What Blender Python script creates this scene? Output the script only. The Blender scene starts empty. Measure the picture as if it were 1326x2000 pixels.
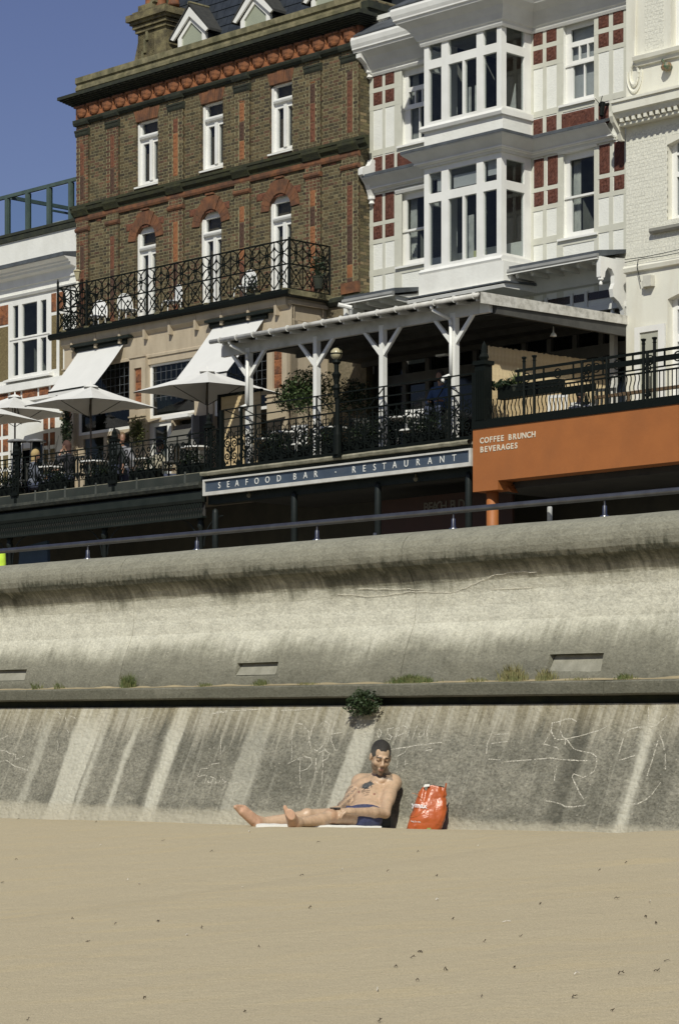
import bpy, math, random
import numpy as np
from mathutils import Vector, Matrix, noise
R = math.radians
rnd = random.Random(7)
sc = bpy.context.scene
COL = sc.collection

# ---------------------------------------------------------------- camera, light, exposure
F, CX, HY, CZ = 5147.0, 663.0, 1500.0, 1.6     # focal length in photo pixels, principal column, horizon row, eye height
cam = bpy.data.cameras.new("camera"); cam_o = bpy.data.objects.new("camera", cam); COL.objects.link(cam_o)
cam_o.location = (0, 0, CZ); cam_o.rotation_euler = (R(90), 0, 0)
cam.sensor_fit = 'VERTICAL'; cam.sensor_height = 36; cam.sensor_width = 36
cam.lens = F * 36 / 2000; cam.shift_y = (HY - 1000) / 2000
cam.clip_start = 0.5; cam.clip_end = 8000
sc.camera = cam_o
SUN_AZ = math.atan2(-0.16, -1.0); SUN_EL = R(43)      # azimuth measured from +Y towards +X
world = bpy.data.worlds.new("World"); sc.world = world; world.use_nodes = True
nt = world.node_tree; nt.nodes.clear()
sky = nt.nodes.new('ShaderNodeTexSky'); sky.sky_type = 'NISHITA'; sky.sun_disc = False
sky.sun_elevation = SUN_EL; sky.sun_rotation = SUN_AZ % (2 * math.pi)
sky.altitude = 0; sky.air_density = 1.0; sky.dust_density = 0.35; sky.ozone_density = 3.0
hsv = nt.nodes.new('ShaderNodeHueSaturation'); hsv.inputs['Hue'].default_value = 0.526; hsv.inputs['Saturation'].default_value = 1.0; hsv.inputs['Value'].default_value = .9
bg = nt.nodes.new('ShaderNodeBackground'); bg.inputs['Strength'].default_value = 0.068
wo = nt.nodes.new('ShaderNodeOutputWorld')
nt.links.new(sky.outputs[0], hsv.inputs['Color']); nt.links.new(hsv.outputs[0], bg.inputs['Color']); nt.links.new(bg.outputs[0], wo.inputs[0])
sun = bpy.data.lights.new("sun", 'SUN'); sun.energy = 4.0; sun.angle = R(0.5); sun.color = (1.0, 0.985, 0.88)
sun_o = bpy.data.objects.new("sun", sun); COL.objects.link(sun_o)
sd = Vector((math.sin(SUN_AZ) * math.cos(SUN_EL), math.cos(SUN_AZ) * math.cos(SUN_EL), math.sin(SUN_EL)))
sun_o.rotation_euler = (-sd).to_track_quat('-Z', 'Y').to_euler(); sun_o.location = sd * 60
vs = sc.view_settings; vs.view_transform = 'Standard'; vs.look = 'None'; vs.exposure = 0.0; vs.gamma = 1.0; vs.use_curve_mapping = False
sc.display_settings.display_device = 'sRGB'
try:
    sc.cycles.max_bounces = 6; sc.cycles.transparent_max_bounces = 12
except Exception: pass

# ---------------------------------------------------------------- frames: local (s along, d inward, z up)
class Fr:
    def __init__(s, ox, oy, a):
        s.ox, s.oy, s.a = ox, oy, R(a); s.c, s.n = math.cos(s.a), math.sin(s.a)
    def world(s, a, d, z): return Vector((s.ox + s.c * a - s.n * d, s.oy + s.n * a + s.c * d, z))
    def local(s, X, Y, z):
        X -= s.ox; Y -= s.oy
        return (s.c * X + s.n * Y, -s.n * X + s.c * Y, z)
    def px(f, x, y, d):                   # where the sight line through photo point (x, y) meets the plane at depth d
        t = (x - CX) / F
        s = (t * (f.oy + f.c * d) - f.ox + f.n * d) / (f.c - t * f.n)
        return s, CZ + (HY - y) / F * (f.oy + f.n * s + f.c * d)
    def S(f, x, d): return f.px(x, 0, d)[0]
    def Z(f, x, y, d): return f.px(x, y, d)[1]
B = Fr(0, 60, -46.04)      # house fronts and terrace
W = Fr(0, 20, -49.5)       # sea wall
GR = -0.013                # the sea wall's fall to the right
WD = Fr(0, 0, 0)           # plain world axes

# ---------------------------------------------------------------- mesh builder
class MB:
    def __init__(s): s.v = []; s.f = []; s.c = []; s.col = None
    def pts(s, P):
        i = len(s.v); s.v += [tuple(p) for p in P]; return i
    def face(s, P):
        i = s.pts(P); s.f.append(tuple(range(i, i + len(P)))); s.c.append(s.col)
        return s
    def addf(s, f): s.f.append(f); s.c.append(s.col)
    def box(s, x0, x1, y0, y1, z0, z1, skip=''):
        if x1 < x0: x0, x1 = x1, x0
        if y1 < y0: y0, y1 = y1, y0
        if z1 < z0: z0, z1 = z1, z0
        i = s.pts([(x0,y0,z0),(x1,y0,z0),(x1,y1,z0),(x0,y1,z0),(x0,y0,z1),(x1,y0,z1),(x1,y1,z1),(x0,y1,z1)])
        for k, q in (('b',(0,3,2,1)),('t',(4,5,6,7)),('f',(0,1,5,4)),('r',(1,2,6,5)),('k',(2,3,7,6)),('l',(3,0,4,7))):
            if k not in skip: s.addf(tuple(i + a for a in q))
        return s
    def prism(s, poly, y0, y1):           # polygon in (s, z), pushed from y0 to y1
        n = len(poly); i = s.pts([(a, y0, b) for a, b in poly] + [(a, y1, b) for a, b in poly])
        s.addf(tuple(range(i, i + n))); s.addf(tuple(range(i + 2 * n - 1, i + n - 1, -1)))
        for k in range(n): s.addf((i + k, i + n + k, i + n + (k + 1) % n, i + (k + 1) % n))
        return s
    def sweep(s, prof, x0, x1, caps=True, closed=True):   # profile in (d, z), pushed along s
        n = len(prof); i = s.pts([(x0, a, b) for a, b in prof] + [(x1, a, b) for a, b in prof])
        if caps: s.addf(tuple(range(i + n - 1, i - 1, -1))); s.addf(tuple(range(i + n, i + 2 * n)))
        for k in range(n if closed else n - 1): s.addf((i + k, i + (k + 1) % n, i + n + (k + 1) % n, i + n + k))
        return s
    def bar(s, p, q, r, r2=None, n=6, up=None, flat=None):  # tapered tube, or flat bar
        p, q = Vector(p), Vector(q); r2 = r if r2 is None else r2
        a = (q - p)
        if a.length < 1e-6: return s
        a.normalize(); h = Vector((0, 0, 1)) if abs(a.z) < .9 else Vector((1, 0, 0))
        e1 = a.cross(h).normalized(); e2 = a.cross(e1).normalized()
        o = math.pi / n if n == 4 else 0
        P = []
        for c, rr in ((p, r), (q, r2)):
            for k in range(n):
                t = 2 * math.pi * k / n + o
                P.append(c + (e1 * math.cos(t) + e2 * math.sin(t) * (flat or 1)) * rr)
        i = s.pts(P)
        for k in range(n): s.addf((i + k, i + (k + 1) % n, i + n + (k + 1) % n, i + n + k))
        s.addf(tuple(range(i + n - 1, i - 1, -1))); s.addf(tuple(range(i + n, i + 2 * n)))
        return s
    def path(s, P, r, n=5):
        for a, b in zip(P[:-1], P[1:]): s.bar(a, b, r, n=n)
        return s
    def ring(s, c, rad, r, n=12, t0=0, t1=2 * math.pi, m=4, ax='d'):
        P = []
        for k in range(n + 1):
            t = t0 + (t1 - t0) * k / n
            P.append((c[0] + rad * math.cos(t), c[1], c[2] + rad * math.sin(t)))
        return s.path(P, r, m)
    def lathe(s, c, prof, n=16, sq=1.0):        # profile in (radius, z) round a vertical axis
        P = []
        for r, z in prof:
            for k in range(n):
                t = 2 * math.pi * k / n
                P.append((c[0] + r * math.cos(t), c[1] + r * math.sin(t) * sq, c[2] + z))
        i = s.pts(P); m = len(prof)
        for j in range(m - 1):
            for k in range(n): s.addf((i + j*n + k, i + j*n + (k+1) % n, i + (j+1)*n + (k+1) % n, i + (j+1)*n + k))
        s.addf(tuple(i + k for k in range(n - 1, -1, -1))); s.addf(tuple(i + (m-1)*n + k for k in range(n)))
        return s
    def grade(s, k): s.v = [(a, b, c + k * a) for a, b, c in s.v]; return s

def mesh(name, mb, mat, off=(0, 0, 0), smooth=False, fn=None):
    me = bpy.data.meshes.new(name)
    V = mb.v
    if fn: V = [fn(v) for v in V]
    V = [(a - off[0], b - off[1], c - off[2]) for a, b, c in V]
    me.from_pydata(V, [], mb.f)
    if any(c is not None for c in mb.c):
        at = me.color_attributes.new('tint', 'FLOAT_COLOR', 'CORNER')
        arr = np.ones((len(me.loops), 4), dtype=np.float32); k = 0
        for f, c in zip(mb.f, mb.c):
            arr[k:k + len(f), :3] = c if c is not None else (1, 1, 1); k += len(f)
        at.data.foreach_set('color', arr.ravel())
    mats = mat if isinstance(mat, (list, tuple)) else [mat]
    for m in mats: me.materials.append(m)
    if smooth: me.polygons.foreach_set('use_smooth', [True] * len(me.polygons))
    me.update()
    return me

def props(o, label=None, cat=None, group=None, kind=None):
    if label: o['label'] = label
    if cat: o['category'] = cat
    if group: o['group'] = group
    if kind: o['kind'] = kind
    return o
class T:                                     # a thing: an Empty at its base, in one of the frames
    def __init__(s, name, label, cat, fr=B, base=(0, 0, 0), group=None, kind=None, rz=0):
        s.fr = fr; s.off = base
        s.o = bpy.data.objects.new(name, None); COL.objects.link(s.o)
        s.o.location = fr.world(*base); s.o.rotation_euler = (0, 0, fr.a)
        s.o.empty_display_size = .1
        props(s.o, label, cat, group, kind)
    def part(s, name, mb, mat, parent=None, smooth=False, label=None, kind=None):
        o = bpy.data.objects.new(name, mesh(name, mb, mat, s.off, smooth)); COL.objects.link(o)
        o.parent = parent or s.o
        props(o, label, kind=kind)
        return o
    def inst(s, name, me, loc, parent=None, kind=None, scale=None):   # shared mesh, placed in frame coordinates
        o = bpy.data.objects.new(name, me); COL.objects.link(o); o.parent = parent or s.o
        o.location = (loc[0] - s.off[0], loc[1] - s.off[1], loc[2] - s.off[2])
        if scale: o.scale = scale
        props(o, kind=kind)
        return o
def solo(name, mb, mat, label, cat, fr=B, base=(0, 0, 0), group=None, kind=None, smooth=False):
    o = bpy.data.objects.new(name, mesh(name, mb, mat, base, smooth)); COL.objects.link(o)
    o.location = fr.world(*base); o.rotation_euler = (0, 0, fr.a)
    return props(o, label, cat, group, kind)
def clone(t, base, label, rz=None):       # copy of a thing with its parts
    def cp(o, par):
        c = o.copy(); COL.objects.link(c); c.parent = par
        for ch in [x for x in list(COL.objects) if x.parent == o]: cp(ch, c)
        return c
    kids = {}
    for x in COL.objects:
        if x.parent: kids.setdefault(x.parent.name, []).append(x)
    def cp(o, par):
        c = o.copy(); COL.objects.link(c); c.parent = par
        for ch in kids.get(o.name, []): cp(ch, c)
        return c
    c = cp(t.o, None); c.location = t.fr.world(*base); c['label'] = label
    if rz is not None: c.rotation_euler = (0, 0, t.fr.a + rz)
    return c

# ---------------------------------------------------------------- materials
MATS = {}
def nodes(name):
    m = bpy.data.materials.new(name); m.use_nodes = True
    n = m.node_tree; b = n.nodes['Principled BSDF']; return m, n, b
def N(n, t, **k):
    x = n.nodes.new('ShaderNode' + t)
    for a, v in k.items():
        if a in ('operation','blend_type','data_type','attribute_name','noise_dimensions','feature','musgrave_type','clamp','interpolation_type'): setattr(x, a, v)
        else: x.inputs[a.replace('_', ' ')].default_value = v
    return x
def ramp(n, src, stops):
    r = n.nodes.new('ShaderNodeValToRGB'); e = r.color_ramp.elements
    while len(e) > 1: e.remove(e[0])
    first = True
    for p, c in stops:
        if not isinstance(c, (tuple, list)): c = (c, c, c)
        if first: q = e[0]; q.position = p; first = False
        else: q = e.new(p)
        q.color = (*c, 1)
    n.links.new(src, r.inputs[0]); return r.outputs[0]
def math_(n, op, a, b=0.0, c=None):
    x = n.nodes.new('ShaderNodeMath'); x.operation = op
    for i, v in enumerate((a, b, c)):
        if v is None: continue
        if isinstance(v, (int, float)): x.inputs[i].default_value = v
        else: n.links.new(v, x.inputs[i])
    return x.outputs[0]
def mix_(n, f, a, b, mode='MIX'):
    x = n.nodes.new('ShaderNodeMix'); x.data_type = 'RGBA'; x.blend_type = mode
    for i, v in ((0, f), (6, a), (7, b)):
        if isinstance(v, (int, float)) and i == 0: x.inputs[0].default_value = v
        elif isinstance(v, (tuple, list)): x.inputs[i].default_value = (*v[:3], 1)
        else: n.links.new(v, x.inputs[i])
    return x.outputs[2]
def tex(n, vec, scale, detail=4, rough=.6, kind='Noise'):
    x = n.nodes.new('ShaderNodeTex' + kind); x.inputs['Scale'].default_value = scale
    if kind == 'Noise': x.inputs['Detail'].default_value = detail; x.inputs['Roughness'].default_value = rough
    n.links.new(vec, x.inputs['Vector']); return x
def scalev(n, vec, sc_):
    x = n.nodes.new('ShaderNodeMapping'); x.inputs['Scale'].default_value = sc_; n.links.new(vec, x.inputs['Vector']); return x.outputs[0]
def bumpn(n, b, h, dist, strength=1.0):
    x = n.nodes.new('ShaderNodeBump'); x.inputs['Distance'].default_value = dist; x.inputs['Strength'].default_value = strength
    n.links.new(h, x.inputs['Height']); n.links.new(x.outputs[0], b.inputs['Normal'])
def M(name, col, col2=None, scale=3, rough=.7, bump=0, bscale=60, metal=0, spec=.5, tint=False, grime=None, gscale=(2, 2, .5), gamt=.5, coat=0):
    if name in MATS: return MATS[name]
    m, n, b = nodes(name)
    tc = n.nodes.new('ShaderNodeTexCoord').outputs['Object']
    col2 = col2 or tuple(c * .78 for c in col)
    t1 = tex(n, tc, scale, 5)
    c = mix_(n, ramp(n, t1.outputs[0], [(.35, 0), (.65, 1)]), col, col2)
    if tint:
        a = n.nodes.new('ShaderNodeAttribute'); a.attribute_name = 'tint'
        t3 = tex(n, tc, 25, 4)
        c = mix_(n, 1.0, a.outputs['Color'], ramp(n, t3.outputs[0], [(.3, .7), (.7, 1.15)]), 'MULTIPLY')
    if grime:
        g = tex(n, scalev(n, tc, gscale), 1.0, 6, .65)
        c = mix_(n, math_(n, 'MULTIPLY', ramp(n, g.outputs[0], [(.45, 0), (.72, 1)]), gamt), c, grime)
    n.links.new(c, b.inputs['Base Color'])
    b.inputs['Roughness'].default_value = rough; b.inputs['Metallic'].default_value = metal
    b.inputs['Specular IOR Level'].default_value = spec
    if coat: b.inputs['Coat Weight'].default_value = coat; b.inputs['Coat Roughness'].default_value = .15
    if bump:
        t2 = tex(n, tc, bscale, 4); bumpn(n, b, t2.outputs[0], bump)
    MATS[name] = m; return m
def glass(name, tint=(.8, .86, .9), refl=1.0, alpha=.75, gain=.75):
    m, n, b = nodes(name)
    n.nodes.remove(b); out = n.nodes['Material Output']
    tr = n.nodes.new('ShaderNodeBsdfTransparent'); tr.inputs[0].default_value = (*[c * alpha for c in tint], 1)
    gl = n.nodes.new('ShaderNodeBsdfGlossy'); gl.inputs['Roughness'].default_value = .03; gl.inputs[0].default_value = (refl, refl, refl, 1)
    tc = n.nodes.new('ShaderNodeTexCoord').outputs['Object']; t = tex(n, tc, 1.3, 2)
    bu = n.nodes.new('ShaderNodeBump'); bu.inputs['Distance'].default_value = .004; n.links.new(t.outputs[0], bu.inputs['Height']); n.links.new(bu.outputs[0], gl.inputs['Normal'])
    fr = n.nodes.new('ShaderNodeFresnel'); fr.inputs[0].default_value = 1.5
    fac = math_(n, 'MULTIPLY', fr.outputs[0], gain)
    ge = n.nodes.new('ShaderNodeNewGeometry'); fac = math_(n, 'MULTIPLY', fac, math_(n, 'SUBTRACT', 1.0, ge.outputs['Backfacing']))
    mx = n.nodes.new('ShaderNodeMixShader'); n.links.new(fac, mx.inputs[0]); n.links.new(tr.outputs[0], mx.inputs[1]); n.links.new(gl.outputs[0], mx.inputs[2])
    n.links.new(mx.outputs[0], out.inputs[0]); return m
G = glass('window_glass', (.88, .905, .905), 1.0, .92, .75)
G_LEAD = glass('leaded_glass', (.75, .82, .8), 1.0, .55)
white = M('white_paint', (.8, .79, .75), (.74, .73, .69), 2, .45, .0006, 80, grime=(.5, .47, .4), gamt=.25)
whitewall = M('white_render', (.78, .77, .72), (.72, .71, .66), 1.5, .8, .006, 14, grime=(.5, .48, .42), gamt=.25)
roughcast = M('white_roughcast', (.76, .755, .7), (.71, .705, .65), 3, .9, .009, 26)
timber = M('stone_timber', (.57, .56, .48), (.52, .51, .43), 4, .7, .001, 40)
cream = M('cream_paint', (.74, .72, .62), (.69, .67, .575), 1.2, .65, .003, 30, grime=(.42, .36, .25), gamt=.3)
creamb = M('cream_painted_brick', (.66, .62, .49), (.61, .57, .45), 3, .65, .003, 40, tint=True)
graypaint = M('grey_white_soffit', (.66, .655, .62), (.58, .575, .54), 2, .7, .002, 30)
lead = M('lead_roofing', (.09, .10, .11), (.06, .065, .07), 4, .6, .002, 20)
slate = M('slate', (.035, .042, .052), (.022, .027, .033), 6, .5, .002, 30)
brick = M('brick', (.12, .1, .04), None, 3, .85, .003, 60, tint=True)
mortar = M('mortar', (.28, .25, .14), (.19, .165, .095), 6, .95, .003, 80)
redbrick = M('red_rubbed_brick', (.215, .088, .036), (.10, .045, .025), 5, .8, .004, 40, grime=(.04, .03, .02), gscale=(5, 5, 3), gamt=.6)
terra = M('terracotta', (.125, .040, .022), (.075, .023, .014), 7, .75, .004, 50)
terra2 = M('orange_terracotta', (.32, .12, .042), (.17, .062, .028), 5, .8, .004, 50, grime=(.035, .028, .02), gscale=(6, 6, 3), gamt=.75)
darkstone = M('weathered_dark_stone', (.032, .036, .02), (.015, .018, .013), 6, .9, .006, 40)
lichen = M('lichened_parapet', (.24, .21, .12), (.12, .11, .055), 5, .95, .006, 40, grime=(.04, .04, .025), gscale=(3, 3, 3), gamt=.7)
beige = M('beige_stone_paint', (.47, .39, .28), (.42, .35, .25), 2, .7, .002, 30, grime=(.2, .15, .1), gscale=(3, 3, .6), gamt=.35)
black = M('black_ironwork', (.004, .006, .005), (.007, .009, .0075), 30, .6, .0008, 80, spec=.12)
darkgreen = M('dark_painted_beam', (.009, .013, .010), (.017, .021, .017), 3, .6, .002, 40, spec=.25)
interior = M('dark_interior', (.05, .047, .04), (.035, .033, .03), 2, .9)
roomm = M('room_plaster', (.30, .30, .26), (.2, .2, .18), 2, .9)
curtain = M('curtain_cloth', (.66, .65, .6), (.4, .39, .37), 3, .9)
blind = M('roller_blind', (.55, .54, .54), (.5, .49, .49), 3, .9)
bamboo = M('bamboo', (.62, .5, .3), (.42, .3, .15), 10, .7, .002, 40)
canvas = M('white_canvas', (.66, .65, .62), (.62, .61, .58), 2, .85, .001, 30)
navy = M('navy_sign', (.05, .072, .105), (.042, .06, .088), 3, .6, grime=(.1, .11, .12), gscale=(2, 2, 6), gamt=.35)
orange = M('orange_paint', (.37, .128, .033), (.335, .115, .03), 2, .6, .002, 20, grime=(.22, .085, .03), gscale=(1.5, 1.5, 1.2), gamt=.3)
leaf = M('leaf_green', (.06, .095, .022), (.03, .055, .014), 12, .6)
leaf2 = M('leaf_dark', (.022, .04, .014), (.014, .026, .01), 12, .6)
bark = M('bark', (.09, .065, .04), None, 10, .9, .003, 40)
steel = M('brushed_steel', (.5, .5, .5), (.42, .42, .42), 20, .28, metal=1)
lightstone = M('light_ledge', (.33, .3, .22), (.2, .19, .13), 5, .9, .004, 30, grime=(.05, .05, .03), gscale=(4, 4, 4), gamt=.6)
floorm = M('terrace_tiles', (.3, .25, .19), (.24, .2, .15), 3, .8)
greensteel = M('green_steel', (.07, .1, .085), (.05, .075, .065), 5, .5)
paleglass = M('opal_glass', (.45, .4, .25), (.38, .33, .2), 4, .3)
tan = M('brown_roughcast', (.2, .155, .07), (.12, .09, .04), 18, .95, .015, 35)
tile = M('tile_red', (.2, .06, .03), None, 8, .8)
# ================================================================ ground, sand, water, road
def wl(x, y, d):                      # sea-wall frame: (s, graded height)
    s, z = W.px(x, y, d); return s, z - GR * s
yc = [(-900, 1590), (-200, 1597), (0, 1600), (200, 1606), (330, 1610), (463, 1613), (600, 1616), (720, 1618), (860, 1622), (1000, 1626), (1200, 1630), (1262, 1623), (1326, 1621), (1600, 1624), (2400, 1630)]
def interp(t, L):
    if t <= L[0][0]: return L[0][1]
    for (a, b), (c, d) in zip(L[:-1], L[1:]):
        if t <= c: return b + (d - b) * (t - a) / (c - a)
    return L[-1][1]
def crest(s):
    p = W.world(s, -1.15, 0)
    Y = max(p.y, 12); x = CX + p.x / p.y * F if p.y > 8 else 2400
    return CZ - (interp(x, yc) - HY) / F * Y if -9 < s < 9 else None
c_l, c_r = crest(-8.9), crest(8.9)
def sand_z(X, Y):
    s, d, _ = W.local(X, Y, 0); w = -d
    zc = crest(s)
    if zc is None: zc = c_l if s < 0 else c_r
    zc += .006 * noise.noise(Vector((s * 1.5, 0, 3)))
    if w < 1.15:
        t = min(1, max(0, w / 1.15)); z = zc - .028 * (1 - t * t * (3 - 2 * t))
    else: z = zc - .085 * (math.sqrt((w - 1.15) ** 2 + .06) - .245)
    r = math.hypot(X, Y - 15)
    z += .010 * noise.noise(Vector((X * .9, Y * .5, 0))) + .006 * noise.noise(Vector((X * 2.6, Y * 1.6, 5))) * (1 if w > 1 else .5) + (.0035 * noise.noise(Vector((X * 9, Y * 7, 2))) if w > .8 else 0)
    return z
def axis(parts):
    o = []
    for a, b, n in parts: o += list(np.linspace(a, b, n, endpoint=False))
    return o
xs = axis([(-600, -60, 12), (-60, -12, 24), (-12, -3.2, 60), (-3.2, 4, 150), (4, 14, 50), (14, 60, 20), (60, 600, 12)]) + [600]
ys = axis([(-60, 5, 30), (5, 9, 12), (9, 24.5, 230)]) + [24.5, 26, 30, 36, 45]
V = [(x, y, max(sand_z(x, y), -3) - (0 if W.local(x, y, 0)[1] < .5 else .5)) for y in ys for x in xs]
nx = len(xs); Fc = [(j * nx + i, j * nx + i + 1, (j + 1) * nx + i + 1, (j + 1) * nx + i) for j in range(len(ys) - 1) for i in range(nx - 1)]
def smat(name):
    m, n, b = nodes(name); tc = n.nodes.new('ShaderNodeTexCoord').outputs['Object']
    a = tex(n, scalev(n, tc, (1.0, 3.2, 1)), 1.6, 4, .55); c = mix_(n, ramp(n, a.outputs[0], [(.5, 0), (.7, 1)]), (.47, .398, .265), (.495, .41, .258))
    f = tex(n, tc, 160, 3, .8); c = mix_(n, 1.0, c, ramp(n, f.outputs[0], [(.3, .66), (.5, 1.0), (.7, 1.3)]), 'MULTIPLY')
    g = tex(n, tc, 42, 2, .6, 'Voronoi'); gw = ramp(n, g.outputs[0], [(.0, 1), (.10, 1), (.13, 0)])
    r = tex(n, tc, 14, 2); gw2 = math_(n, 'MULTIPLY', gw, ramp(n, r.outputs[0], [(.57, 0), (.6, 1)]))
    c = mix_(n, math_(n, 'MULTIPLY', gw2, .7), c, mix_(n, ramp(n, tex(n, tc, 5, 1).outputs[0], [(.49, 0), (.51, 1)]), (.12, .08, .05), (.62, .56, .46)))
    n.links.new(c, b.inputs['Base Color']); b.inputs['Roughness'].default_value = 1; b.inputs['Specular IOR Level'].default_value = .1
    h = math_(n, 'ADD', math_(n, 'MULTIPLY', tex(n, tc, 22, 6, .75).outputs[0], 1.0), math_(n, 'MULTIPLY', tex(n, tc, 4, 3).outputs[0], 1.2))
    bumpn(n, b, h, .009); return m
mb = MB(); mb.v = V; mb.f = Fc; mb.c = [None] * len(Fc)
sand = solo('sand_beach', mb, smat('sand'), None, None, WD, kind='structure', smooth=True)
mb = MB(); mb.face([(-3000, -4000, -1.1), (3000, -4000, -1.1), (3000, -14, -1.1), (-3000, -14, -1.1)])
solo('sea_water', mb, M('sea', (.03, .06, .06), (.04, .07, .07), .5, .15, .05, 2), None, None, WD, kind='structure')
asphalt = M('asphalt', (.055, .055, .052), (.045, .045, .043), 4, .95, .004, 60)
paving = M('promenade_concrete', (.26, .24, .2), (.2, .19, .16), 3, .95, .003, 40)
mb = MB(); P = [W.world(-60, 1.1, 2.25), W.world(40, 1.1, 2.25), W.world(40, 7, 2.4), W.world(-60, 7, 2.4)]; mb.face(P)
solo('promenade', mb, paving, None, None, WD, kind='structure')
mb = MB(); mb.face([W.world(-60, 7, 2.28), W.world(40, 7, 2.28), B.world(45, -8.5, 4.6), B.world(-45, -8.5, 4.6)])
solo('road', mb, asphalt, None, None, WD, kind='structure')
mb = MB(); mb.box(-45, 45, -8.5, 12, 4.3, 4.72)
solo('pavement', mb, paving, None, None, B, kind='structure')
mb = MB(); mb.face([(-3000, 20, 1.5 - 4), (3000, 20, 1.5 - 4), (3000, 5000, 2), (-3000, 5000, 2)])
solo('ground', mb, M('far_ground', (.08, .1, .05), None, .02, .95), None, None, WD, kind='structure')

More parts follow.
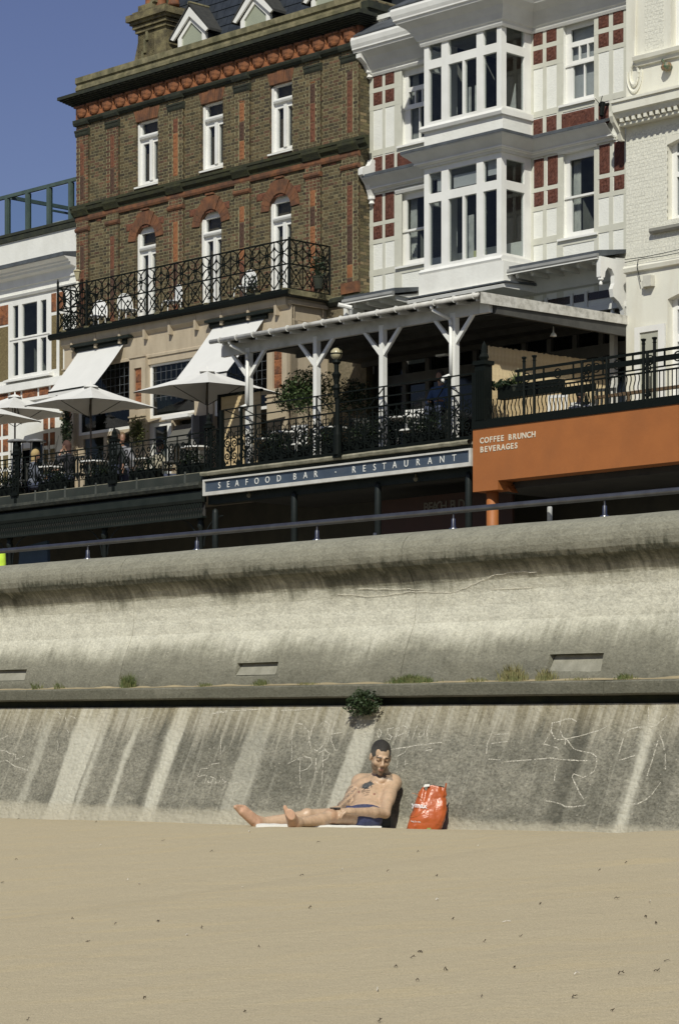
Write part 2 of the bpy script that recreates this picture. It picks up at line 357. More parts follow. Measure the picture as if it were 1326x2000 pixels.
# ================================================================ sea wall
def wallmat(name, apron):
    m, n, b = nodes(name); tc = n.nodes.new('ShaderNodeTexCoord').outputs['Object']
    sx = n.nodes.new('ShaderNodeSeparateXYZ'); n.links.new(tc, sx.inputs[0])
    s_, d_, z_ = sx.outputs; h_ = math_(n, 'SUBTRACT', z_, math_(n, 'MULTIPLY', s_, GR))
    tq = scalev(n, tc, (.62, 1, 1)); agg = tex(n, tq, 58, 4, .75); agg2 = tex(n, tq, 30, 2, .5, 'Voronoi'); big = tex(n, tq, 1.7, 6, .65); mid = tex(n, tq, 8, 5, .7)
    if apron:
        # streaks run down the slope: coordinate s, gently disturbed
        wob = math_(n, 'MULTIPLY', math_(n, 'SUBTRACT', tex(n, scalev(n, tc, (3, 1, 1.2)), 1.2, 3).outputs[0], .5), .16)
        wob2 = math_(n, 'MULTIPLY', math_(n, 'SUBTRACT', tex(n, scalev(n, tc, (30, 5, 5)), 1.0, 3).outputs[0], .5), .035)
        sp = math_(n, 'ADD', math_(n, 'ADD', s_, wob), wob2)
        u = math_(n, 'DIVIDE', math_(n, 'SUBTRACT', sp, S0), S1 - S0)
        st = ramp(n, u, STR)
        fine = tex(n, scalev(n, tc, (14, .8, .8)), 1.0, 4, .6)
        stf = math_(n, 'ADD', math_(n, 'MULTIPLY', st, 1.0), math_(n, 'MULTIPLY', ramp(n, fine.outputs[0], [(.58, 0), (.64, .16), (.76, .3)]), 1.0))
        base = mix_(n, ramp(n, mid.outputs[0], [(.3, 0), (.7, 1)]), (.185, .176, .138), (.285, .268, .212))
        base = mix_(n, ramp(n, big.outputs[0], [(.40, 0), (.52, 1)]), mix_(n, .65, base, (.12, .115, .09)), base)
        grain = mix_(n, 1.0, base, ramp(n, agg.outputs[0], [(.34, .62), (.5, 1.0), (.66, 1.3)]), 'MULTIPLY')
        peb = ramp(n, agg2.outputs[0], [(.0, 1), (.22, .0)])
        grain = mix_(n, math_(n, 'MULTIPLY', peb, math_(n, 'MULTIPLY', ramp(n, tex(n, tc, 13, 2).outputs[0], [(.42, 0), (.5, 1)]), .85)), grain, mix_(n, ramp(n, tex(n, tc, 31, 1).outputs[0], [(.48, 0), (.52, 1)]), (.09, .08, .06), (.5, .45, .36)))
        c = mix_(n, math_(n, 'MULTIPLY', stf, math_(n, 'ADD', math_(n, 'MULTIPLY', mid.outputs[0], .4), .78)), grain, (.54, .515, .42))
        # algae-dark runs
        dk = ramp(n, u, DRK)
        c = mix_(n, math_(n, 'MULTIPLY', dk, ramp(n, mid.outputs[0], [(.3, .3), (.6, 1)])), c, (.06, .058, .045))
        # ochre run-off at the top, bleached foot
        top = math_(n, 'ADD', h_, math_(n, 'MULTIPLY', math_(n, 'SUBTRACT', fine.outputs[0], .5), .5))
        c = mix_(n, math_(n, 'MULTIPLY', ramp(n, math_(n, 'SUBTRACT', top, HA - .30), [(.02, 0), (.22, 1)]), .62), c, mix_(n, ramp(n, fine.outputs[0], [(.35, 0), (.6, 1)]), (.27, .225, .13), (.5, .46, .36)))
        foot = math_(n, 'ADD', h_, math_(n, 'MULTIPLY', math_(n, 'SUBTRACT', mid.outputs[0], .5), .12))
        c = mix_(n, ramp(n, math_(n, 'SUBTRACT', foot, 1.17), [(.0, .8), (.05, .6), (.09, 0)]), c, (.47, .43, .33))
    else:
        sv = math_(n, 'MULTIPLY', math_(n, 'SUBTRACT', tex(n, scalev(n, tc, (16, 2, 1.2)), 1.0, 5, .7).outputs[0], .5), .22)
        lv = math_(n, 'MULTIPLY', math_(n, 'SUBTRACT', big.outputs[0], .5), .42)
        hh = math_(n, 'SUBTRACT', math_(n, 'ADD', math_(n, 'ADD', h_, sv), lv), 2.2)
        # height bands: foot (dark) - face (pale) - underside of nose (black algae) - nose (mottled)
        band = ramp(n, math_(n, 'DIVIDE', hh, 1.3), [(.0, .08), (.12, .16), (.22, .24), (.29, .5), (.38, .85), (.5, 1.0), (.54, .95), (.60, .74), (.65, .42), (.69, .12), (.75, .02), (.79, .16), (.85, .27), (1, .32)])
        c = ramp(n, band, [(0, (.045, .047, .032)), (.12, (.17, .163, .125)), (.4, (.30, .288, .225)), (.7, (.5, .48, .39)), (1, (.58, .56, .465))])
        c = mix_(n, 1.0, c, ramp(n, agg.outputs[0], [(.34, .78), (.5, 1.0), (.66, 1.18)]), 'MULTIPLY')
        c = mix_(n, 1.0, c, ramp(n, mid.outputs[0], [(.32, .84), (.5, 1.0), (.68, 1.1)]), 'MULTIPLY')
        pm = math_(n, 'MULTIPLY', ramp(n, agg2.outputs[0], [(0, 1), (.2, 0)]), ramp(n, math_(n, 'ABSOLUTE', math_(n, 'SUBTRACT', hh, .28)), [(0, .9), (.2, .5), (.35, 0)]))
        c = mix_(n, math_(n, 'MULTIPLY', pm, ramp(n, tex(n, tc, 9, 2).outputs[0], [(.45, 0), (.55, 1)])), c, mix_(n, ramp(n, tex(n, tc, 31, 1).outputs[0], [(.5, 0), (.54, 1)]), (.1, .09, .06), (.6, .55, .45)))
    n.links.new(c, b.inputs['Base Color']); b.inputs['Roughness'].default_value = .95; b.inputs['Specular IOR Level'].default_value = .2
    hgt = math_(n, 'ADD', math_(n, 'MULTIPLY', agg.outputs[0], .6), math_(n, 'ADD', mid.outputs[0], math_(n, 'MULTIPLY', agg2.outputs[0], -.5 if apron else -.25)))
    bumpn(n, b, hgt, .018 if apron else .008); return m
# apron plane through (d=0,h0) and (d=.45,HA)
H0 = wl(663, 1640, 0)[1]; HA = wl(663, 1378, .45)[1]
_p0 = W.world(0, 0, H0); _p1 = W.world(1, 0, H0 + GR); _p2 = W.world(0, .45, HA)
_nr = (_p1 - _p0).cross(_p2 - _p0).normalized()
def onapron(x, y, lift=0.0):          # photo point -> world point on the apron face
    d = Vector(((x - CX) / F, 1, (HY - y) / F)); o = Vector((0, 0, CZ)); nn = _nr if _nr.y < 0 else -_nr
    t = (_p0 + nn * lift - o).dot(_nr) / d.dot(_nr); return o + d * t
def apron_s(x, y=1500): p = onapron(x, y); return W.local(p.x, p.y, 0)[0]
S0, S1 = apron_s(-40), apron_s(1366)
def stops(L):
    o = []
    for x, w, a in L:
        c = (apron_s(x) - S0) / (S1 - S0); w2 = w / 1406
        o += [(c - w2 * .5 - .004, 0), (c - w2 * .5, a), (c + w2 * .5, a), (c + w2 * .5 + .004, 0)]
    o = [(min(1, max(0, p)), a) for p, a in o]
    return o[:32]
STR = stops([(66, 14, .45), (146, 58, .85), (178, 8, .65), (238, 10, .75), (321, 30, .85), (482, 40, .4), (684, 32, .75)])
STR = STR + stops([(1244, 9, .9)])
DRK = [(0, 0)] + stops([(292, 8, .55), (1112, 22, .8), (1060, 10, .3), (1300, 20, .3), (212, 5, .3)])
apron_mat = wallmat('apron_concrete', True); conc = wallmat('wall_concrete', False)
def hh(y, d): return wl(663, y, d)[1]
sw = T('sea_wall', 'weathered concrete sea wall with curved wave return, ledge and sloping chalked apron above the sand', 'sea wall', W, (0, 0, 1.0))
sw.off = (0, 0, 0); sw.o.location = W.world(0, 0, 0)
def sweepv(prof_fn, ss, wob=.004, ends=True):
    mb = MB(); rows = []
    for s in ss:
        pr = prof_fn(s)
        rows.append(mb.pts([(s, a + wob * noise.noise(Vector((s * 3, a * 6 + b * 6, 1))), b + GR * s + wob * noise.noise(Vector((s * 2.3, b * 5, 9)))) for k, (a, b) in enumerate(pr)]))
    n = len(prof_fn(ss[0]))
    for i, j in zip(rows[:-1], rows[1:]):
        for k in range(n - 1): mb.addf((i + k, j + k, j + k + 1, i + k + 1))
    if ends: mb.addf(tuple(rows[0] + k for k in range(n))); mb.addf(tuple(rows[-1] + k for k in range(n - 1, -1, -1)))
    return mb
def arange(a, b, st): n = max(1, int(round((b - a) / st))); return list(np.linspace(a, b, n + 1))
ap_prof = [(-.35, H0 - (HA - H0) * .35 / .45)] + [(t * .45, H0 + (HA - H0) * t) for t in np.linspace(0, 1, 9)] + [(1.1, HA)]
AJ = [-30, apron_s(-330), apron_s(690) - 12, 12, 22]
sw.part('apron', sweepv(lambda s: ap_prof, arange(-40, -6, 1) + arange(-6, 4.2, .12)[1:] + arange(4.2, 24, 1)[1:], .0), apron_mat)
# ledge, cast in lengths
zl0, zl1 = hh(1363, .38), hh(1337, .38)
led = [(.60, zl0 - .0), (.39, zl0), (.38, zl0 + .012), (.38, zl1 - .012), (.392, zl1), (.66, zl1)]
LJ = [-40, -9, -6.3, W.S(560, .38) - 1.9, W.S(30, .38), W.S(1180, .38), 7, 24]
LJ = [-40, -9, W.S(52, .38), W.S(1178, .38), 6, 24]
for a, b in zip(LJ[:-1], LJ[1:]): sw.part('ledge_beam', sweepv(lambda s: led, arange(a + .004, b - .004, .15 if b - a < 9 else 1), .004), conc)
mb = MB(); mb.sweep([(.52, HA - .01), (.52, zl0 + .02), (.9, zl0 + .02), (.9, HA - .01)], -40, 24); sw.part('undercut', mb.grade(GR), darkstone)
# wave return wall with drain slots, in cast panels
ret = [(.585, 1339), (.60, 1325), (.625, 1300), (.66, 1272), (.70, 1250), (.75, 1225), (.765, 1195), (.765, 1170), (.75, 1150), (.715, 1132), (.68, 1121), (.645, 1114), (.622, 1104), (.615, 1092), (.62, 1080), (.64, 1068), (.68, 1058), (.75, 1052.5), (.82, 1051)]
ret_h = [(d, hh(y, d)) for d, y in ret] + [(1.12, hh(1051, .82)), (1.16, hh(1051, .82) - .03), (1.16, 2.2)]
slots = []
for x0, x1, yt, yb in ((-60, 52, 1307, 1331), (463, 542, 1293, 1320), (1072, 1177, 1275.6, 1318)):
    sa, za = wl(x0, yt, .63); sb, _ = wl(x1, yt, .63); slots.append((sa, sb, wl(x1, yt, .63)[1], wl(x1, yb, .60)[1]))
def dense(s):
    # same point count with or without slot
    out = []
    zt, zb = None, None
    for sa, sb, t, b_ in slots:
        if sa <= s <= sb: zt, zb = t, b_
    H = sorted(set([p[1] for p in ret_h[:6]] + [t for _, _, t, _ in slots] + [t + .002 for _, _, t, _ in slots] + [b for _, _, _, b in slots]))
    low = ret_h[:6]
    def dat(h):
        for (d0, h0), (d1, h1) in zip(low[:-1], low[1:]):
            if h <= h1: return d0 + (d1 - d0) * (h - h0) / (h1 - h0)
        return low[-1][0]
    for h in H:
        d = dat(h)
        if zt is not None and zb - .001 <= h <= zt + .0005: d = d + .004 + .065 * (h - zb) / (zt - zb)
        out.append((d, h))
    return out + ret_h[6:]
J = [-40, -12, -9.3, -6.4, apron_s(0) * 0 + W.S(262, .765), W.S(812, .765), 3.9, 7.5, 24]
for a, b in zip(J[:-1], J[1:]):
    ss = arange(a + .004, b - .004, .1 if b - a < 5 else 1)
    for sa, sb, _, _ in slots:
        for e in (sa, sb):
            if a < e < b: ss += [e - .002, e + .002]
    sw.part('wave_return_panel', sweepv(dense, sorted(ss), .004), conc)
pale = M('pale_slot_concrete', (.31, .295, .235), (.23, .22, .17), 9, .95, .005, 50)
for sa, sb, t, b_ in slots:
    mb = MB(); dd = .63 if t - b_ < .16 else .62
    mb.face([(sa + .01, .612, b_ + GR * sa + .012), (sb - .01, .612, b_ + GR * sb + .012), (sb - .01, .688, t - .003 + GR * sb), (sa + .01, .688, t - .003 + GR * sa)]); sw.part('drain_slot_face', mb, pale)
# sand drift and weeds on the ledge
mb = MB()
ss = arange(-8, 5, .08)
mb2 = sweepv(lambda s: [(.595, zl1 + .004), (.60, zl1 + .022 + .018 * noise.noise(Vector((s * 4, 0, 0)))), (.52, zl1 + .012 + .008 * noise.noise(Vector((s * 6, 2, 0)))), (.44, zl1 + .003)], ss, 0)
solo('sand_drift', mb2, M('ledge_sand', (.4, .33, .2), (.3, .24, .14), 6, 1, .004, 60), 'thin drift of dry sand lying along the sea wall ledge', 'sand', W, kind='stuff')
def tuft(x, y, wpx, hm, nblades, mat, label, seed, leafy=False, d=.50):
    r = random.Random(seed); s, z = W.px(x, y, d); z = zl1 + GR * s + .01; half = wpx / 2 / 230
    mb = MB()
    for _ in range(nblades):
        a = s + r.gauss(0, half * .5); dd = d + r.uniform(-.05, .06); L = hm * r.uniform(.4, 1.1) * (1 - .5 * abs(a - s) / (half * 1.3 + .001) if abs(a - s) < half else .45)
        lx, ly = r.uniform(-.5, .5), r.uniform(-.5, .3)
        p = Vector((a, dd, z - .01)); w = .004 if not leafy else .009
        q = p + Vector((lx * L * .4, ly * L * .4, L * .6)); e = p + Vector((lx * L, ly * L, L * .95))
        mb.face([p + Vector((-w, 0, 0)), p + Vector((w, 0, 0)), q + Vector((w, 0, 0)), q + Vector((-w, 0, 0))]); mb.face([q + Vector((-w, 0, 0)), q + Vector((w, 0, 0)), e])
    solo('weed_tuft', mb, mat, label, 'weed', W, (s, d, z), group='weeds growing along the sea wall ledge')
grass = M('grass_blades', (.07, .11, .025), (.16, .16, .06), 20, .8)
drygrass = M('dry_grass', (.28, .24, .11), (.15, .16, .06), 20, .8)
tuft(250, 1338, 30, .16, 160, grass, 'small upright green weed on the ledge above the tall pale streaks at left', 1)
tuft(930, 1332, 50, .05, 70, drygrass, 'thin dry weed on the ledge left of the tall wispy one', 21)
tuft(800, 1334, 108, .085, 420, grass, 'widest low green weed patch on the ledge, right of the hanging bush', 2)
tuft(1000, 1332, 60, .16, 160, drygrass, 'tall thin wispy dry weed on the ledge just left of the right drain slot', 3)
tuft(1062, 1331, 34, .11, 110, drygrass, 'short dry weed on the ledge under the left edge of the right drain slot', 4)
tuft(1222, 1330, 34, .06, 80, grass, 'low green weed on the ledge right of the right drain slot', 5)
tuft(510, 1337, 26, .08, 80, grass, 'low weed on the ledge directly under the middle drain slot', 6)
tuft(400, 1338, 26, .05, 50, grass, 'tiny weed on the ledge left of the middle drain slot', 7)
tuft(72, 1341, 12, .09, 40, grass, 'tiny weed on the ledge at the far left near the left drain slot', 8)
tuft(116, 1341, 16, .08, 40, grass, 'small thin weed on the ledge second from the left', 9)
tuft(600, 1336, 60, .035, 90, drygrass, 'low dry weed strip on the ledge left of the hanging bush', 10)
tuft(1128, 1331, 60, .035, 60, drygrass, 'low dry weed strip on the ledge under the right drain slot', 12)
# hanging bush
bs, bz = W.px(708, 1375, .33); mb = MB(); r = random.Random(3)
for _ in range(1500):
    t = Vector((r.gauss(0, 1), r.gauss(0, 1), r.gauss(0, 1))).normalized() * (r.random() ** .4)
    lob = 1 + .35 * noise.noise(t * 2.2)
    p = Vector((bs + t.x * .185 * lob, .33 + t.y * .085, bz + .015 + t.z * .105 * lob - .02 * abs(t.x)))
    a = Vector((r.uniform(-1, 1), r.uniform(-1, 1), r.uniform(-1, 1))).normalized(); b_ = a.cross(Vector((r.random(), r.random(), r.random()))).normalized(); L = r.uniform(.009, .018)
    mb.face([p - a * L, p - b_ * L * .5, p + a * L, p + b_ * L * .5])
bushm = T('hanging_bush', 'dark green leafy bush growing out of the ledge and hanging over the apron', 'bush', W, (bs, .5, bz + .05))
bushm.part('foliage', mb, M('bush_leaf', (.04, .068, .02), (.02, .036, .012), 14, .6)); mb = MB()
for k in range(9): mb.path([(bs + r.uniform(-.05, .05), .47, bz + .05), (bs + r.uniform(-.1, .1), .38, bz + .03), (bs + r.uniform(-.16, .16), .31, bz + r.uniform(-.09, .08))], .004, 4)
bushm.part('stems', mb, bark)
# chalk graffiti: ribbons lying on the apron
chalk = M('chalk', (.70, .66, .55), (.6, .56, .46), 40, .95)
_n = chalk.node_tree; _b = _n.nodes['Principled BSDF']; _tc = _n.nodes.new('ShaderNodeTexCoord').outputs['Object']
_n.links.new(ramp(_n, tex(_n, _tc, 90, 3, .8).outputs[0], [(.42, .12), (.56, .95)]), _b.inputs['Alpha'])
def stroke(mb, P, w=.0048, closed=False):
    Q = []
    for (a, b), (c, d) in zip(P[:-1], P[1:]):
        n = max(1, int(math.hypot(c - a, d - b) / 6))
        Q += [(a + (c - a) * k / n, b + (d - b) * k / n) for k in range(n)]
    Q.append(P[-1]); L = [onapron(x + .5 * noise.noise(Vector((x * .2, y * .2, 0))), y + .6 * noise.noise(Vector((x * .2, y * .2, 4))), .0025) for x, y in Q]
    L = [Vector(W.local(p.x, p.y, p.z)) for p in L]
    for i, (p, q) in enumerate(zip(L[:-1], L[1:])):
        q = q + (q - p) * .12
        if rnd.random() < .05: continue
        t = (q - p).normalized(); nrm = Vector((0, -(HA - H0), .45)).normalized(); e = t.cross(nrm).normalized() * w * rnd.uniform(.6, 1.0)
        mb.face([p - e, q - e, q + e, p + e])
def arc(cx, cy, rx, ry, a0, a1, n=10): return [(cx + rx * math.cos(R(a0 + (a1 - a0) * k / n)), cy + ry * math.sin(R(a0 + (a1 - a0) * k / n))) for k in range(n + 1)]
def c8(L): return [(240 + x / 2.883, 1380 + y / 2.883) for x, y in L]
def c3(L): return [(x / 3.79, 1380 + y / 3.79) for x, y in L]
def c4(L): return [(920 + x / 3.266, 1380 + y / 3.266) for x, y in L]
def c1(L): return [(420 + x / 2.652, 1340 + y / 2.652) for x, y in L]
GRAF = {
 'chalk_word_doe': [c8([(955, 130), (950, 300)]), c8([(975, 95), (1010, 100), (1045, 140), (1050, 190), (1040, 215)]), c8([(930, 322), (1000, 285)]), c8([(1090, 75), (1065, 130), (1050, 190), (1060, 235), (1095, 250), (1130, 215), (1155, 150), (1160, 100), (1135, 78), (1105, 110)]), c8([(1198, 80), (1180, 130), (1172, 190), (1195, 245), (1210, 245)]), c8([(1180, 155), (1230, 145)])],
 'chalk_word_pip': [c8([(1000, 290), (996, 360), (998, 435)]), c8([(985, 300), (1020, 280), (1060, 290), (1065, 320), (1040, 350), (1000, 365)]), c8([(1088, 290), (1086, 350), (1078, 400)]), c8([(1125, 255), (1127, 340), (1120, 435)]), c8([(1100, 262), (1140, 243), (1162, 265), (1150, 295), (1125, 305)])],
 'chalk_word_hospital': [c1([(790, 205), (765, 280)]), c1([(770, 248), (815, 238)]), c1([(825, 200), (795, 275)]), c1([(850, 225), (838, 245), (848, 268), (862, 245), (855, 225), (845, 222)]), c1([(925, 215), (895, 222), (893, 245), (915, 262), (905, 278), (890, 272)]), c1([(955, 215), (935, 262), (915, 320)]), c1([(935, 222), (975, 205), (995, 215), (985, 240), (945, 258)]), c1([(1010, 215), (995, 262)]), c1([(1048, 200), (1020, 275)]), c1([(1020, 240), (1050, 232)]), c1([(1080, 228), (1055, 245), (1058, 268), (1080, 250), (1085, 228), (1080, 270)]), c1([(1110, 185), (1095, 235), (1100, 272)]), c1([(905, 330), (980, 318), (1060, 305), (1172, 292)]), c1([(1000, 315), (980, 345), (945, 362)]), c1([(1080, 322), (1115, 318), (1090, 335), (1120, 330)]), c1([(945, 385), (943, 420)]), c1([(985, 380), (983, 405), (995, 400)])],
 'chalk_word_house': [c8([(440, 350), (425, 390), (402, 442)]), c8([(440, 350), (480, 348)]), c8([(422, 395), (465, 385)]), c8([(475, 385), (462, 430)]), c8([(490, 400), (478, 425), (500, 430), (512, 400), (495, 396)]), c8([(520, 400), (525, 430), (545, 425), (552, 398)]), c8([(570, 395), (560, 410), (580, 425), (565, 435)]), c8([(600, 415), (590, 430), (615, 432), (650, 430)])],
 'chalk_scribble_left': [c3([(5, 325), (50, 330), (70, 345), (120, 355), (115, 390), (140, 385), (185, 365), (188, 345)]), c3([(0, 410), (20, 405), (55, 400), (110, 440), (165, 455), (205, 470), (215, 445)]), c3([(415, 45), (435, 38), (450, 60), (445, 85)]), c3([(465, 75), (485, 70), (495, 110), (490, 160), (510, 190)]), c3([(525, 72), (560, 85), (575, 120)]), c3([(425, 250), (435, 280), (428, 320)]), c3([(0, 245), (60, 215)])],
 'chalk_scribble_right': [c4([(110, 335), (180, 340), (210, 352), (300, 345), (400, 338), (500, 328), (570, 338), (700, 345), (735, 345)]), c4([(655, 270), (700, 285), (770, 298), (795, 320), (800, 370), (780, 415), (740, 440), (712, 452), (680, 440), (650, 428), (642, 450), (665, 500), (690, 550), (728, 612)]), c4([(450, 598), (520, 608), (570, 622), (600, 638), (650, 640), (728, 628)]), c4([(565, 150), (565, 95), (515, 105), (510, 160), (525, 190)]), c4([(565, 95), (600, 80), (640, 78), (668, 95)]), c4([(565, 150), (580, 190), (615, 215), (640, 255), (655, 270)]), c4([(525, 200), (560, 212), (610, 205), (680, 190), (750, 170), (820, 150), (875, 120)]), c4([(510, 150), (480, 210), (460, 240), (500, 248), (545, 262), (555, 272)]), c4([(600, 180), (598, 245)]), c4([(130, 172), (100, 240), (95, 320)]), c4([(130, 235), (180, 228), (230, 222)]), c4([(145, 178), (235, 174)]), c4([(75, 95), (110, 102)]), c4([(970, 200), (950, 260), (940, 300)]), c4([(975, 170), (1010, 145), (1060, 132), (1115, 130), (1165, 130), (1245, 60)]), c4([(930, 345), (970, 335), (1040, 312)]), c4([(990, 625), (1060, 620), (1110, 595), (1150, 560), (1205, 485)]), c4([(1200, 175), (1220, 230), (1235, 300), (1238, 400)]), c4([(545, 380), (535, 430), (528, 470)]), c4([(1130, 0), (1128, 110)]), c4([(1190, 215), (1150, 350), (1120, 440)])],
 'chalk_line_top': [c8([(505, 35), (590, 25), (720, 18), (820, 14)]), c8([(505, 40), (580, 32)]), c8([(585, 20), (583, 45)]), c8([(890, 22), (1010, 18), (1070, 10)]), c8([(70, 80), (140, 62)]), c8([(555, 160), (550, 270)]), c8([(578, 220), (565, 250)]), c8([(500, 325), (540, 318)])]}
for nm, L in GRAF.items():
    mb = MB()
    for P in L: stroke(mb, P)
    sw.part(nm, mb, chalk)
# scratched lines on the return wall
def ret_pt(x, y):                       # photo point -> return wall surface, by marching its profile
    best = None
    for (d0, h0), (d1, h1) in zip(ret_h[:14], ret_h[1:15]):
        for k in range(8):
            d = d0 + (d1 - d0) * k / 8; h = h0 + (h1 - h0) * k / 8; s, hq = wl(x, y, d)
            e = abs(hq - h)
            if best is None or e < best[0]: best = (e, s, d, h)
    return Vector((best[1], best[2] - .006, best[3] + GR * best[1]))
mb = MB()
for P in ([(660, 1160), (730, 1165), (800, 1155), (880, 1158), (910, 1148), (960, 1125), (1000, 1117), (1060, 1118)], [(700, 1150), (790, 1150), (840, 1152)], [(1285, 1135), (1295, 1162)], [(960, 1152), (1060, 1146)]):
    Q = []
    for (a, b), (c, d) in zip(P[:-1], P[1:]):
        Q += [ret_pt(a + (c - a) * k / 5, b + (d - b) * k / 5) for k in range(5)]
    for p, q in zip(Q[:-1], Q[1:]):
        e = Vector((0, 0, .0035)); mb.face([p - e, q - e, q + e, p + e])
sw.part('scratch_line', mb, chalk)
# handrail on the coping
hz = hh(1051, .82)
hr = T('handrail', 'round steel handrail on short brackets along the top of the sea wall', 'handrail', W, (0, .9, hz))
rz = W.px(663, 1020.5, .9)[1]
mb = MB(); mb.bar((-30, .9, rz + .0 + GR * -30), (20, .9, rz + GR * 20), .0235, n=14); hr.part('rail', mb, M('worn_steel_rail', (.16, .165, .18), (.12, .12, .13), 8, .35, metal=.8), smooth=True)
br = MB(); br.lathe((0, 0, 0), [(.035, 0), (.035, .012), (.018, .02), (.016, .085), (.007, .09), (.007, rz - hz)], 12)
brm = mesh('bracket', br, steel, smooth=True)
for x in (172, 385, 619, 885, 1180, -60, -420, 1520, 1900): s = W.S(x, .9); hr.inst('bracket', brm, (s, .9, hz + GR * s))
def shortpost(x, h, r, label):
    s = W.S(x, 1.0); mb = MB(); mb.lathe((s, 1.0, hz + GR * s), [(r, -.02), (r, h), (r * .8, h + .01)], 12)
    solo('wall_post', mb, M('galvanised', (.42, .42, .4), (.34, .34, .33), 8, .6), label, 'post', W, (s, 1.0, hz + GR * s), smooth=True)
shortpost(1073, .118, .02, 'short stout pale post on the sea wall top under the orange shop fascia')
shortpost(732, .03, .014, 'tiny pale stub on the sea wall top between two handrail brackets')
# ================================================================ shared building pieces
def holes_sub(a, b, z, H):
    L = [(a, b)]
    for s0, s1, z0, z1 in H:
        if z0 < z < z1:
            M_ = []
            for p, q in L:
                if q <= s0 or p >= s1: M_.append((p, q)); continue
                if p < s0: M_.append((p, s0))
                if q > s1: M_.append((s1, q))
            L = M_
    return L
def brickcol(kind, r):
    if kind == 'yellow':
        c = r.choice([(.105, .078, .036), (.085, .061, .030), (.125, .092, .044), (.06, .045, .026), (.10, .073, .034), (.07, .056, .028), (.145, .11, .055), (.12, .066, .036)])
    elif kind == 'red': c = r.choice([(.13, .058, .03), (.11, .05, .028), (.09, .045, .025), (.16, .068, .033), (.07, .045, .025), (.12, .07, .035)])
    elif kind == 'soot': c = r.choice([(.11, .09, .045), (.15, .125, .06), (.08, .068, .038), (.2, .15, .08)])
    else: c = (1, 1, 1)
    k = r.uniform(.6, 1.25); return tuple(x * k for x in c)
def bricks(s0, s1, z0, z1, d, H=(), kind='yellow', seed=1, course=.075, j=.016, L=.2215, Hd=.112, proud=.003, keep=None, side=None):
    """Flemish bond in the plane d; side=(s, d0, d1) lays the same courses round a return face"""
    r = random.Random(seed); out = []
    n = int(round((z1 - z0) / course)); course = (z1 - z0) / n
    for k in range(n):
        za, zb = z0 + k * course + j / 2, z0 + (k + 1) * course - j / 2; zm = (za + zb) / 2
        s = s0 - (L + Hd) * r.choice([.0, .02]) - (0 if k % 2 else (L / 2 + Hd / 2)) * 1.0; t = 0
        while s < s1:
            ln = L if t % 2 == 0 else Hd
            a, b = s + j / 2, s + ln - j / 2; t += 1; s += ln
            a, b = max(a, s0), min(b, s1)
            if b - a < .03: continue
            for p, q in holes_sub(a, b, zm, H):
                if q - p < .025: continue
                if keep and not keep(p, q, zm): continue
                out.append((p, q, za, zb, d - proud - r.uniform(0, .003), brickcol(kind, r)))
    return out
def lay(t, L, d, mat, nparts=0, name='brick', sname='brick_courses', parent=None, depth=.03):
    L = sorted(L, key=lambda q: -(q[1] - q[0] > .17) * 100 - q[0])
    for q in L[:nparts]:
        mb = MB(); mb.col = q[5]; mb.box(q[0], q[1], q[4], d + depth, q[2], q[3], skip='k'); t.part(name, mb, mat, parent)
    mb = MB()
    for q in L[nparts:]: mb.col = q[5]; mb.box(q[0], q[1], q[4], d + depth, q[2], q[3], skip='k')
    if mb.f: t.part(sname, mb, mat, parent, kind='stuff')
def plate(mb, s0, s1, z0, z1, d0, d1, H=()):
    """a wall with real rectangular openings (reveals included)"""
    S_ = sorted(set([s0, s1] + [x for h in H for x in h[:2] if s0 < x < s1])); Z_ = sorted(set([z0, z1] + [x for h in H for x in h[2:4] if z0 < x < z1]))
    def solid(i, k):
        if i < 0 or k < 0 or i >= len(S_) - 1 or k >= len(Z_) - 1: return False
        a, b = (S_[i] + S_[i + 1]) / 2, (Z_[k] + Z_[k + 1]) / 2
        return not any(h[0] < a < h[1] and h[2] < b < h[3] for h in H)
    for i in range(len(S_) - 1):
        for k in range(len(Z_) - 1):
            if not solid(i, k): continue
            a, b, c, e = S_[i], S_[i + 1], Z_[k], Z_[k + 1]
            mb.face([(a, d0, c), (b, d0, c), (b, d0, e), (a, d0, e)]); mb.face([(a, d1, e), (b, d1, e), (b, d1, c), (a, d1, c)])
            if not solid(i - 1, k): mb.face([(a, d1, c), (a, d0, c), (a, d0, e), (a, d1, e)])
            if not solid(i + 1, k): mb.face([(b, d0, c), (b, d1, c), (b, d1, e), (b, d0, e)])
            if not solid(i, k - 1): mb.face([(a, d0, c), (a, d1, c), (b, d1, c), (b, d0, c)])
            if not solid(i, k + 1): mb.face([(a, d0, e), (b, d0, e), (b, d1, e), (a, d1, e)])
    return mb
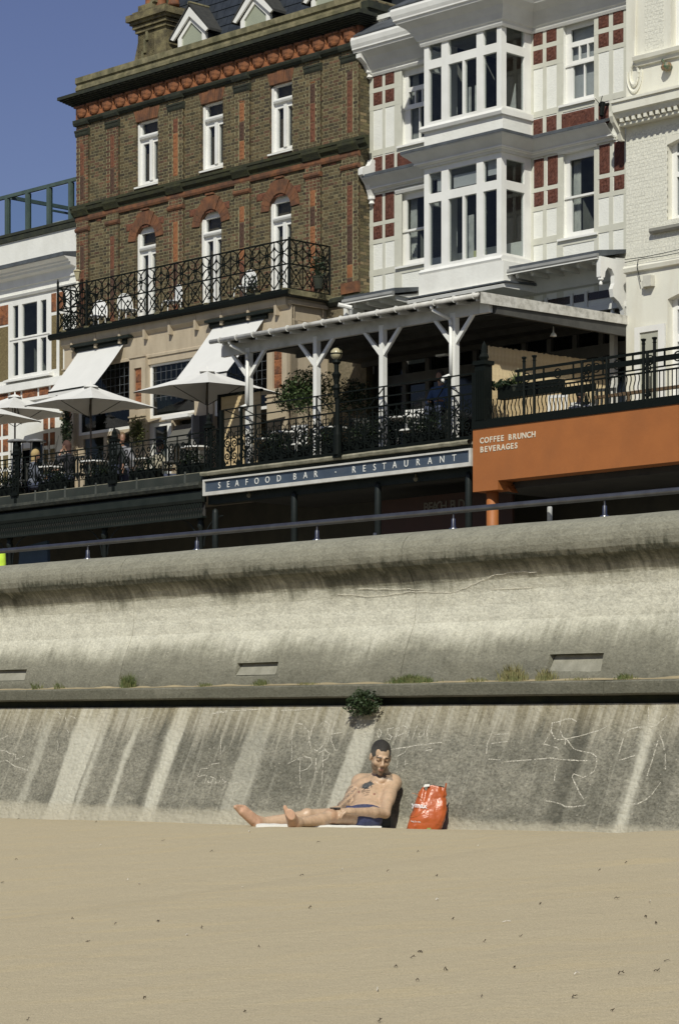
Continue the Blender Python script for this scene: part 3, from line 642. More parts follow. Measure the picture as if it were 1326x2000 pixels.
def window(t, s0, s1, z0, z1, d, panes, dep=.07, mat=None, extra=None, gl=None, name='window', room=True, parent=None, drapes=()):
    """frame with openings given as (a, b, c, e) in s, z; every opening gets its pane"""
    mb = MB(); plate(mb, s0, s1, z0, z1, d, d + dep, panes)
    if extra: extra(mb)
    f = t.part(name, mb, mat or white, parent)
    for a, b, c, e in panes:
        g = MB(); g.box(a - .004, b + .004, d + dep * .55, d + dep * .55 + .006, c - .004, e + .004); t.part('pane', g, gl or G, f)
    for q in drapes:
        g = MB(); kind, a, b, c, e = q[:5]
        if kind == 'blind': g.box(a, b, d + dep + .06, d + dep + .065, c, e); t.part('blind', g, blind, f)
        else:
            n = 10
            for k in range(n):
                x0 = a + (b - a) * k / n; x1 = a + (b - a) * (k + 1) / n; y0 = d + dep + .12 + (.02 if k % 2 else -.02); y1 = d + dep + .12 - (.02 if k % 2 else -.02)
                g.face([(x0, y0, c), (x1, y1, c), (x1, y1, e), (x0, y0, e)])
            t.part('curtain', g, curtain, f)
    if room:
        g = MB(); g.box(s0 + .01, s1 - .01, d + dep + .01, d + dep + 1.6, z0 + .01, z1 - .01, skip='f'); t.part('room_recess', g, roomm, f)
    return f
def rel_mesh(name, w, h, mat, pat, seed=0, ns=9, nz=14, amp=.018):
    mb = MB(); r = random.Random(seed)
    def hgt(u, v):
        x, y = (u - .5) * w, (v - .5) * h
        e = min(u, 1 - u) * w; e2 = min(v, 1 - v) * h
        if min(e, e2) < .012: return 0
        if pat == 'ring':
            q = math.hypot(x, y * .8); a = math.atan2(y, x)
            return amp * (.5 + .5 * math.cos(q * 75 + 2 * math.sin(a * 4))) * (1 if q < h else 0)
        if pat == 'scroll': return amp * (.5 + .5 * math.sin(x * 46 + 3 * math.sin(y * 22)) * math.cos(y * 30 + 2 * math.sin(x * 30)))
        return amp * (.5 + .9 * noise.noise(Vector((x * 22, y * 22, seed))))
    g = [[(-w / 2 + w * i / ns, -hgt(i / ns, k / nz), -h / 2 + h * k / nz) for i in range(ns + 1)] for k in range(nz + 1)]
    for k in range(nz):
        for i in range(ns): mb.face([g[k][i], g[k][i + 1], g[k + 1][i + 1], g[k + 1][i]])
    for a, b in (((-w/2, -h/2), (w/2, -h/2)), ((w/2, -h/2), (w/2, h/2)), ((w/2, h/2), (-w/2, h/2)), ((-w/2, h/2), (-w/2, -h/2))):
        mb.face([(a[0], 0, a[1]), (a[0], .03, a[1]), (b[0], .03, b[1]), (b[0], 0, b[1])])
    return mesh(name, mb, mat)
_rel = {}
def panel(t, x0, x1, yt, yb, d, pat, mat=terra, name='terracotta_panel', xr=None, parent=None, proud=.012):
    """embossed tile filling the photo rectangle whose left edge spans yt..yb"""
    s0, s1 = B.S(x0, d), B.S(x1, d); z1, z0 = B.Z(x0 if xr is None else xr, yt, d), B.Z(x0 if xr is None else xr, yb, d)
    return panel_s(t, s0, s1, z0, z1, d, pat, mat, name, parent, proud)
def panel_s(t, s0, s1, z0, z1, d, pat, mat=terra, name='terracotta_panel', parent=None, proud=.012):
    w, h = s1 - s0, z1 - z0; key = (round(w, 2), round(h, 2), pat, mat.name)
    if key not in _rel: _rel[key] = rel_mesh(name, key[0], key[1], mat, pat, len(_rel), max(5, int(w / .035)), max(5, int(h / .035)))
    return t.inst(name, _rel[key], ((s0 + s1) / 2, d - proud, (z0 + z1) / 2), parent)
def textmesh(s_, size, mat, extrude=.004, bold=0.0):
    cu = bpy.data.curves.new('lettering', 'FONT'); cu.body = s_; cu.size = size; cu.extrude = extrude; cu.align_x = 'CENTER'; cu.offset = bold; cu.resolution_u = 3
    o = bpy.data.objects.new('tmp', cu); COL.objects.link(o); bpy.context.view_layer.update()
    me = bpy.data.meshes.new_from_object(o.evaluated_get(bpy.context.evaluated_depsgraph_get())); bpy.data.objects.remove(o)
    me.transform(Matrix(((1, 0, 0, 0), (0, 0, -1, 0), (0, 1, 0, 0), (0, 0, 0, 1)))); me.materials.clear(); me.materials.append(mat); me.name = 'lettering'
    return me
def letters(t, L, z, size, d, mat, parent=None, bold=0.0, sx=1.0):
    for ch, s in L:
        o = t.inst('letter', textmesh(ch, size, mat, .004, bold), (s, d, z), parent); o.scale = (sx, 1, 1)

# ================================================================ brick house
bz0, bz1 = 12.35, 19.08
bh = T('brick_house', 'dark yellow-brown brick house with orange terracotta frieze, narrow white windows and slate roof', 'house', B, (-4, 0, 4.7)); 
BL, BR = B.S(152.5, 0), B.S(703, 0)
ZF0, ZF1 = B.Z(153, 237.5, 0), B.Z(153, 211.5, 0)      # frieze
top_z, bot_z = 17.57, 15.98
wins3 = [(B.S(a, 0) , B.S(b, 0)) for a, b in ((267.5, 309), (394.5, 436), (528, 571))]
wins2 = [(B.S(a, 0), B.S(b, 0)) for a, b in ((267, 305), (392, 433), (527, 569))]
H3 = [(a, b, bot_z, top_z) for a, b in wins3]; zc2 = 15.00; zs2 = 14.72
H2 = [(a, b, bz0, zc2) for a, b in wins2]
mb = MB(); plate(mb, BL, BR, bz0 - .1, ZF1 + .05, 0.0, .25, H3 + H2); bh.part('wall', mb, mortar)
mb = MB(); mb.box(BL + .01, BR - .02, .26, 9, 4.8, 18.9); bh.part('building_body', mb, M('dull_brick', (.13, .1, .06), None, 3, .9))
pil = [(B.S(a, 0), B.S(b, 0)) for a, b in ((153, 176), (211.6, 235), (332.7, 361), (462, 490.5), (599.5, 629), (670.5, 703))]
allH = H3 + H2 + [(a + .001, b - .001, bz0, ZF0) for a, b in pil]
Lb = bricks(BL, BR, bz0, ZF0 - .03, 0.0, allH, 'yellow', 5)
lay(bh, Lb, 0.0, brick, 300)
# reveals of the window openings: brick-coloured liners
mb = MB()
for a, b, c, e in H3 + H2:
    n = int((e - c) / .075)
    for k in range(n): mb.col = brickcol('yellow', rnd); mb.box(a - .02, a + .006, .0, .12, c + k * .075 + .006, c + (k + 1) * .075 - .006, skip='l')
bh.part('reveal_bricks', mb, brick, kind='stuff')
# pilasters: proud strips of bricks with terracotta centre panels
ZS0, ZS1 = 15.50, 15.83                                  # string course
tp = [M('panel_orange', (.29, .115, .045), (.2, .08, .03), 12, .8), M('panel_dark', (.085, .04, .024), (.05, .028, .018), 12, .85), M('panel_red', (.17, .062, .03), (.1, .04, .022), 12, .85)]
for i, (a, b) in enumerate(pil):
    core = MB(); core.box(a, b, -.055, 0, bz0, ZS0 - .02); core.box(a, b, -.055, 0, ZS1, ZF0 - .04); p = bh.part('pilaster', core, mortar)
    w = b - a; c0, c1 = a + w * .3, b - w * .32
    L1 = bricks(a, b + .0, ZS1 + .02, ZF0 - .04, -.055, [(c0, c1, ZS1 + .15, ZF0 - .62)], 'yellow' if i > 1 else 'red', 40 + i, L=.15, Hd=.10)
    L2 = bricks(a, b, bz0, ZS0 - .03, -.055, [(c0, c1, bz0, ZS0 - .62)], 'red' if i in (0, 2, 4) else 'yellow', 50 + i, L=.15, Hd=.10)
    lay(bh, L1 + L2, -.055, brick, 0, parent=p)
    # right-hand return of each pilaster in bricks
    mb = MB()
    for (z0, z1) in ((bz0, ZS0 - .03), (ZS1, ZF0 - .04)):
        n = int((z1 - z0) / .075)
        for k in range(n): mb.col = brickcol('yellow', rnd); mb.box(b, b + .006, -.06, -.002, z0 + k * .075 + .006, z0 + (k + 1) * .075 - .006)
    bh.part('pilaster_return', mb, brick, p, kind='stuff')
    for (z0, z1) in ((bz0 + .05, ZS0 - .62), (ZS1 + .15, ZF0 - .62)):
        z = z0
        while z < z1 - .05:
            h = min(rnd.choice([.3, .45, .6]), z1 - z)
            m = rnd.choice(tp if i in (3, 5, 4, 2) else tp[1:]); 
            panel_s(bh, c0 + .012, c1 - .012, z + .006, z + h - .006, -.05, 'noise', m, 'pilaster_panel', p, .008); z += h
    for zt in (ZF0 - .08, ZS0 - .28):                     # moulded capitals
        mb = MB(); mb.sweep([(0, zt - .34), (-.065, zt - .34), (-.085, zt - .30), (-.095, zt - .24), (-.11, zt - .22), (-.11, zt - .18), (-.06, zt - .16), (0, zt - .16)] if zt > 16 else [(0, zt - .06), (-.075, zt - .06), (-.1, zt - .02), (-.1, zt + .02), (-.07, zt + .05), (0, zt + .05)], a - .02, b + .02)
        bh.part('capital', mb, darkstone if zt > 16 else redbrick, p)
    if i in (0, 5): mb = MB(); mb.box(a - .01, b + .01, -.075, 0, bz0, bz0 + .25); bh.part('plinth_block', mb, redbrick, p)
# frieze with hanging swags
mb = MB(); mb.box(BL, BR + .02, -.06, .1, ZF0, ZF1 + .04); fz = bh.part('frieze', mb, terra2)
sg = MB(); sw_w = .50
pr = []
for j in range(9):
    f = j / 8; z = -.0 - .27 * f
    wdt = .205 * math.sqrt(max(0, 1 - (f * 1.0) ** 2.4)); dp = .075 * math.sqrt(max(0, 1 - f ** 2)) + .012
    pr.append([(wdt * math.cos(R(k * 180 / 12)), -.01 - dp * math.sin(R(k * 180 / 12)) * (1 + .25 * noise.noise(Vector((k * .55, j * .7, 3)))), z) for k in range(13)])
for j in range(8):
    for k in range(12): sg.face([pr[j][k], pr[j][k + 1], pr[j + 1][k + 1], pr[j + 1][k]])
sg.box(-.205, .205, -.115, 0, 0, .045)
sgm = mesh('swag', sg, terra2, smooth=True)
tg = MB(); tg.prism([(-.075, -.33), (.075, -.33), (0, -.2)], -.05, 0); tg.bar((0, -.05, -.02), (0, -.02, -.2), .045, .02, n=6); tgm = mesh('drop', tg, terra2)
n = 20; st = (BR - BL) / n
for k in range(n):
    bh.inst('swag', sgm, (BL + st * (k + .5), -.055, ZF1 - .05), fz, scale=(st / .5, 1, 1))
    if k: bh.inst('swag_drop', tgm, (BL + st * k, -.058, ZF1 - .0), fz)
# moulding under the frieze, cornice, parapet
mb = MB(); mb.sweep([(0, ZF0 - .13), (-.05, ZF0 - .13), (-.075, ZF0 - .085), (-.1, ZF0 - .075), (-.12, ZF0 - .03), (-.12, ZF0), (0, ZF0)], BL - .06, BR + .1); bh.part('moulding', mb, darkstone)
for a, b in pil: mb = MB(); mb.sweep([(0, ZF0 - .15), (-.12, ZF0 - .15), (-.15, ZF0 - .09), (-.155, ZF0 - .01), (0, ZF0 - .01)], a - .03, b + .03); bh.part('moulding_break', mb, darkstone)
zc0, zc1 = ZF1 + .03, B.Z(132, 185, -.38)
cor = MB(); nst = 5
for k in range(nst):
    z0 = zc0 + (zc1 - .08 - zc0) * k / nst; z1 = zc0 + (zc1 - .08 - zc0) * (k + 1) / nst; dp = -.07 - .27 * (k + 1) / nst
    cor.box(BL + dp * .9, BR - dp * .9 + .02, dp, .2, z0, z1 - .018); cor.box(BL + dp * .8, BR - dp * .8, dp + .03, .2, z1 - .018, z1)
cor.box(BL - .36, BR + .36, -.38, .2, zc1 - .08, zc1)
co = bh.part('cornice', cor, darkstone)
dn = MB()
for k in range(nst):
    z0 = zc0 + (zc1 - .08 - zc0) * k / nst; dp = -.07 - .27 * (k + 1) / nst; s = BL
    h = (zc1 - .08 - zc0) / nst
    while s < BR + .2: dn.box(s, s + .1, dp - .018, dp, z0 + .012, z0 + h - .03); s += .225 
bh.part('corbel_bricks', dn, M('corbel_brick', (.035, .034, .02), (.012, .015, .01), 9, .9, .004, 40), co, kind='stuff')
zp = 19.09
mb = MB(); mb.box(BL, BR + .02, -.02, .3, zc1, zp - .36); mb.sweep([(.32, zp - .36), (-.02, zp - .36), (-.06, zp - .32), (-.06, zp - .24), (-.03, zp - .22), (-.03, zp - .17), (-.07, zp - .14), (-.07, zp), (.34, zp)], BL - .02, BR + .05)
bh.part('parapet', mb, lichen)
mb = MB()
for k in range(60):
    s = BL + (BR - BL) * k / 60; mb.box(s + .005, s + (BR - BL) / 60 - .008, -.028, -.01, zc1 + .02, zp - .4)
bh.part('parapet_blocks', mb, M('parapet_brick', (.16, .14, .07), (.08, .07, .04), 6, .95, .004, 40, grime=(.03, .03, .02), gscale=(4, 4, 4), gamt=.8), kind='stuff')
# right-hand return wall over the white house roof
L = []
mb = MB(); mb.box(BR - .2, BR + .0, .03, 1.9, 17.9, zp - .02); bh.part('return_wall', mb, mortar)
mb = MB(); r = random.Random(4); k = 0; z = 17.4
while z < zp - .08:
    s = .02 - (.1 if k % 2 else 0); t_ = 0
    while s < 1.88:
        ln = .2215 if t_ % 2 == 0 else .112; mb.col = brickcol('yellow', r); mb.box(BR + .0, BR + .006, max(s, .0) + .006, min(s + ln, 1.9) - .006, z + .006, z + .069); s += ln; t_ += 1
    z += .075; k += 1
bh.part('return_bricks', mb, brick, kind='stuff')
mb = MB(); mb.sweep([(0, 0)], 0, 0, False, False) if 0 else None
mb.box(BR - .05, BR + .24, -.02, 2.0, zp - .62, zp - .36); mb.box(BR - .05, BR + .30, -.02, 2.0, zp - .36, zp - .2); bh.part('return_cornice', mb, darkstone)
# narrow brick return below (right corner)
mb = MB(); r = random.Random(8); k = 0; z = bz0 - .2
while z < 18.0:
    ds = [(-.0, .11), (.11, .3)] if k % 2 else [(-.0, .2), (.2, .3)]
    for a, b in ds: mb.col = brickcol('soot', r); mb.box(BR + .0, BR + .006, a + .005, b - .005, z + .006, z + .069)
    z += .075; k += 1
bh.part('corner_bricks', mb, brick, kind='stuff')
# string course and the panels below it
mb = MB(); mb.sweep([(0, ZS0 + .05), (-.04, ZS0 + .05), (-.06, ZS0 + .12), (-.12, ZS0 + .17), (-.14, ZS0 + .25), (-.16, ZS0 + .27), (-.16, ZS1), (0, ZS1 + .03)], BL - .14, BR + .3); sc_ = bh.part('string_course', mb, M('mossy_string', (.035, .036, .016), (.02, .022, .012), 6, .95, .008, 30, grime=(.08, .08, .02), gscale=(4, 4, 9), gamt=.5))
mb = MB(); mb.sweep([(0, ZS0 - .08), (-.05, ZS0 - .08), (-.07, ZS0 - .03), (-.07, ZS0 + .05), (0, ZS0 + .05)], BL - .02, BR + .02); bh.part('string_fillet', mb, redbrick, sc_)
for a, b in pil: mb = MB(); mb.sweep([(0, ZS0 + .06), (-.1, ZS0 + .06), (-.13, ZS0 + .12), (-.175, ZS0 + .2), (-.175, ZS0 + .26), (0, ZS0 + .26)], a - .03, b + .03); bh.part('string_break', mb, M('mossy_string', (1, 1, 1)), sc_)
zt = B.Z(502, 366, 0)
for a, b in ((248, 321), (371, 449), (502, 588)):
    s0, s1 = B.S(a, 0), B.S(b, 0); n = 3
    for k in range(n): panel_s(bh, s0 + (s1 - s0) * k / n, s0 + (s1 - s0) * (k + 1) / n - .008, zt - .34 - .0, zt - .17, -.0, 'scroll', tp[2], 'frieze_panel', None, .012)
for a, b, y0, y1 in ((190, 199, 418, 433), (646.6, 656.8, 306, 323)): panel(bh, a, b, y0, y1, 0, 'noise', tp[2], 'square_panel')
# flat rubbed-brick arches (top row)
for a, b in wins3:
    hA = .27; wA = b - a; core = MB(); core.prism([(a - .0, top_z), (b + .0, top_z), (b + .09, top_z + hA), (a - .09, top_z + hA)], -.012, .1); ar = bh.part('window_arch', core, mortar)
    vs_ = MB(); n = 11
    for k in range(n):
        f0, f1 = k / n, (k + 1) / n; e = .004; up = .045 if 3 < k < 7 else 0; pr_ = -.03 if 3 < k < 7 else -.022
        vs_.prism([(a + wA * f0 + e, top_z - .004), (a + wA * f1 - e, top_z - .004), (a - .09 + (wA + .18) * f1 - e, top_z + hA + up), (a - .09 + (wA + .18) * f0 + e, top_z + hA + up)], pr_, .1)
    bh.part('voussoirs', vs_, redbrick, ar, kind='stuff')
# segmental arches (lower row)
for a, b in wins2:
    c = (a + b) / 2; hw = (b - a) / 2; rise = zc2 - zs2; Rr = (hw * hw + rise * rise) / (2 * rise); z_c = zc2 - Rr; t0 = math.asin(hw / Rr); hA = .28
    core = MB(); poly = [(c + Rr * math.sin(t), z_c + Rr * math.cos(t)) for t in np.linspace(-t0, t0, 9)] + [(b + .001, zc2 + .02), (a - .001, zc2 + .02)]
    poly = [(c + Rr * math.sin(t), z_c + Rr * math.cos(t)) for t in np.linspace(-t0, t0, 9)]
    core.prism([poly[0]] + poly[1:] + [(b + .05, zc2 + .1), (a - .05, zc2 + .1)], -.004, .1); ar = bh.part('window_arch', core, redbrick)
    vs_ = MB(); n = 12
    for k in range(n):
        q0, q1 = -t0 * 1.18 + t0 * 2.36 * k / n + .006, -t0 * 1.18 + t0 * 2.36 * (k + 1) / n - .006; up = .05 if n // 2 - 2 <= k <= n // 2 + 1 else 0
        R2 = Rr + hA + up; vs_.prism([(c + Rr * math.sin(q0), z_c + Rr * math.cos(q0)), (c + Rr * math.sin(q1), z_c + Rr * math.cos(q1)), (c + R2 * math.sin(q1), z_c + R2 * math.cos(q1)), (c + R2 * math.sin(q0), z_c + R2 * math.cos(q0))], -.045 if up else -.03, .1)
    vs_.box(c - .14, c + .14, -.07, .0, zc2 + hA + .06, zc2 + hA + .1)
    bh.part('voussoirs', vs_, redbrick, ar, kind='stuff')
# windows of the brick house
def bwin(a, b, z0, z1, i, low):
    d = .09; w = b - a; tz = z1 - (.40 if not low else .58); hd = .05 if not low else .2
    pn = [(a + .1, b - .03, tz + .05, z1 - hd), (a + .16, a + w * .50, z0 + .1, tz - .16), (a + w * .68, b - .01, z0 + .1, tz - .16)]
    def ex(mb):
        mb.sweep([(d, tz - .06), (d - .07, tz - .04), (d - .09, tz + .0), (d - .09, tz + .03), (d - .05, tz + .06), (d, tz + .06)], a + .1, b - .02)
        mb.box(a + .0, a + .07, d - .05, d, z0, z1 - hd); mb.box(a + w * .5 + .02, a + w * .68 - .02, d - .035, d, z0 + .1, tz - .1)
        mb.sweep([(d + .02, z0 - .06), (d - .13, z0 - .06), (d - .13, z0 - .02), (d + .02, z0 + .03)], a - .06 if not low else a, b + .01)
    dr = [('curtain', a + .2, a + w * .46, z0 + .1, tz - .14)] if i != 2 else [('curtain', a + w * .5, a + w * .62, z0 + .1, tz - .2), ('curtain', b - .14, b - .02, z0 + .1, z0 + .8)]
    window(bh, a + .0, b, z0, z1, d, pn, .08, extra=ex, drapes=dr)
for i, (a, b) in enumerate(wins3): bwin(a, b, bot_z, top_z - .001, i, False)
for i, (a, b) in enumerate(wins2): bwin(a, b, bz0 + .05, zc2 - .001, i, True)
# rubble patch under the balcony at right, dark moulding
mb = MB(); mb.sweep([(0.02, 12.1), (-.06, 12.12), (-.12, 12.2), (-.12, 12.28), (0.02, 12.34)], B.S(645, 0), BR + .1); bh.part('base_moulding', mb, darkstone)
mb = MB(); mb.box(B.S(628, 0), BR + .2, -.0, .2, 8, 12.12); bh.part('rubble_wall', mb, M('rubble', (.2, .16, .1), (.12, .1, .06), 9, .95, .02, 16))
# mansard, chimney, dormers
rs0, rs1 = B.S(283, .6), BR
mb = MB(); nC = 14
for k in range(nC):
    f0, f1 = k / nC, (k + 1) / nC; d0, d1 = .55 + .9 * f0, .55 + .9 * f1; z0, z1 = 18.75 + 3.2 * f0, 18.75 + 3.2 * f1; s = rs0 + (0 if k % 2 else -.15)
    while s < rs1: mb.face([(max(s, rs0) + .004, d0 - .03, z0 - .02), (min(s + .3, rs1) - .004, d0 - .03, z0 - .02), (min(s + .3, rs1) - .004, d1 - .0, z1 + .01), (max(s, rs0) + .004, d1 - .0, z1 + .01)]); mb.face([(max(s, rs0) + .004, d0 - .03, z0 - .02), (max(s, rs0) + .004, d0, z0 - .02), (min(s + .3, rs1) - .004, d0, z0 - .02), (min(s + .3, rs1) - .004, d0 - .03, z0 - .02)]); s += .3
rf = bh.part('slates', mb, slate, kind='stuff'); mb = MB(); mb.face([(rs0, .57, 18.7), (rs1, .57, 18.7), (rs1, 1.47, 21.95), (rs0, 1.47, 21.95)]); mb.box(rs0, rs1, 1.4, 9, 18.8, 21.95); rf = bh.part('roof', mb, slate)
mb = MB(); mb.prism([(rs0 - .02, 18.8), (rs0 + .2, 18.8), (rs0 + .2, 21.5), (rs0 - .02, 21.5)], .3, .34) if 0 else None
# chimney: raking brick wing plus stack
ch = MB(); cs0, cs1 = B.S(262, .3), B.S(301, .3); csR = cs1 + .0
zk = B.Z(300, 62, .3) - .25
chs0, chs1 = B.S(270, .3), B.S(302, .3)
ch.prism([(B.S(259, .3), 19.0), (B.S(281, .3), 19.0), (chs1, zk - .35), (chs1, zk + 1.0), (chs0, zk + 1.0), (chs0, zk + .1)], .3, .95)
cm = M('chimney_brick', (.2, .17, .085), (.11, .09, .05), 5, .95, .01, 25, grime=(.04, .035, .02), gscale=(5, 5, 5), gamt=.7)
cs0 = chs0; cst = MB(); zc = B.Z(263, 34, .15) - .32; cst.box(chs0, chs1 + .45, .3, 1.1, zk - .6, zc)
for k in range(3): cst.box(chs0 - .05 * (k + 1), chs1 + .45 + .05 * (k + 1), .3 - .05 * (k + 1), 1.1 + .05 * (k + 1), zc - .06 + k * .1, zc + .02 + k * .1)
cst.box(chs0 - .22, chs1 + .66, .08, 1.3, zc + .22, zc + .38); cst.box(chs0 - .1, chs1 + .5, .2, 1.2, zc + .38, zc + .46)
chm = bh.part('chimney', ch, cm); bh.part('chimney_stack', cst, cm, chm)
mb = MB()
for k in range(6): mb.box(B.S(281, .3) - .05 + .085 * k, B.S(281, .3) + .03 + .085 * k, .26, .95, 19.05 + k * .3, 19.4 + k * .3)
bh.part('coping_step', mb, lichen, chm)
pot = MB(); pot.lathe((0, 0, 0), [(.14, 0), (.15, .05), (.13, .1), (.115, .5), (.14, .52), (.14, .6), (.1, .6), (.1, .3)], 14); potm = mesh('chimney_pot', pot, terra2, smooth=True)
for x in (294, 315, 340): bh.inst('chimney_pot', potm, (B.S(x, .5), .5, zc + .44), chm)
def dormer(xa, xb, xap, yap, ybase, i, half=False):
    d = .42; s0, s1 = B.S(xa, d), B.S(xb, d); sa = (s0 + s1) / 2; za = B.Z(xap, yap, d); w = s1 - s0
    ze = za - w * .47; zb = 18.95
    mb = MB()
    i0, i1 = s0 + .2, s1 - .18
    # front face with gabled opening
    def up(s): return za - .2 - abs(s - sa) * .94
    fr = [(i0, zb, ), (i1, zb), (i1, up(i1)), (sa, up(sa)), (i0, up(i0))]; ins = [(i0 + .13, zb + .12), (i1 - .13, zb + .12), (i1 - .13, up(i1 - .13) - .12), (sa, up(sa) - .16), (i0 + .13, up(i0 + .13) - .12)]
    for y in (d, d + .08):
        for k in range(5):
            a, b = fr[k], fr[(k + 1) % 5]; c, e = ins[(k + 1) % 5], ins[k]; mb.face([(a[0], y, a[1]), (b[0], y, b[1]), (c[0], y, c[1]), (e[0], y, e[1])])
    for k in range(5): a, b = ins[k], ins[(k + 1) % 5]; mb.face([(a[0], d, a[1]), (b[0], d, b[1]), (b[0], d + .08, b[1]), (a[0], d + .08, a[1])]); a, b = fr[k], fr[(k + 1) % 5]; mb.face([(a[0], d, a[1]), (b[0], d, b[1]), (b[0], d + .08, b[1]), (a[0], d + .08, a[1])])
    o = bh.part('dormer', mb, white)
    g = MB(); g.face([(p[0], d + .04, p[1]) for p in ins]); bh.part('pane', g, M('dormer_blind_glass', (.34, .36, .27), (.3, .32, .24), 2, .25), o)
    bb = MB(); bw = .2
    bb.prism([(s0, ze), (s0 + .1, ze - .05), (sa, za - bw * 1.1), (s1 - .1, ze - .05), (s1, ze), (sa, za)], d - .07, d - .02); bh.part('bargeboard', bb, white, o)
    rr = MB()
    for a, b in (((s0 - .05, ze - .04), (sa, za + .06)), ((sa, za + .06), (s1 + .05, ze - .04))):
        rr.face([(a[0], d - .08, a[1]), (b[0], d - .08, b[1]), (b[0], 2.2, b[1]), (a[0], 2.2, a[1])]); rr.face([(a[0], d - .08, a[1] + .06), (b[0], d - .08, b[1] + .06), (b[0], 2.2, b[1] + .06), (a[0], 2.2, a[1] + .06)])
        rr.face([(a[0], d - .08, a[1]), (b[0], d - .08, b[1]), (b[0], d - .08, b[1] + .06), (a[0], d - .08, a[1] + .06)])
    rr.face([(s1 + .05, d - .08, ze - .04), (s1 + .05, 2.2, ze - .04), (s1 + .05, 2.2, ze + .02), (s1 + .05, d - .08, ze + .02)])
    bh.part('dormer_roof', rr, M('dormer_slate', (.045, .045, .04), (.03, .03, .028), 8, .8, .004, 30), o)
    cc = MB(); cc.box(i1 - .02, i1, d + .08, 2.2, zb, up(i1)); cc.box(i0, i0 + .02, d + .08, 2.2, zb, up(i0)); bh.part('cheek', cc, slate, o)
    cc = MB(); cc.bar((sa, d - .08, za + .1), (sa, 1.9, za + .1), .05, n=6); bh.part('ridge_tile', cc, lichen, o)
dormer(337.5, 411, 370, 16, 90, 0); dormer(459, 537, 496, -22, 55, 1); dormer(596, 678, 635, -62, 20, 2)
# white lantern structure behind the dormers
mb = MB(); s0, s1 = B.S(360, 2.2), B.S(470, 2.2); mb.box(s0, s0 + .22, 2.2, 2.5, 19.2, 24); bh.part('roof_post', mb, white)
mb = MB(); zz = B.Z(372, 3, 2.2); mb.bar((s0 + .2, 2.3, B.Z(385, 12, 2.2)), (B.S(470, 2.2), 2.3, B.Z(470, -8, 2.2)), .09, n=4); mb.box(s0 + .22, B.S(480, 2.2), 2.35, 4, 19.2, B.Z(385, 12, 2.2)); bh.part('lantern', mb, white)

# ---------------------------------------------------------------- balcony of the brick house
db = -1.30; bs0, bs1 = B.S(112, db), B.S(563, db)
bal = T('balcony', 'long first-floor balcony with black ornamental iron railing on the brick house', 'balcony', B, (0, 0, 12.2))
zg = 12.36
mb = MB(); mb.sweep([(.0, zg - .12), (db - .02, zg - .12), (db - .02, zg), (.0, zg)], bs0 - .1, bs1 + .02); bal.part('deck', mb, M('balcony_lead', (.07, .075, .07), (.04, .045, .045), 5, .6, .003, 30))
mb = MB(); mb.sweep([(db - .02, zg - .13), (db - .07, zg - .15), (db - .13, zg - .1), (db - .14, zg - .03), (db - .11, zg - .0), (db - .02, zg + .01)], bs0 - .2, bs1 + .09); bal.part('gutter', mb, black)
mb = MB(); mb.box(0, .09, -.06, .1, 0, .06); _m = mesh('gutter_bracket', mb, lichen)
for k in range(10): bal.inst('gutter_bracket', _m, (bs0 + .25 + (bs1 - bs0 - .4) * k / 9, db, zg))
mb = MB(); mb.box(bs1 + .02, bs1 + .09, db - .08, 0, zg - .1, zg + .02); bal.part('edge_trim', mb, lichen)
mb = MB(); mb.sweep([(.0, zg - .62), (db + .3, zg - .62), (db + .26, zg - .52), (db + .2, zg - .5), (db + .14, zg - .38), (db + .04, zg - .3), (db + .02, zg - .12), (.0, zg - .12)], bs0 + .1, bs1 - .12); bal.part('soffit_moulding', mb, beige)
mb = MB(); mb.prism([(0, -.15), (.07, -.15), (.07, -.5), (0, -.5)], .02, .34); _m = mesh('bracket', mb, beige)
for k in range(9): bal.inst('bracket', _m, (bs0 + .5 + (bs1 - bs0 - 1) * k / 8, db, zg))
def rail_module(w, ztop, zmid):
    mb = MB(); r_ = .0145
    for x in (0, w): mb.bar((x, 0, 0), (x, 0, ztop), .012, n=4)
    q = ztop - zmid
    for cx, a0, a1 in ((0, 270, 450), (w, 90, 270)): mb.ring((cx, 0, zmid + q / 2), q * .52, r_, 8, R(a0), R(a1), 4)
    mb.ring((w / 2, 0, zmid), w * .55, r_, 6, R(20), R(160), 4); mb.ring((w / 2, 0, ztop), w * .55, r_, 6, R(200), R(340), 4)
    mb.ring((w / 2, 0, zmid + q / 2), .035, .012, 6, m=4)
    mb.bar((0, 0, .08), (w, 0, zmid - .02), r_, n=4); mb.bar((w, 0, .08), (0, 0, zmid - .02), r_, n=4)
    mb.ring((w / 2, 0, zmid / 2 + .03), w * .3, .01, 8, m=4)
    for x in (w * .25, w * .5, w * .75): mb.bar((x, 0, zmid * .5), (x, 0, zmid * .5 + .1), .011, .003, n=4)
    for (x, z) in ((w / 2, zmid - .14), (w / 2, .16)):
        for t_ in range(3): mb.bar((x, 0, z), (x + .05 * math.cos(R(90 * t_)), 0, z + .05 * math.sin(R(90 * t_))), .02, .012, n=4)
    return mesh('railing_panel', mb, black)
zr = 13.52 - zg; rm = rail_module(.47, zr - .02, zr * .52)
nseg = int((bs1 - bs0) / .47); stp = (bs1 - bs0) / nseg
for k in range(nseg): bal.inst('railing_panel', rm, (bs0 + k * stp, db + .03, zg), scale=(stp / .47, 1, 1))
side_o = []
for sx in (bs1, bs0):
    for k in range(3):
        o = bal.inst('railing_panel', rm, (sx, db + .03 + k * .42, zg)); o.rotation_euler = (0, 0, R(90)); o.scale = (.42 / .47, 1, 1)
mb = MB()
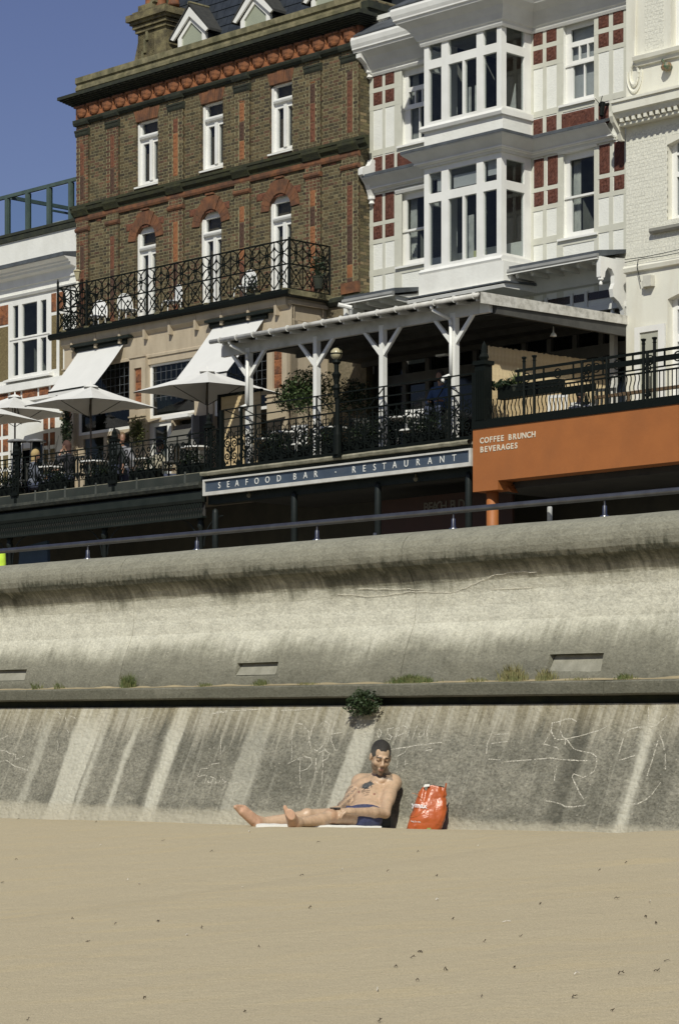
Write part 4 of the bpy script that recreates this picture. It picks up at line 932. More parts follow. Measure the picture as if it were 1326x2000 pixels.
for a, b in (((bs0, db + .03), (bs1, db + .03)), ((bs1, db + .03), (bs1, 0)), ((bs0, db + .03), (bs0, 0))):
    for z in (zr - .01, zr * .52, .05): mb.bar((a[0], a[1], zg + z), (b[0], b[1], zg + z), .02 if z > .1 else .017, n=4)
bal.part('rails', mb, black)
for s in (bs0, B.S(168, db), bs1):
    mb = MB(); mb.bar((s, db + .03, zg), (s, db + .03, zg + zr + (.12 if s == bs0 else .04)), .04, .03, n=6)
    if s == bs0: mb.bar((bs0, db + .03, zg + zr + .1), (bs0, db + .03, zg + zr + .22), .04, .005, n=6)
    bal.part('corner_post', mb, black)
mb = MB(); mb.bar((bs1, 0, zg), (bs1, 0, zg + zr), .03, n=6); bal.part('corner_post', mb, black)
# wall lamp at the left end
s, z = B.px(152, 535, -.3); lp = T('wall_lantern', 'small cream lantern on the left corner of the brick house beside the balcony', 'lamp', B, (s, 0, z))
mb = MB(); mb.lathe((s, -.3, z - .15), [(.04, 0), (.09, .2), (.11, .21), (.09, .24), (.02, .27)], 6); lp.part('lamp_glass', mb, paleglass); mb = MB(); mb.lathe((s, -.3, z - .7), [(.045, 0), (.045, .5), (.02, .52)], 8); lp.part('stem', mb, cream)
# bistro chairs, a stool table and planters on the balcony
wpl = M('white_metal_furniture', (.8, .8, .78), (.74, .74, .72), 3, .4)
def bistro_chair(s, d, z, ang, label, fr=B, group='white chairs on the balcony', mat=wpl, h=1.0):
    t = T('chair', label, 'chair', fr, (s, d, z), group); t.off = (0, 0, 0)
    mb = MB(); mb.lathe((0, 0, .44), [(.2, 0), (.21, .015), (.2, .03)], 16); t.part('seat', mb, mat)
    mb = MB(); P = [(.21 * math.cos(R(a)), .19, .62 + .27 * math.sin(R(a))) for a in range(0, 181, 20)]
    mb.path([(.21, .17, .44)] + P + [(-.21, .17, .44)], .014, 5)
    mb.prism([(x * .93, z_ - .0) for x, _, z_ in P] + [(-.19, .5), (.19, .5)], .188, .196); t.part('backrest', mb, mat)
    for a, b in ((.16, .16), (-.16, .16), (.16, -.16), (-.16, -.16)): mb = MB(); mb.bar((a, b, .44), (a * 1.25, b * 1.25, 0), .012, n=5); t.part('leg', mb, mat)
    t.o.rotation_euler = (0, 0, fr.a + ang); t.o.scale = (h, h, h); return t
for x, y, a, l in ((188, 590, 20, 'white round-backed chair at the left end of the balcony'), (252, 580, 80, 'white round-backed chair between the first and second balcony chairs, left of the left door'), (335, 562, -15, 'white round-backed chair right of the left balcony door'), (478, 540, 10, 'white square-looking chair right of the middle balcony door')):
    bistro_chair(B.S(x, -.55), -.55, zg, R(a), l)
def foliage(t, c, rx, ry, rz_, n, L, mat, seed, name='foliage', hole=.0):
    r = random.Random(seed); mb = MB()
    for _ in range(n):
        v = Vector((r.gauss(0, 1), r.gauss(0, 1), r.gauss(0, 1))).normalized() * r.random() ** .45
        lob = 1 + .5 * noise.noise(v * 2.4 + Vector((seed, 0, 0)))
        p = Vector((c[0] + v.x * rx * lob, c[1] + v.y * ry * lob, c[2] + v.z * rz_ * lob))
        if hole and noise.noise(p * 4) > hole: continue
        a = Vector((r.uniform(-1, 1), r.uniform(-1, 1), r.uniform(-1, 1))).normalized(); b_ = a.cross(Vector((r.random(), r.random(), r.random()))).normalized(); l = L * r.uniform(.6, 1.3)
        mb.face([p - a * l, p - b_ * l * .5, p + a * l, p + b_ * l * .5])
    return t.part(name, mb, mat)
def pot(t, s, d, z, r_, h, mat): mb = MB(); mb.lathe((s, d, z), [(r_ * .7, 0), (r_, h), (r_ * 1.08, h), (r_ * 1.08, h + .03), (r_ * .9, h + .03)], 14); t.part('pot', mb, mat)
for x, y, l, sd_ in ((137, 580, 'dark potted plant hanging inside the left end of the balcony railing', 4), (492, 545, 'small dark potted plant on the balcony beside the right-hand chair', 5), (622, 545, 'dark potted plant in the right corner of the balcony', 6)):
    dd = -.5 if x < 600 else -.9; s, z = B.px(x, y, dd); t = T('balcony_plant', l, 'plant', B, (s, dd, zg)); pot(t, s, dd, zg, .12, .25, darkstone); foliage(t, (s, dd, zg + .5), .2, .2, .28, 300, .035, leaf2, sd_)
# ================================================================ white half-timbered house
dw = .30
wh = T('white_house', 'white rendered house with grey timbers, dark red terracotta tiles and a two-storey bay window', 'house', B, (4.4, 0, 4.7))
WL, WR = BR + .01, B.S(1222, dw) + .3
def S_(x, d=dw): return B.S(x, d)
def Zx(x, y, d=dw): return B.Z(x, y, d)
def rect(x0, x1, xr, yt, yb, d=dw): return (S_(x0, d), S_(x1, d), Zx(xr, yb, d), Zx(xr, yt, d))
wU = [rect(783, 834, 785.5, 136, 284), rect(1099, 1160, 1100, 46, 205)]
wD = [rect(780, 836, 782, 378, 520), rect(1097, 1165, 1098, 301, 466)]
mb = MB(); bayS = (S_(833, dw), S_(1034, dw)); zb0, zb1 = Zx(1040, 494, dw), Zx(1040, 30, dw)
plate(mb, WL, WR, 11.2, 18.6, dw, dw + .25, wU + wD + [(bayS[0], bayS[1] - .05, zb0 + .3, zb1)]); wh.part('wall', mb, roughcast)
mb = MB(); mb.box(WL + .01, WR - .05, dw + 1.9, 9, 4.8, 18.6); wh.part('building_body', mb, interior)
# timbers
P_ = dw - .012
def vt(x0, x1, z0, z1): m_ = MB(); m_.box(S_(x0), S_(x1), P_, dw, z0, z1); wh.part('timber', m_, timber)
def ht(x0, x1, z0, z1): m_ = MB(); m_.box(S_(x0), S_(x1), P_ - .002, dw, z0, z1); wh.part('timber', m_, timber)
zU1 = Zx(1040, 48); zU0 = Zx(1040, 232); zU00 = Zx(1040, 268)
zD1 = Zx(1043, 309); zD0 = Zx(1043, 480); 
for (z0, z1) in ((zU00 - .05, zU1 + .12), (11.5, zD1 + .05)):
    for a, b in ((722.5, 729.5), (747.3, 752.5), (770.5, 785), (1034, 1041.5), (1060, 1067), (1087, 1099.5), (1160, 1168.5), (1189, 1197), (1217.5, 1224)): vt(a, b, z0, z1)
for z0, z1 in ((zU1 + .0, zU1 + .14), (Zx(1040, 101), Zx(1040, 92)), (Zx(1040, 137), Zx(1040, 128)), (zU0, zU0 + .13)):
    for a, b in ((722, 784), (1034, 1099), (1160, 1224)): ht(a, b, z0, z1)
for z0, z1 in ((zD1 - .0, zD1 + .08), (Zx(1043, 377), Zx(1043, 369)), (Zx(1043, 414), Zx(1043, 405)), (zD0, zD0 + .14)):
    for a, b in ((722, 781), (1034, 1097), (1165, 1224)): ht(a, b, z0, z1)
ht(784, 836, Zx(785, 300), Zx(785, 289)); ht(1099, 1162, Zx(1100, 220), Zx(1100, 206)); ht(781, 836, Zx(782, 535), Zx(782, 523)); ht(1097, 1166, Zx(1098, 481), Zx(1098, 468))
# terracotta tiles
z4 = (Zx(1040.7, 91.6), Zx(1040.7, 53)); z5 = (Zx(1040.7, 127.8), Zx(1040.7, 100.7)); z6 = (Zx(1041, 266), Zx(1041, 235))
for a, b in ((730, 747), (753, 770), (1041.5, 1060), (1067, 1086.6), (1168.5, 1188.6), (1197, 1217)):
    panel_s(wh, S_(a), S_(b), *z4, dw, 'scroll'); panel_s(wh, S_(a), S_(b), *z5, dw, 'ring'); panel_s(wh, S_(a), S_(b), z6[0] - .08, z6[1], dw, 'ring')
for a, b in ((776, 829), (1096.5, 1161)):
    s0, s1 = S_(a), S_(b); panel_s(wh, s0, s1, z6[0] - .06, z6[1] - .02, dw, 'noise')
z7 = (Zx(1043, 368.6), Zx(1043, 313)); z8 = (Zx(1043, 404.8), Zx(1043, 376.5))
for a, b in ((729.5, 746.8), (752.5, 770), (1043, 1062), (1069.5, 1089.4), (1170, 1191), (1199, 1219.5)):
    panel_s(wh, S_(a), S_(b), *z7, dw, 'scroll'); panel_s(wh, S_(a), S_(b), *z8, dw, 'ring')
# sash windows
def sash(r, i, upper):
    a, b, c, e = r; w = b - a; h = e - c; fr = .13; m_ = c + h * .46
    d = dw + .1
    if upper:
        l0, l1 = a + fr, b - .04; p = [(l0, l1, c + h * .76, e - .14)]
        q = (l1 - l0) / 3
        for k in range(3): p.append((l0 + q * k + .015, l0 + q * (k + 1) - .015, m_ + .12, c + h * .70))
        for k in range(2): p.append((l0 + .05 + (l1 - l0 - .05) / 2 * k + .015, l0 + .05 + (l1 - l0 - .05) / 2 * (k + 1) - .015, c + .11, m_ + .04))
    else: p = [(a + fr, b - .04, m_ + .06, e - .14), (a + fr + .06, b - .04, c + .12, m_ - .0)]
    def ex(mb):
        mb.box(a, b, d - .03, d, m_ + .01, m_ + .055); mb.sweep([(dw + .1, c - .06), (dw - .07, c - .06), (dw - .07, c - .015), (dw + .1, c + .03)], a - .08, b + .04)
        mb.sweep([(dw + .0, e + .0), (dw - .03, e + .0), (dw - .06, e + .06), (dw - .06, e + .09), (dw, e + .1)], a - .1, b + .03)
    drp = [('blind', a + .1, b - .02, c + .1, c + h * (.98 if i == 1 else .1))] if (i == 1 and upper) else [('curtain', a + .1, a + .3, c + .1, e - .1)]
    window(wh, a, b, c, e, d, p, .06, extra=ex, drapes=drp)
sash(wU[0], 0, True); sash(wU[1], 1, True); sash(wD[0], 2, False); sash(wD[1], 3, False)
# bay windows
dbf = -.65
def bay(y_sill, y_top, zsill, ztop, ztr, upper):
    f0, f1 = B.S(828, dbf), B.S(978.5, dbf); cs = B.S(978, dbf)
    bx = [(837, 861.5), (875, 902.5), (906.5, 930), (943, 969.5)]
    p = []
    for k, (a, b) in enumerate(bx): p.append((B.S(a, dbf), B.S(b, dbf), zsill + .1, ztr - .1))
    for a, b in ((837, 861.5), (875, 930), (943, 969.5)): p.append((B.S(a, dbf), B.S(b, dbf), ztr + .09, ztop - .12))
    f = window(wh, f0, f1, zsill, ztop, dbf, p, .09, name='bay_window', room=False)
    # side frame, facing along the street
    sd0, sd1 = dbf + .005, dw
    pd = [(dbf + .16, dw - .22, zsill + .1, ztr - .1), (dbf + .16, dw - .22, ztr + .09, ztop - .12)]
    for sx, nm in ((f1, 'right'), (f0 + .09, 'left')):
        mb = MB(); plate(mb, sd0, sd1, zsill, ztop, 0, .09, pd)
        mb.v = [(sx - y - .001, x, z) for x, y, z in mb.v]; wh.part('bay_side', mb, white, f)
        for a, b, c, e in pd: g = MB(); g.box(sx - .05, sx - .044, a, b, c, e); wh.part('pane', g, G, f)
    rm_ = MB(); rm_.box(f0 + .09, f1 - .1, dw + 1.6, dw + 1.62, zsill, ztop); rm_.box(f0 + .0, f1 + .3, dw + .26, dw + 1.6, zsill - .03, zsill); rm_.box(f0 + .1, f1 - .1, dbf + .1, dw + 1.6, ztop - .03, ztop - .01); rm_.box(f0 + .1, f1 + .3, dw + .26, dw + 1.6, ztop - .01, ztop + .01); rm_.box(f0 - .3, f0 - .28, dw + .25, dw + 1.6, zsill, ztop); rm_.box(f1 + .3, f1 + .32, dw + .25, dw + 1.6, zsill, ztop); wh.part('room_recess', rm_, roomm, f)
    # sill, curtains, blinds
    mb = MB(); mb.sweep([(dw, zsill - .1), (dbf - .06, zsill - .1), (dbf - .09, zsill - .04), (dbf - .03, zsill + .03), (dw, zsill + .03)], f0 - .08, f1 + .07); wh.part('bay_sill', mb, white, f)
    if upper:
        for a, b in ((B.S(888, dbf), B.S(899, dbf)), (B.S(908, dbf) + .0, B.S(914, dbf))): g = MB(); g.box(a, b, dbf + .3, dbf + .34, zsill, zsill + .75); wh.part('chair_back', g, curtain, f)
        g = MB(); g.prism([(f1 - .45, zsill), (f1 - .18, zsill), (f1 - .2, zsill + .7), (f1 - .3, zsill + .35)], .0, .02); wh.part('drape', g, curtain, f)
    else:
        for a, b, y in ((845, 861, 400), (877, 930, 348), (944, 970, 330)): s0, s1 = B.S(a, dbf), B.S(b, dbf); g = MB(); g.box(s0, s1, dbf + .14, dbf + .145, ztr + .15 if a < 900 else ztr + .25, ztr + .42 if a < 900 else ztop); wh.part('blind', g, blind, f)
        for x in (888, 895): s0 = B.S(x, dbf); g = MB(); g.box(s0, s0 + .16, dbf + .3, dbf + .32, zsill, zsill + 1.1); wh.part('chair_back', g, curtain, f)
        g = MB(); g.box(B.S(909, dbf), B.S(925, dbf), dbf + .25, dbf + .4, zsill + .0, zsill + .3); wh.part('lamp_box', g, M('lamp_yellow', (.6, .58, .3), None, 3, .6), f)
        g = MB(); g.lathe((B.S(852, dbf), dbf + .35, zsill), [(.12, 0), (.09, .5), (.05, .9), (.04, 1.4)], 10); wh.part('figurine', g, curtain, f)
    g = MB(); g.box(f0 + .1, f1 - .1, dbf + .13, dbf + .6, zsill + .03, zsill + .07); wh.part('window_seat', g, curtain, f)
    return f, f0, f1
zs1, zt1, zr1 = B.Z(977, 214, dbf), B.Z(977, 35, dbf), B.Z(971, 91, dbf)
zs2_, zt2, zr2 = B.Z(981, 501, dbf), B.Z(1040, 270, dw - .3) - .335, B.Z(971, 359, dbf)
f, f0, f1 = bay(0, 0, zs1, zt1, zr1, True)
bay(0, 0, zs2_, zt2, zr2, False)
# apron panel under the upper bay
zc_m = B.Z(979, 258, dbf - .02)
mb = MB(); mb.box(f0 - .02, f1 + .02, dbf + .02, dw, zc_m, zs1 - .1); wh.part('bay_apron', mb, whitewall)
# moulded box under the lower bay
bb0, bb1 = B.S(816, dbf - .1), B.S(984, dbf - .06); zq1, zq0 = zs2_ - .1, B.Z(984, 556, dbf)
mb = MB(); mb.box(bb0, bb1, dbf - .08, dw, zq0 + .04, zq1); wh.part('bay_base', mb, whitewall)
mb = MB(); mb.sweep([(dw, zq0 - .1), (dbf - .22, zq0 - .1), (dbf - .24, zq0 - .04), (dbf - .16, zq0 + .0), (dbf - .14, zq0 + .05), (dw, zq0 + .05)], bb0 - .2, bb1 + .14); wh.part('bay_base_moulding', mb, white)
mb = MB(); mb.sweep([(dw, zq0 + .05), (dbf - .24, zq0 + .0), (dbf - .24, zq0 + .03), (dw, zq0 + .11)], bb0 - .24, bb1 + .2); wh.part('bay_base_flashing', mb, lead)
mb = MB(); mb.prism([(bb1 + .0, zq0 + .05), (bb1 + .5, zq0 + .0), (bb1 + .12, zq1 - .2), (bb1, zq1 - .2)], dw - .5, dw - .42) if 0 else mb.box(bb1, bb1 + .03, dbf + .1, dw, zq0 + .05, zq1 - .3); wh.part('bay_base_return', mb, white)
# cornices: profile (d, z) swept along the wall and mitred round the bay
def cornice(s0, s1, zt_, dd, prof, mat, nm='cornice', caps=True):
    mb = MB(); mb.sweep([(dd + a, zt_ + b) for a, b in prof], s0, s1, caps); return wh.part(nm, mb, mat)
def around(zt_, prof, mat, nm, ext_l, ext_r, bay_l, bay_r, dback=dw, dfront=dbf, left=True, right=True):
    """prof: (projection, height) pairs; runs wall - bay side - bay front - bay side - wall"""
    plan = [(ext_l, dback, 0, -1)] if left else []
    path_ = []
    if left: path_ += [((ext_l, dback), (0, -1)), ((bay_l, dback), (-1, -1))]
    path_ += [((bay_l, dfront), (-1, -1)), ((bay_r, dfront), (1, -1))]
    if right: path_ += [((bay_r, dback), (1, -1)), ((ext_r, dback), (0, -1))]
    mb = MB(); rows = []
    for (p, dr) in path_:
        rows.append(mb.pts([(p[0] + dr[0] * a, p[1] + dr[1] * a, zt_ + b) for a, b in prof]))
    n = len(prof)
    for i, j in zip(rows[:-1], rows[1:]):
        for k in range(n - 1): mb.addf((i + k, i + k + 1, j + k + 1, j + k))
    mb.addf(tuple(rows[0] + k for k in range(n))); mb.addf(tuple(rows[-1] + k for k in range(n - 1, -1, -1)))
    return wh.part(nm, mb, mat)
zm = B.Z(1040, 270, dw - .3)
cove = [(0, -.36), (.05, -.36), (.06, -.32), (.12, -.27), (.2, -.2), (.3, -.12), (.34, -.1), (.34, -.02)]
around(zm, [(0, -.34), (.06, -.34), (.07, -.29), (.10, -.27), (.14, -.27), (.16, -.22), (.2, -.18), (.26, -.12), (.34, -.06), (.36, -.03)], graypaint, 'middle_cornice', S_(729), S_(1203), f0, f1)
around(zm, [(0, -.285), (.105, -.285), (.12, -.265), (.165, -.265), (.165, -.245), (0, -.245)], white, 'cornice_fillet', S_(727), S_(1203), f0, f1)
around(zm, [(.0, .12), (.37, -.03), (.37, .0), (.37, .035), (0, .16)], lead, 'cornice_flashing', S_(729), S_(1203), f0, f1)
# white scroll consoles at the left ends
def console(x, y, sc_z, nm='console'):
    s, z = B.px(x, y, dw - .2); mb = MB()
    P = [(0, .0), (-.12, .0), (-.14, -.08), (-.2, -.16), (-.34, -.2), (-.42, -.26), (-.42, -.4), (-.36, -.44), (-.22, -.6), (-.14, -.78), (-.10, -.9), (0, -.9)]
    i = mb.sweep([(dw + a, z + b * sc_z) for a, b in P], s, s + .14); wh.part(nm, mb, white)
    mb = MB(); mb.lathe((s + .07, dw - .06, z - 1.08 * sc_z), [(.02, -.0), (.07, .04), (.05, .1), (.09, .14), (.09, .2)], 8); wh.part('console_drop', mb, white)
console(713, 312, .95)
# top cornice: big white cove either side, grey cove over the bay
ztl = B.Z(1040, -12, dw - .4)
zT = B.Z(705, 88, dw - .45) + .03
zTc = zT
around(zTc, [(0, -.62), (.05, -.62), (.07, -.56), (.1, -.54), (.16, -.42), (.26, -.28), (.4, -.18), (.42, -.16)], graypaint, 'top_cornice', S_(722), WR, f0 - .02, f1 + .02)
around(zTc, [(0, -.16), (.42, -.165), (.44, -.12), (.47, -.1), (.47, -.07), (.5, .0), (.52, .1), (.5, .17), (0, .2)], white, 'cornice_gutter', S_(716), WR, f0 - .02, f1 + .02)
around(zTc, [(0, .5), (.52, .17), (.52, .2), (0, .55)], lead, 'top_flashing', S_(722), WR, f0 - .02, f1 + .02)
around(zTc, [(0, -.66), (.04, -.66), (.07, -.61), (0, -.6)], white, 'cornice_bead', S_(722), WR, f0 - .02, f1 + .02)
console(709, 96, .62)
mb = MB(); mb.box(WL, WR, dw, dw + .3, 18.5, ztl + .4); mb.box(WL, WR, dw + .3, 9, 18.59, 18.8); wh.part('roof_edge', mb, lead)
# ground-floor eaves left and right of the bay
def eave(s0, s1, z, right=False):
    dd = dw - .85
    mb = MB(); mb.sweep([(dw, z + .2), (dd - .01, z + .03), (dd - .01, z + .15), (dw, z + .28)], s0, s1); wh.part('eave_roof', mb, lead)
    mb = MB(); mb.sweep([(dd + .0, z - .02), (dd - .06, z - .03), (dd - .09, z + .02), (dd - .07, z + .08), (dd, z + .08)], s0, s1); wh.part('eave_gutter', mb, M('eave_grey', (.26, .26, .25), (.2, .2, .19), 3, .7))
    mb = MB(); mb.sweep([(dd - .08, z - .035), (dd - .03, z - .035), (dd - .03, z - .015), (dd - .08, z - .015)], s0, s1); wh.part('eave_fillet', mb, white)
    k = s0 + .2
    while k < s1 - .1: mb = MB(); mb.sweep([(dw, z - .12), (dd + .12, z - .1), (dd + .08, z - .04), (dd + .08, z + .0), (dw, z + .14)], k, k + .08); k += .42; wh.part('eave_bracket', mb, graypaint)
    mb = MB(); mb.face([(s0, dw, z - .02), (s1, dw, z - .02), (s1, dd, z - .0), (s0, dd, z - .0)]); wh.part('eave_soffit', mb, graypaint)
ze1 = B.Z(1166, 502, dw - .9); ze2 = B.Z(680, 590, dw - .9)
eave(B.S(672, dw - .85), B.S(817, dw - .1), ze1); eave(bb1 - .1, B.S(1170, dw - .85), ze1)
mb = MB(); sR = B.S(1170, dw - .85); mb.prism([(0, 0)], 0, 0) if 0 else mb.sweep([(dw, ze1 + .2), (dw - .85, ze1 + .02), (dw - .85, ze1 + .08), (dw, ze1 + .28)], sR, sR + .02); wh.part('eave_end', mb, lead)
# carved white bracket at the right end
def carved(s0, z, nm='carved_bracket'):
    mb = MB(); dd = dw - .85
    out = [(dd - .02, z), (dd - .02, z - .42), (dd + .12, z - .42), (dd + .14, z - .3), (dd + .22, z - .2), (dd + .34, z - .22), (dd + .42, z - .34), (dd + .42, z - .5), (dd + .36, z - .62), (dd + .4, z - .78), (dd + .56, z - .86), (dd + .7, z - 1.0), (dd + .76, z - 1.2), (dw, z - 1.5), (dw, z)]
    mb.sweep(out, s0, s0 + .1); o = wh.part(nm, mb, white)
    mb = MB(); mb.lathe((s0 + .05, dd + .05, z - .6), [(.0, 0), (.035, .03), (.035, .07), (.02, .1), (.06, .13), (.06, .18)], 10); wh.part('finial_drop', mb, white, o)
carved(sR - .06, ze1 + .02); carved(B.S(672, dw - .85), ze1 - .0)
# recessed shop front of the white house: pale transom band, dark glazing
zf = 8.0
mb = MB(); plate(mb, WL - .1, WR - .1, zf, 11.75, dw + .18, dw + .3, [(S_(722) + .25 + .72 * k, S_(722) + .25 + .72 * k + .6, zz0, zz1) for k in range(11) for zz0, zz1 in ((zf + .5, 10.2), (10.45, 10.95))]); wh.part('shopfront_frame', mb, M('shopfront_paint', (.13, .125, .115), (.1, .098, .09), 3, .6))
mb = MB(); mb.box(WL, WR - .15, dw + .26, dw + .27, zf, 11.2); wh.part('shopfront_glass', mb, M('dark_glass', (.012, .014, .014), None, 3, .08))
mb = MB(); mb.box(S_(1100), WR - .12, dw - .1, dw - .0, B.Z(1205, 603, dw), B.Z(1205, 592, dw)); wh.part('transom_rail', mb, graypaint)
mb = MB(); sp_ = S_(1197); mb.box(sp_, sp_ + .12, dw - .12, dw, zf, 11.0); wh.part('corner_post', mb, graypaint)

for a, b in ((1030, 1064), (1071, 1114), (1121, 1142), (1149, 1193)):
    z1, z0 = B.Z(1149, 572, dw - .02), B.Z(1149, 587, dw - .02); mb = MB(); mb.box(S_(a), S_(b), dw - .02, dw, z0, z1); wh.part('transom_pane', mb, M('transom_red_glass', (.03, .014, .012), (.02, .012, .01), 6, .25))
    mb = MB(); mb.box(S_(b) + .02, S_(b) + .09, dw - .05, dw, z0 - .6, z1 + .04); wh.part('transom_mullion', mb, graypaint)
mb = MB(); zq_ = B.Z(1149, 560, dw); mb.sweep([(dw, zq_ + .0), (dw - .12, zq_ + .02), (dw - .3, zq_ + .35), (dw - .34, zq_ + .42), (dw, zq_ + .45)], S_(1000), S_(1222)); wh.part('shop_cornice', mb, graypaint)
# ================================================================ cream house at the right
dc = 0.0
ch_ = T('cream_house', 'cream painted brick house with dentilled cornice at the right edge', 'house', B, (10.5, 0, 4.7))
CL, CR = B.S(1222, dc), 17.0
Cw = [(B.S(1302, dc), 12.0, B.Z(1326, 425, dc), B.Z(1326, 262, dc)), (B.S(1303, dc), 11.6, zf + .05, B.Z(1326, 565, dc)), (B.S(1309, dc), 11.8, B.Z(1326, 90, dc), B.Z(1326, 0, dc) + .5)]
Cw = [(a, b, c, e) for a, b, c, e in Cw]
mb = MB(); plate(mb, CL, CR, 7.9, 19.5, dc, dc + .28, Cw); ch_.part('wall', mb, cream)
mb = MB(); mb.box(CL + .01, CR, dc + 1.9, 9, 4.7, 19.4); ch_.part('building_body', mb, interior)
zA, zB_ = B.Z(1240, 525, dc), B.Z(1222, 262, dc)
def ccol(kind, r): k = r.uniform(.96, 1.03); return (k, k, k)
_bc = brickcol
brickcol = ccol
L = bricks(CL, 12, zA + .05, zB_, dc, [Cw[0]], 'c', 9, proud=.0012, j=.007) + bricks(B.S(1258, dc), B.S(1296, dc), B.Z(1260, 100, dc), 17.3, dc, [], 'c', 10, proud=.0012, j=.007)
mb2_ = M('cream_brick', (1, 1, 1), (1, 1, 1), 3, .65, .003, 40, tint=True)
L = [(a, b, c, e, f_, tuple(v * w_ for v, w_ in zip(col, (.73, .71, .61)))) for a, b, c, e, f_, col in L]
lay(ch_, L, dc, mb2_, 0); brickcol = _bc
def cwin(a, b, c, e, i):
    d = dc + .16; rise = .16
    if i < 2:
        mb = MB(); n = 8; A = (b - a)
        poly = [(a + A * k / n, e - rise * (2 * k / n - 1) ** 2) for k in range(n + 1)]
        mb.prism([(a - .0, e - rise)] + poly[0:] + [(b, e + .02), (a, e + .02)], dc - .001, dc + .16)
        ch_.part('arch_head', mb, cream)
    st = 3 if i == 0 else 2
    h = e - c; x0 = a + .12
    if i == 0: p = [(x0, x0 + .35, c + .1, c + h * .52), (x0 + .39, b - .1, c + .1, c + h * .52), (x0, x0 + .35, c + h * .58, c + h * .78), (x0 + .39, b - .1, c + h * .58, c + h * .78), (x0, b - .1, c + h * .81, e - .12)]
    elif i == 1: p = [(x0, x0 + .4, c + .1, 10.2), (x0 + .46, b - .1, c + .1, 10.2), (x0, x0 + .4, 10.35, 10.85), (x0 + .46, b - .1, 10.35, 10.85), (x0, b - .1, 10.92, e - .16)]
    else: p = [(x0, b - .1, c + .1, e - .1)]
    p = [q for q in p if q[3] > q[2] + .05]
    window(ch_, a, b, c, e, d, p, .07, drapes=[('curtain', a + .15, a + .3, c + .1, e - .3)] if i == 0 else ([('curtain', a + .2, b - .2, c + .1, 10.1)] if i == 1 else []))
for i, w_ in enumerate(Cw): cwin(*w_, i)
s0 = B.S(1274, dc); zz = B.Z(1326, 436, dc - .1)
mb = MB(); mb.sweep([(dc, zz - .1), (dc - .1, zz - .1), (dc - .13, zz - .06), (dc - .13, zz), (dc, zz + .03)], s0, 12.3); ch_.part('window_sill', mb, M('grey_sill', (.3, .29, .25), None, 5, .8))
# dentilled cornice
zq = B.Z(1199, 196, dc - .42)
mb = MB(); mb.sweep([(dc, zq - .42), (dc - .1, zq - .42), (dc - .12, zq - .36), (dc - .3, zq - .34), (dc - .34, zq - .26), (dc - .40, zq - .24), (dc - .40, zq - .06), (dc - .44, zq - .05), (dc - .44, zq + .0), (dc - .3, zq + .04), (dc, zq + .12)], CL - .05, CR); co_ = ch_.part('cornice', mb, cream)
mb = MB(); mb.box(CL, CR, dc - .22, dc, zq - .49, zq - .43); ch_.part('bed_moulding', mb, cream, co_); mb = MB(); s = CL + .08; mb.box(0, .075, -.30, -.12, -.43, -.335); _m = mesh('dentil', mb, cream)
while s < 14: ch_.inst('dentil', _m, (s, dc, zq), co_); s += .155
mb = MB(); mb.sweep([(dc, zq - .75), (dc - .1, zq - .75), (dc - .16, zq - .6), (dc - .34, zq - .42), (dc - .4, zq - .3), (dc - .40, zq - .2), (dc, zq - .2)], CL - .12, CL - .03); ch_.part('cornice_console', mb, cream, co_)
zq2 = B.Z(1243, 109, dc - .1)
mb = MB(); mb.sweep([(dc, zq2 - .2), (dc - .06, zq2 - .2), (dc - .08, zq2 - .13), (dc - .14, zq2 - .1), (dc - .16, zq2 - .02), (dc - .12, zq2 + .0), (dc, zq2 + .03)], B.S(1243, dc), CR); ch_.part('string_moulding', mb, cream)
# plaster strapwork between the houses
mb = MB()
sx, zx = B.px(1239, 145, dc)
mb.ring((sx, dc - .02, zx), .11, .028, 16, m=5); mb.v = [(a, b, zx + (c - zx) * 2.0) for a, b, c in mb.v]; k = len(mb.v)
mb.ring((sx, dc - .02, zx), .19, .02, 16, R(170), R(370), 5); mb.v[k:] = [(a, b, zx + (c - zx) * 1.9) for a, b, c in mb.v[k:]]
mb.bar((sx, dc - .02, zx + .35), (sx + .04, dc - .02, zx + 1.5), .04, .02, n=5); ch_.part('plaster_ornament', mb, cream)
mb = MB(); mb.lathe((B.S(1306, dc), dc - .08, B.Z(1306, 132, dc)), [(.0, -.1), (.1, -.06), (.12, 0), (.08, .08), (.0, .1)], 10); mb.bar((B.S(1296, dc), dc - .06, B.Z(1296, 118, dc)), (B.S(1306, dc), dc - .08, B.Z(1306, 132, dc)), .03, n=6); ch_.part('painted_crest', mb, M('green_crest', (.02, .09, .05), (.35, .18, .1), 9, .5))
zs_ = B.Z(1240, 520, dc - .05)
mb = MB(); mb.sweep([(dc, zs_ - .12), (dc - .07, zs_ - .1), (dc - .09, zs_ - .02), (dc - .05, zs_ + .03), (dc, zs_ + .06)], CL - .02, CR); ch_.part('lower_string', mb, cream)
mb = MB()
for q in (0, .05): mb.path([(CL + .05 + .5 * k, dc - .1 - .01 * k % 2, zs_ + .10 + q + .012 * math.sin(k * 2 + q * 40)) for k in range(9)], .008, 4)
mb.path([(B.S(1252, dc), dc - .1, zs_ + .12), (B.S(1250, dc), dc - .11, zs_ - .02), (B.S(1256, dc), dc - .1, zs_ - .35)], .008, 4); ch_.part('cables', mb, black)
mb = MB(); a_, z_a = B.px(1256, 541, dc - .12); mb.box(a_, a_ + .2, dc - .14, dc, z_a - .2, z_a + .02); mb.box(a_ - .07, a_ - .01, dc - .1, dc, z_a - .22, z_a - .07); ch_.part('junction_box', mb, M('box_grey', (.6, .58, .5), None, 4, .5))
mb = MB(); mb.box(CL - .001, CL + .0, 0, 0, 0, 0); 
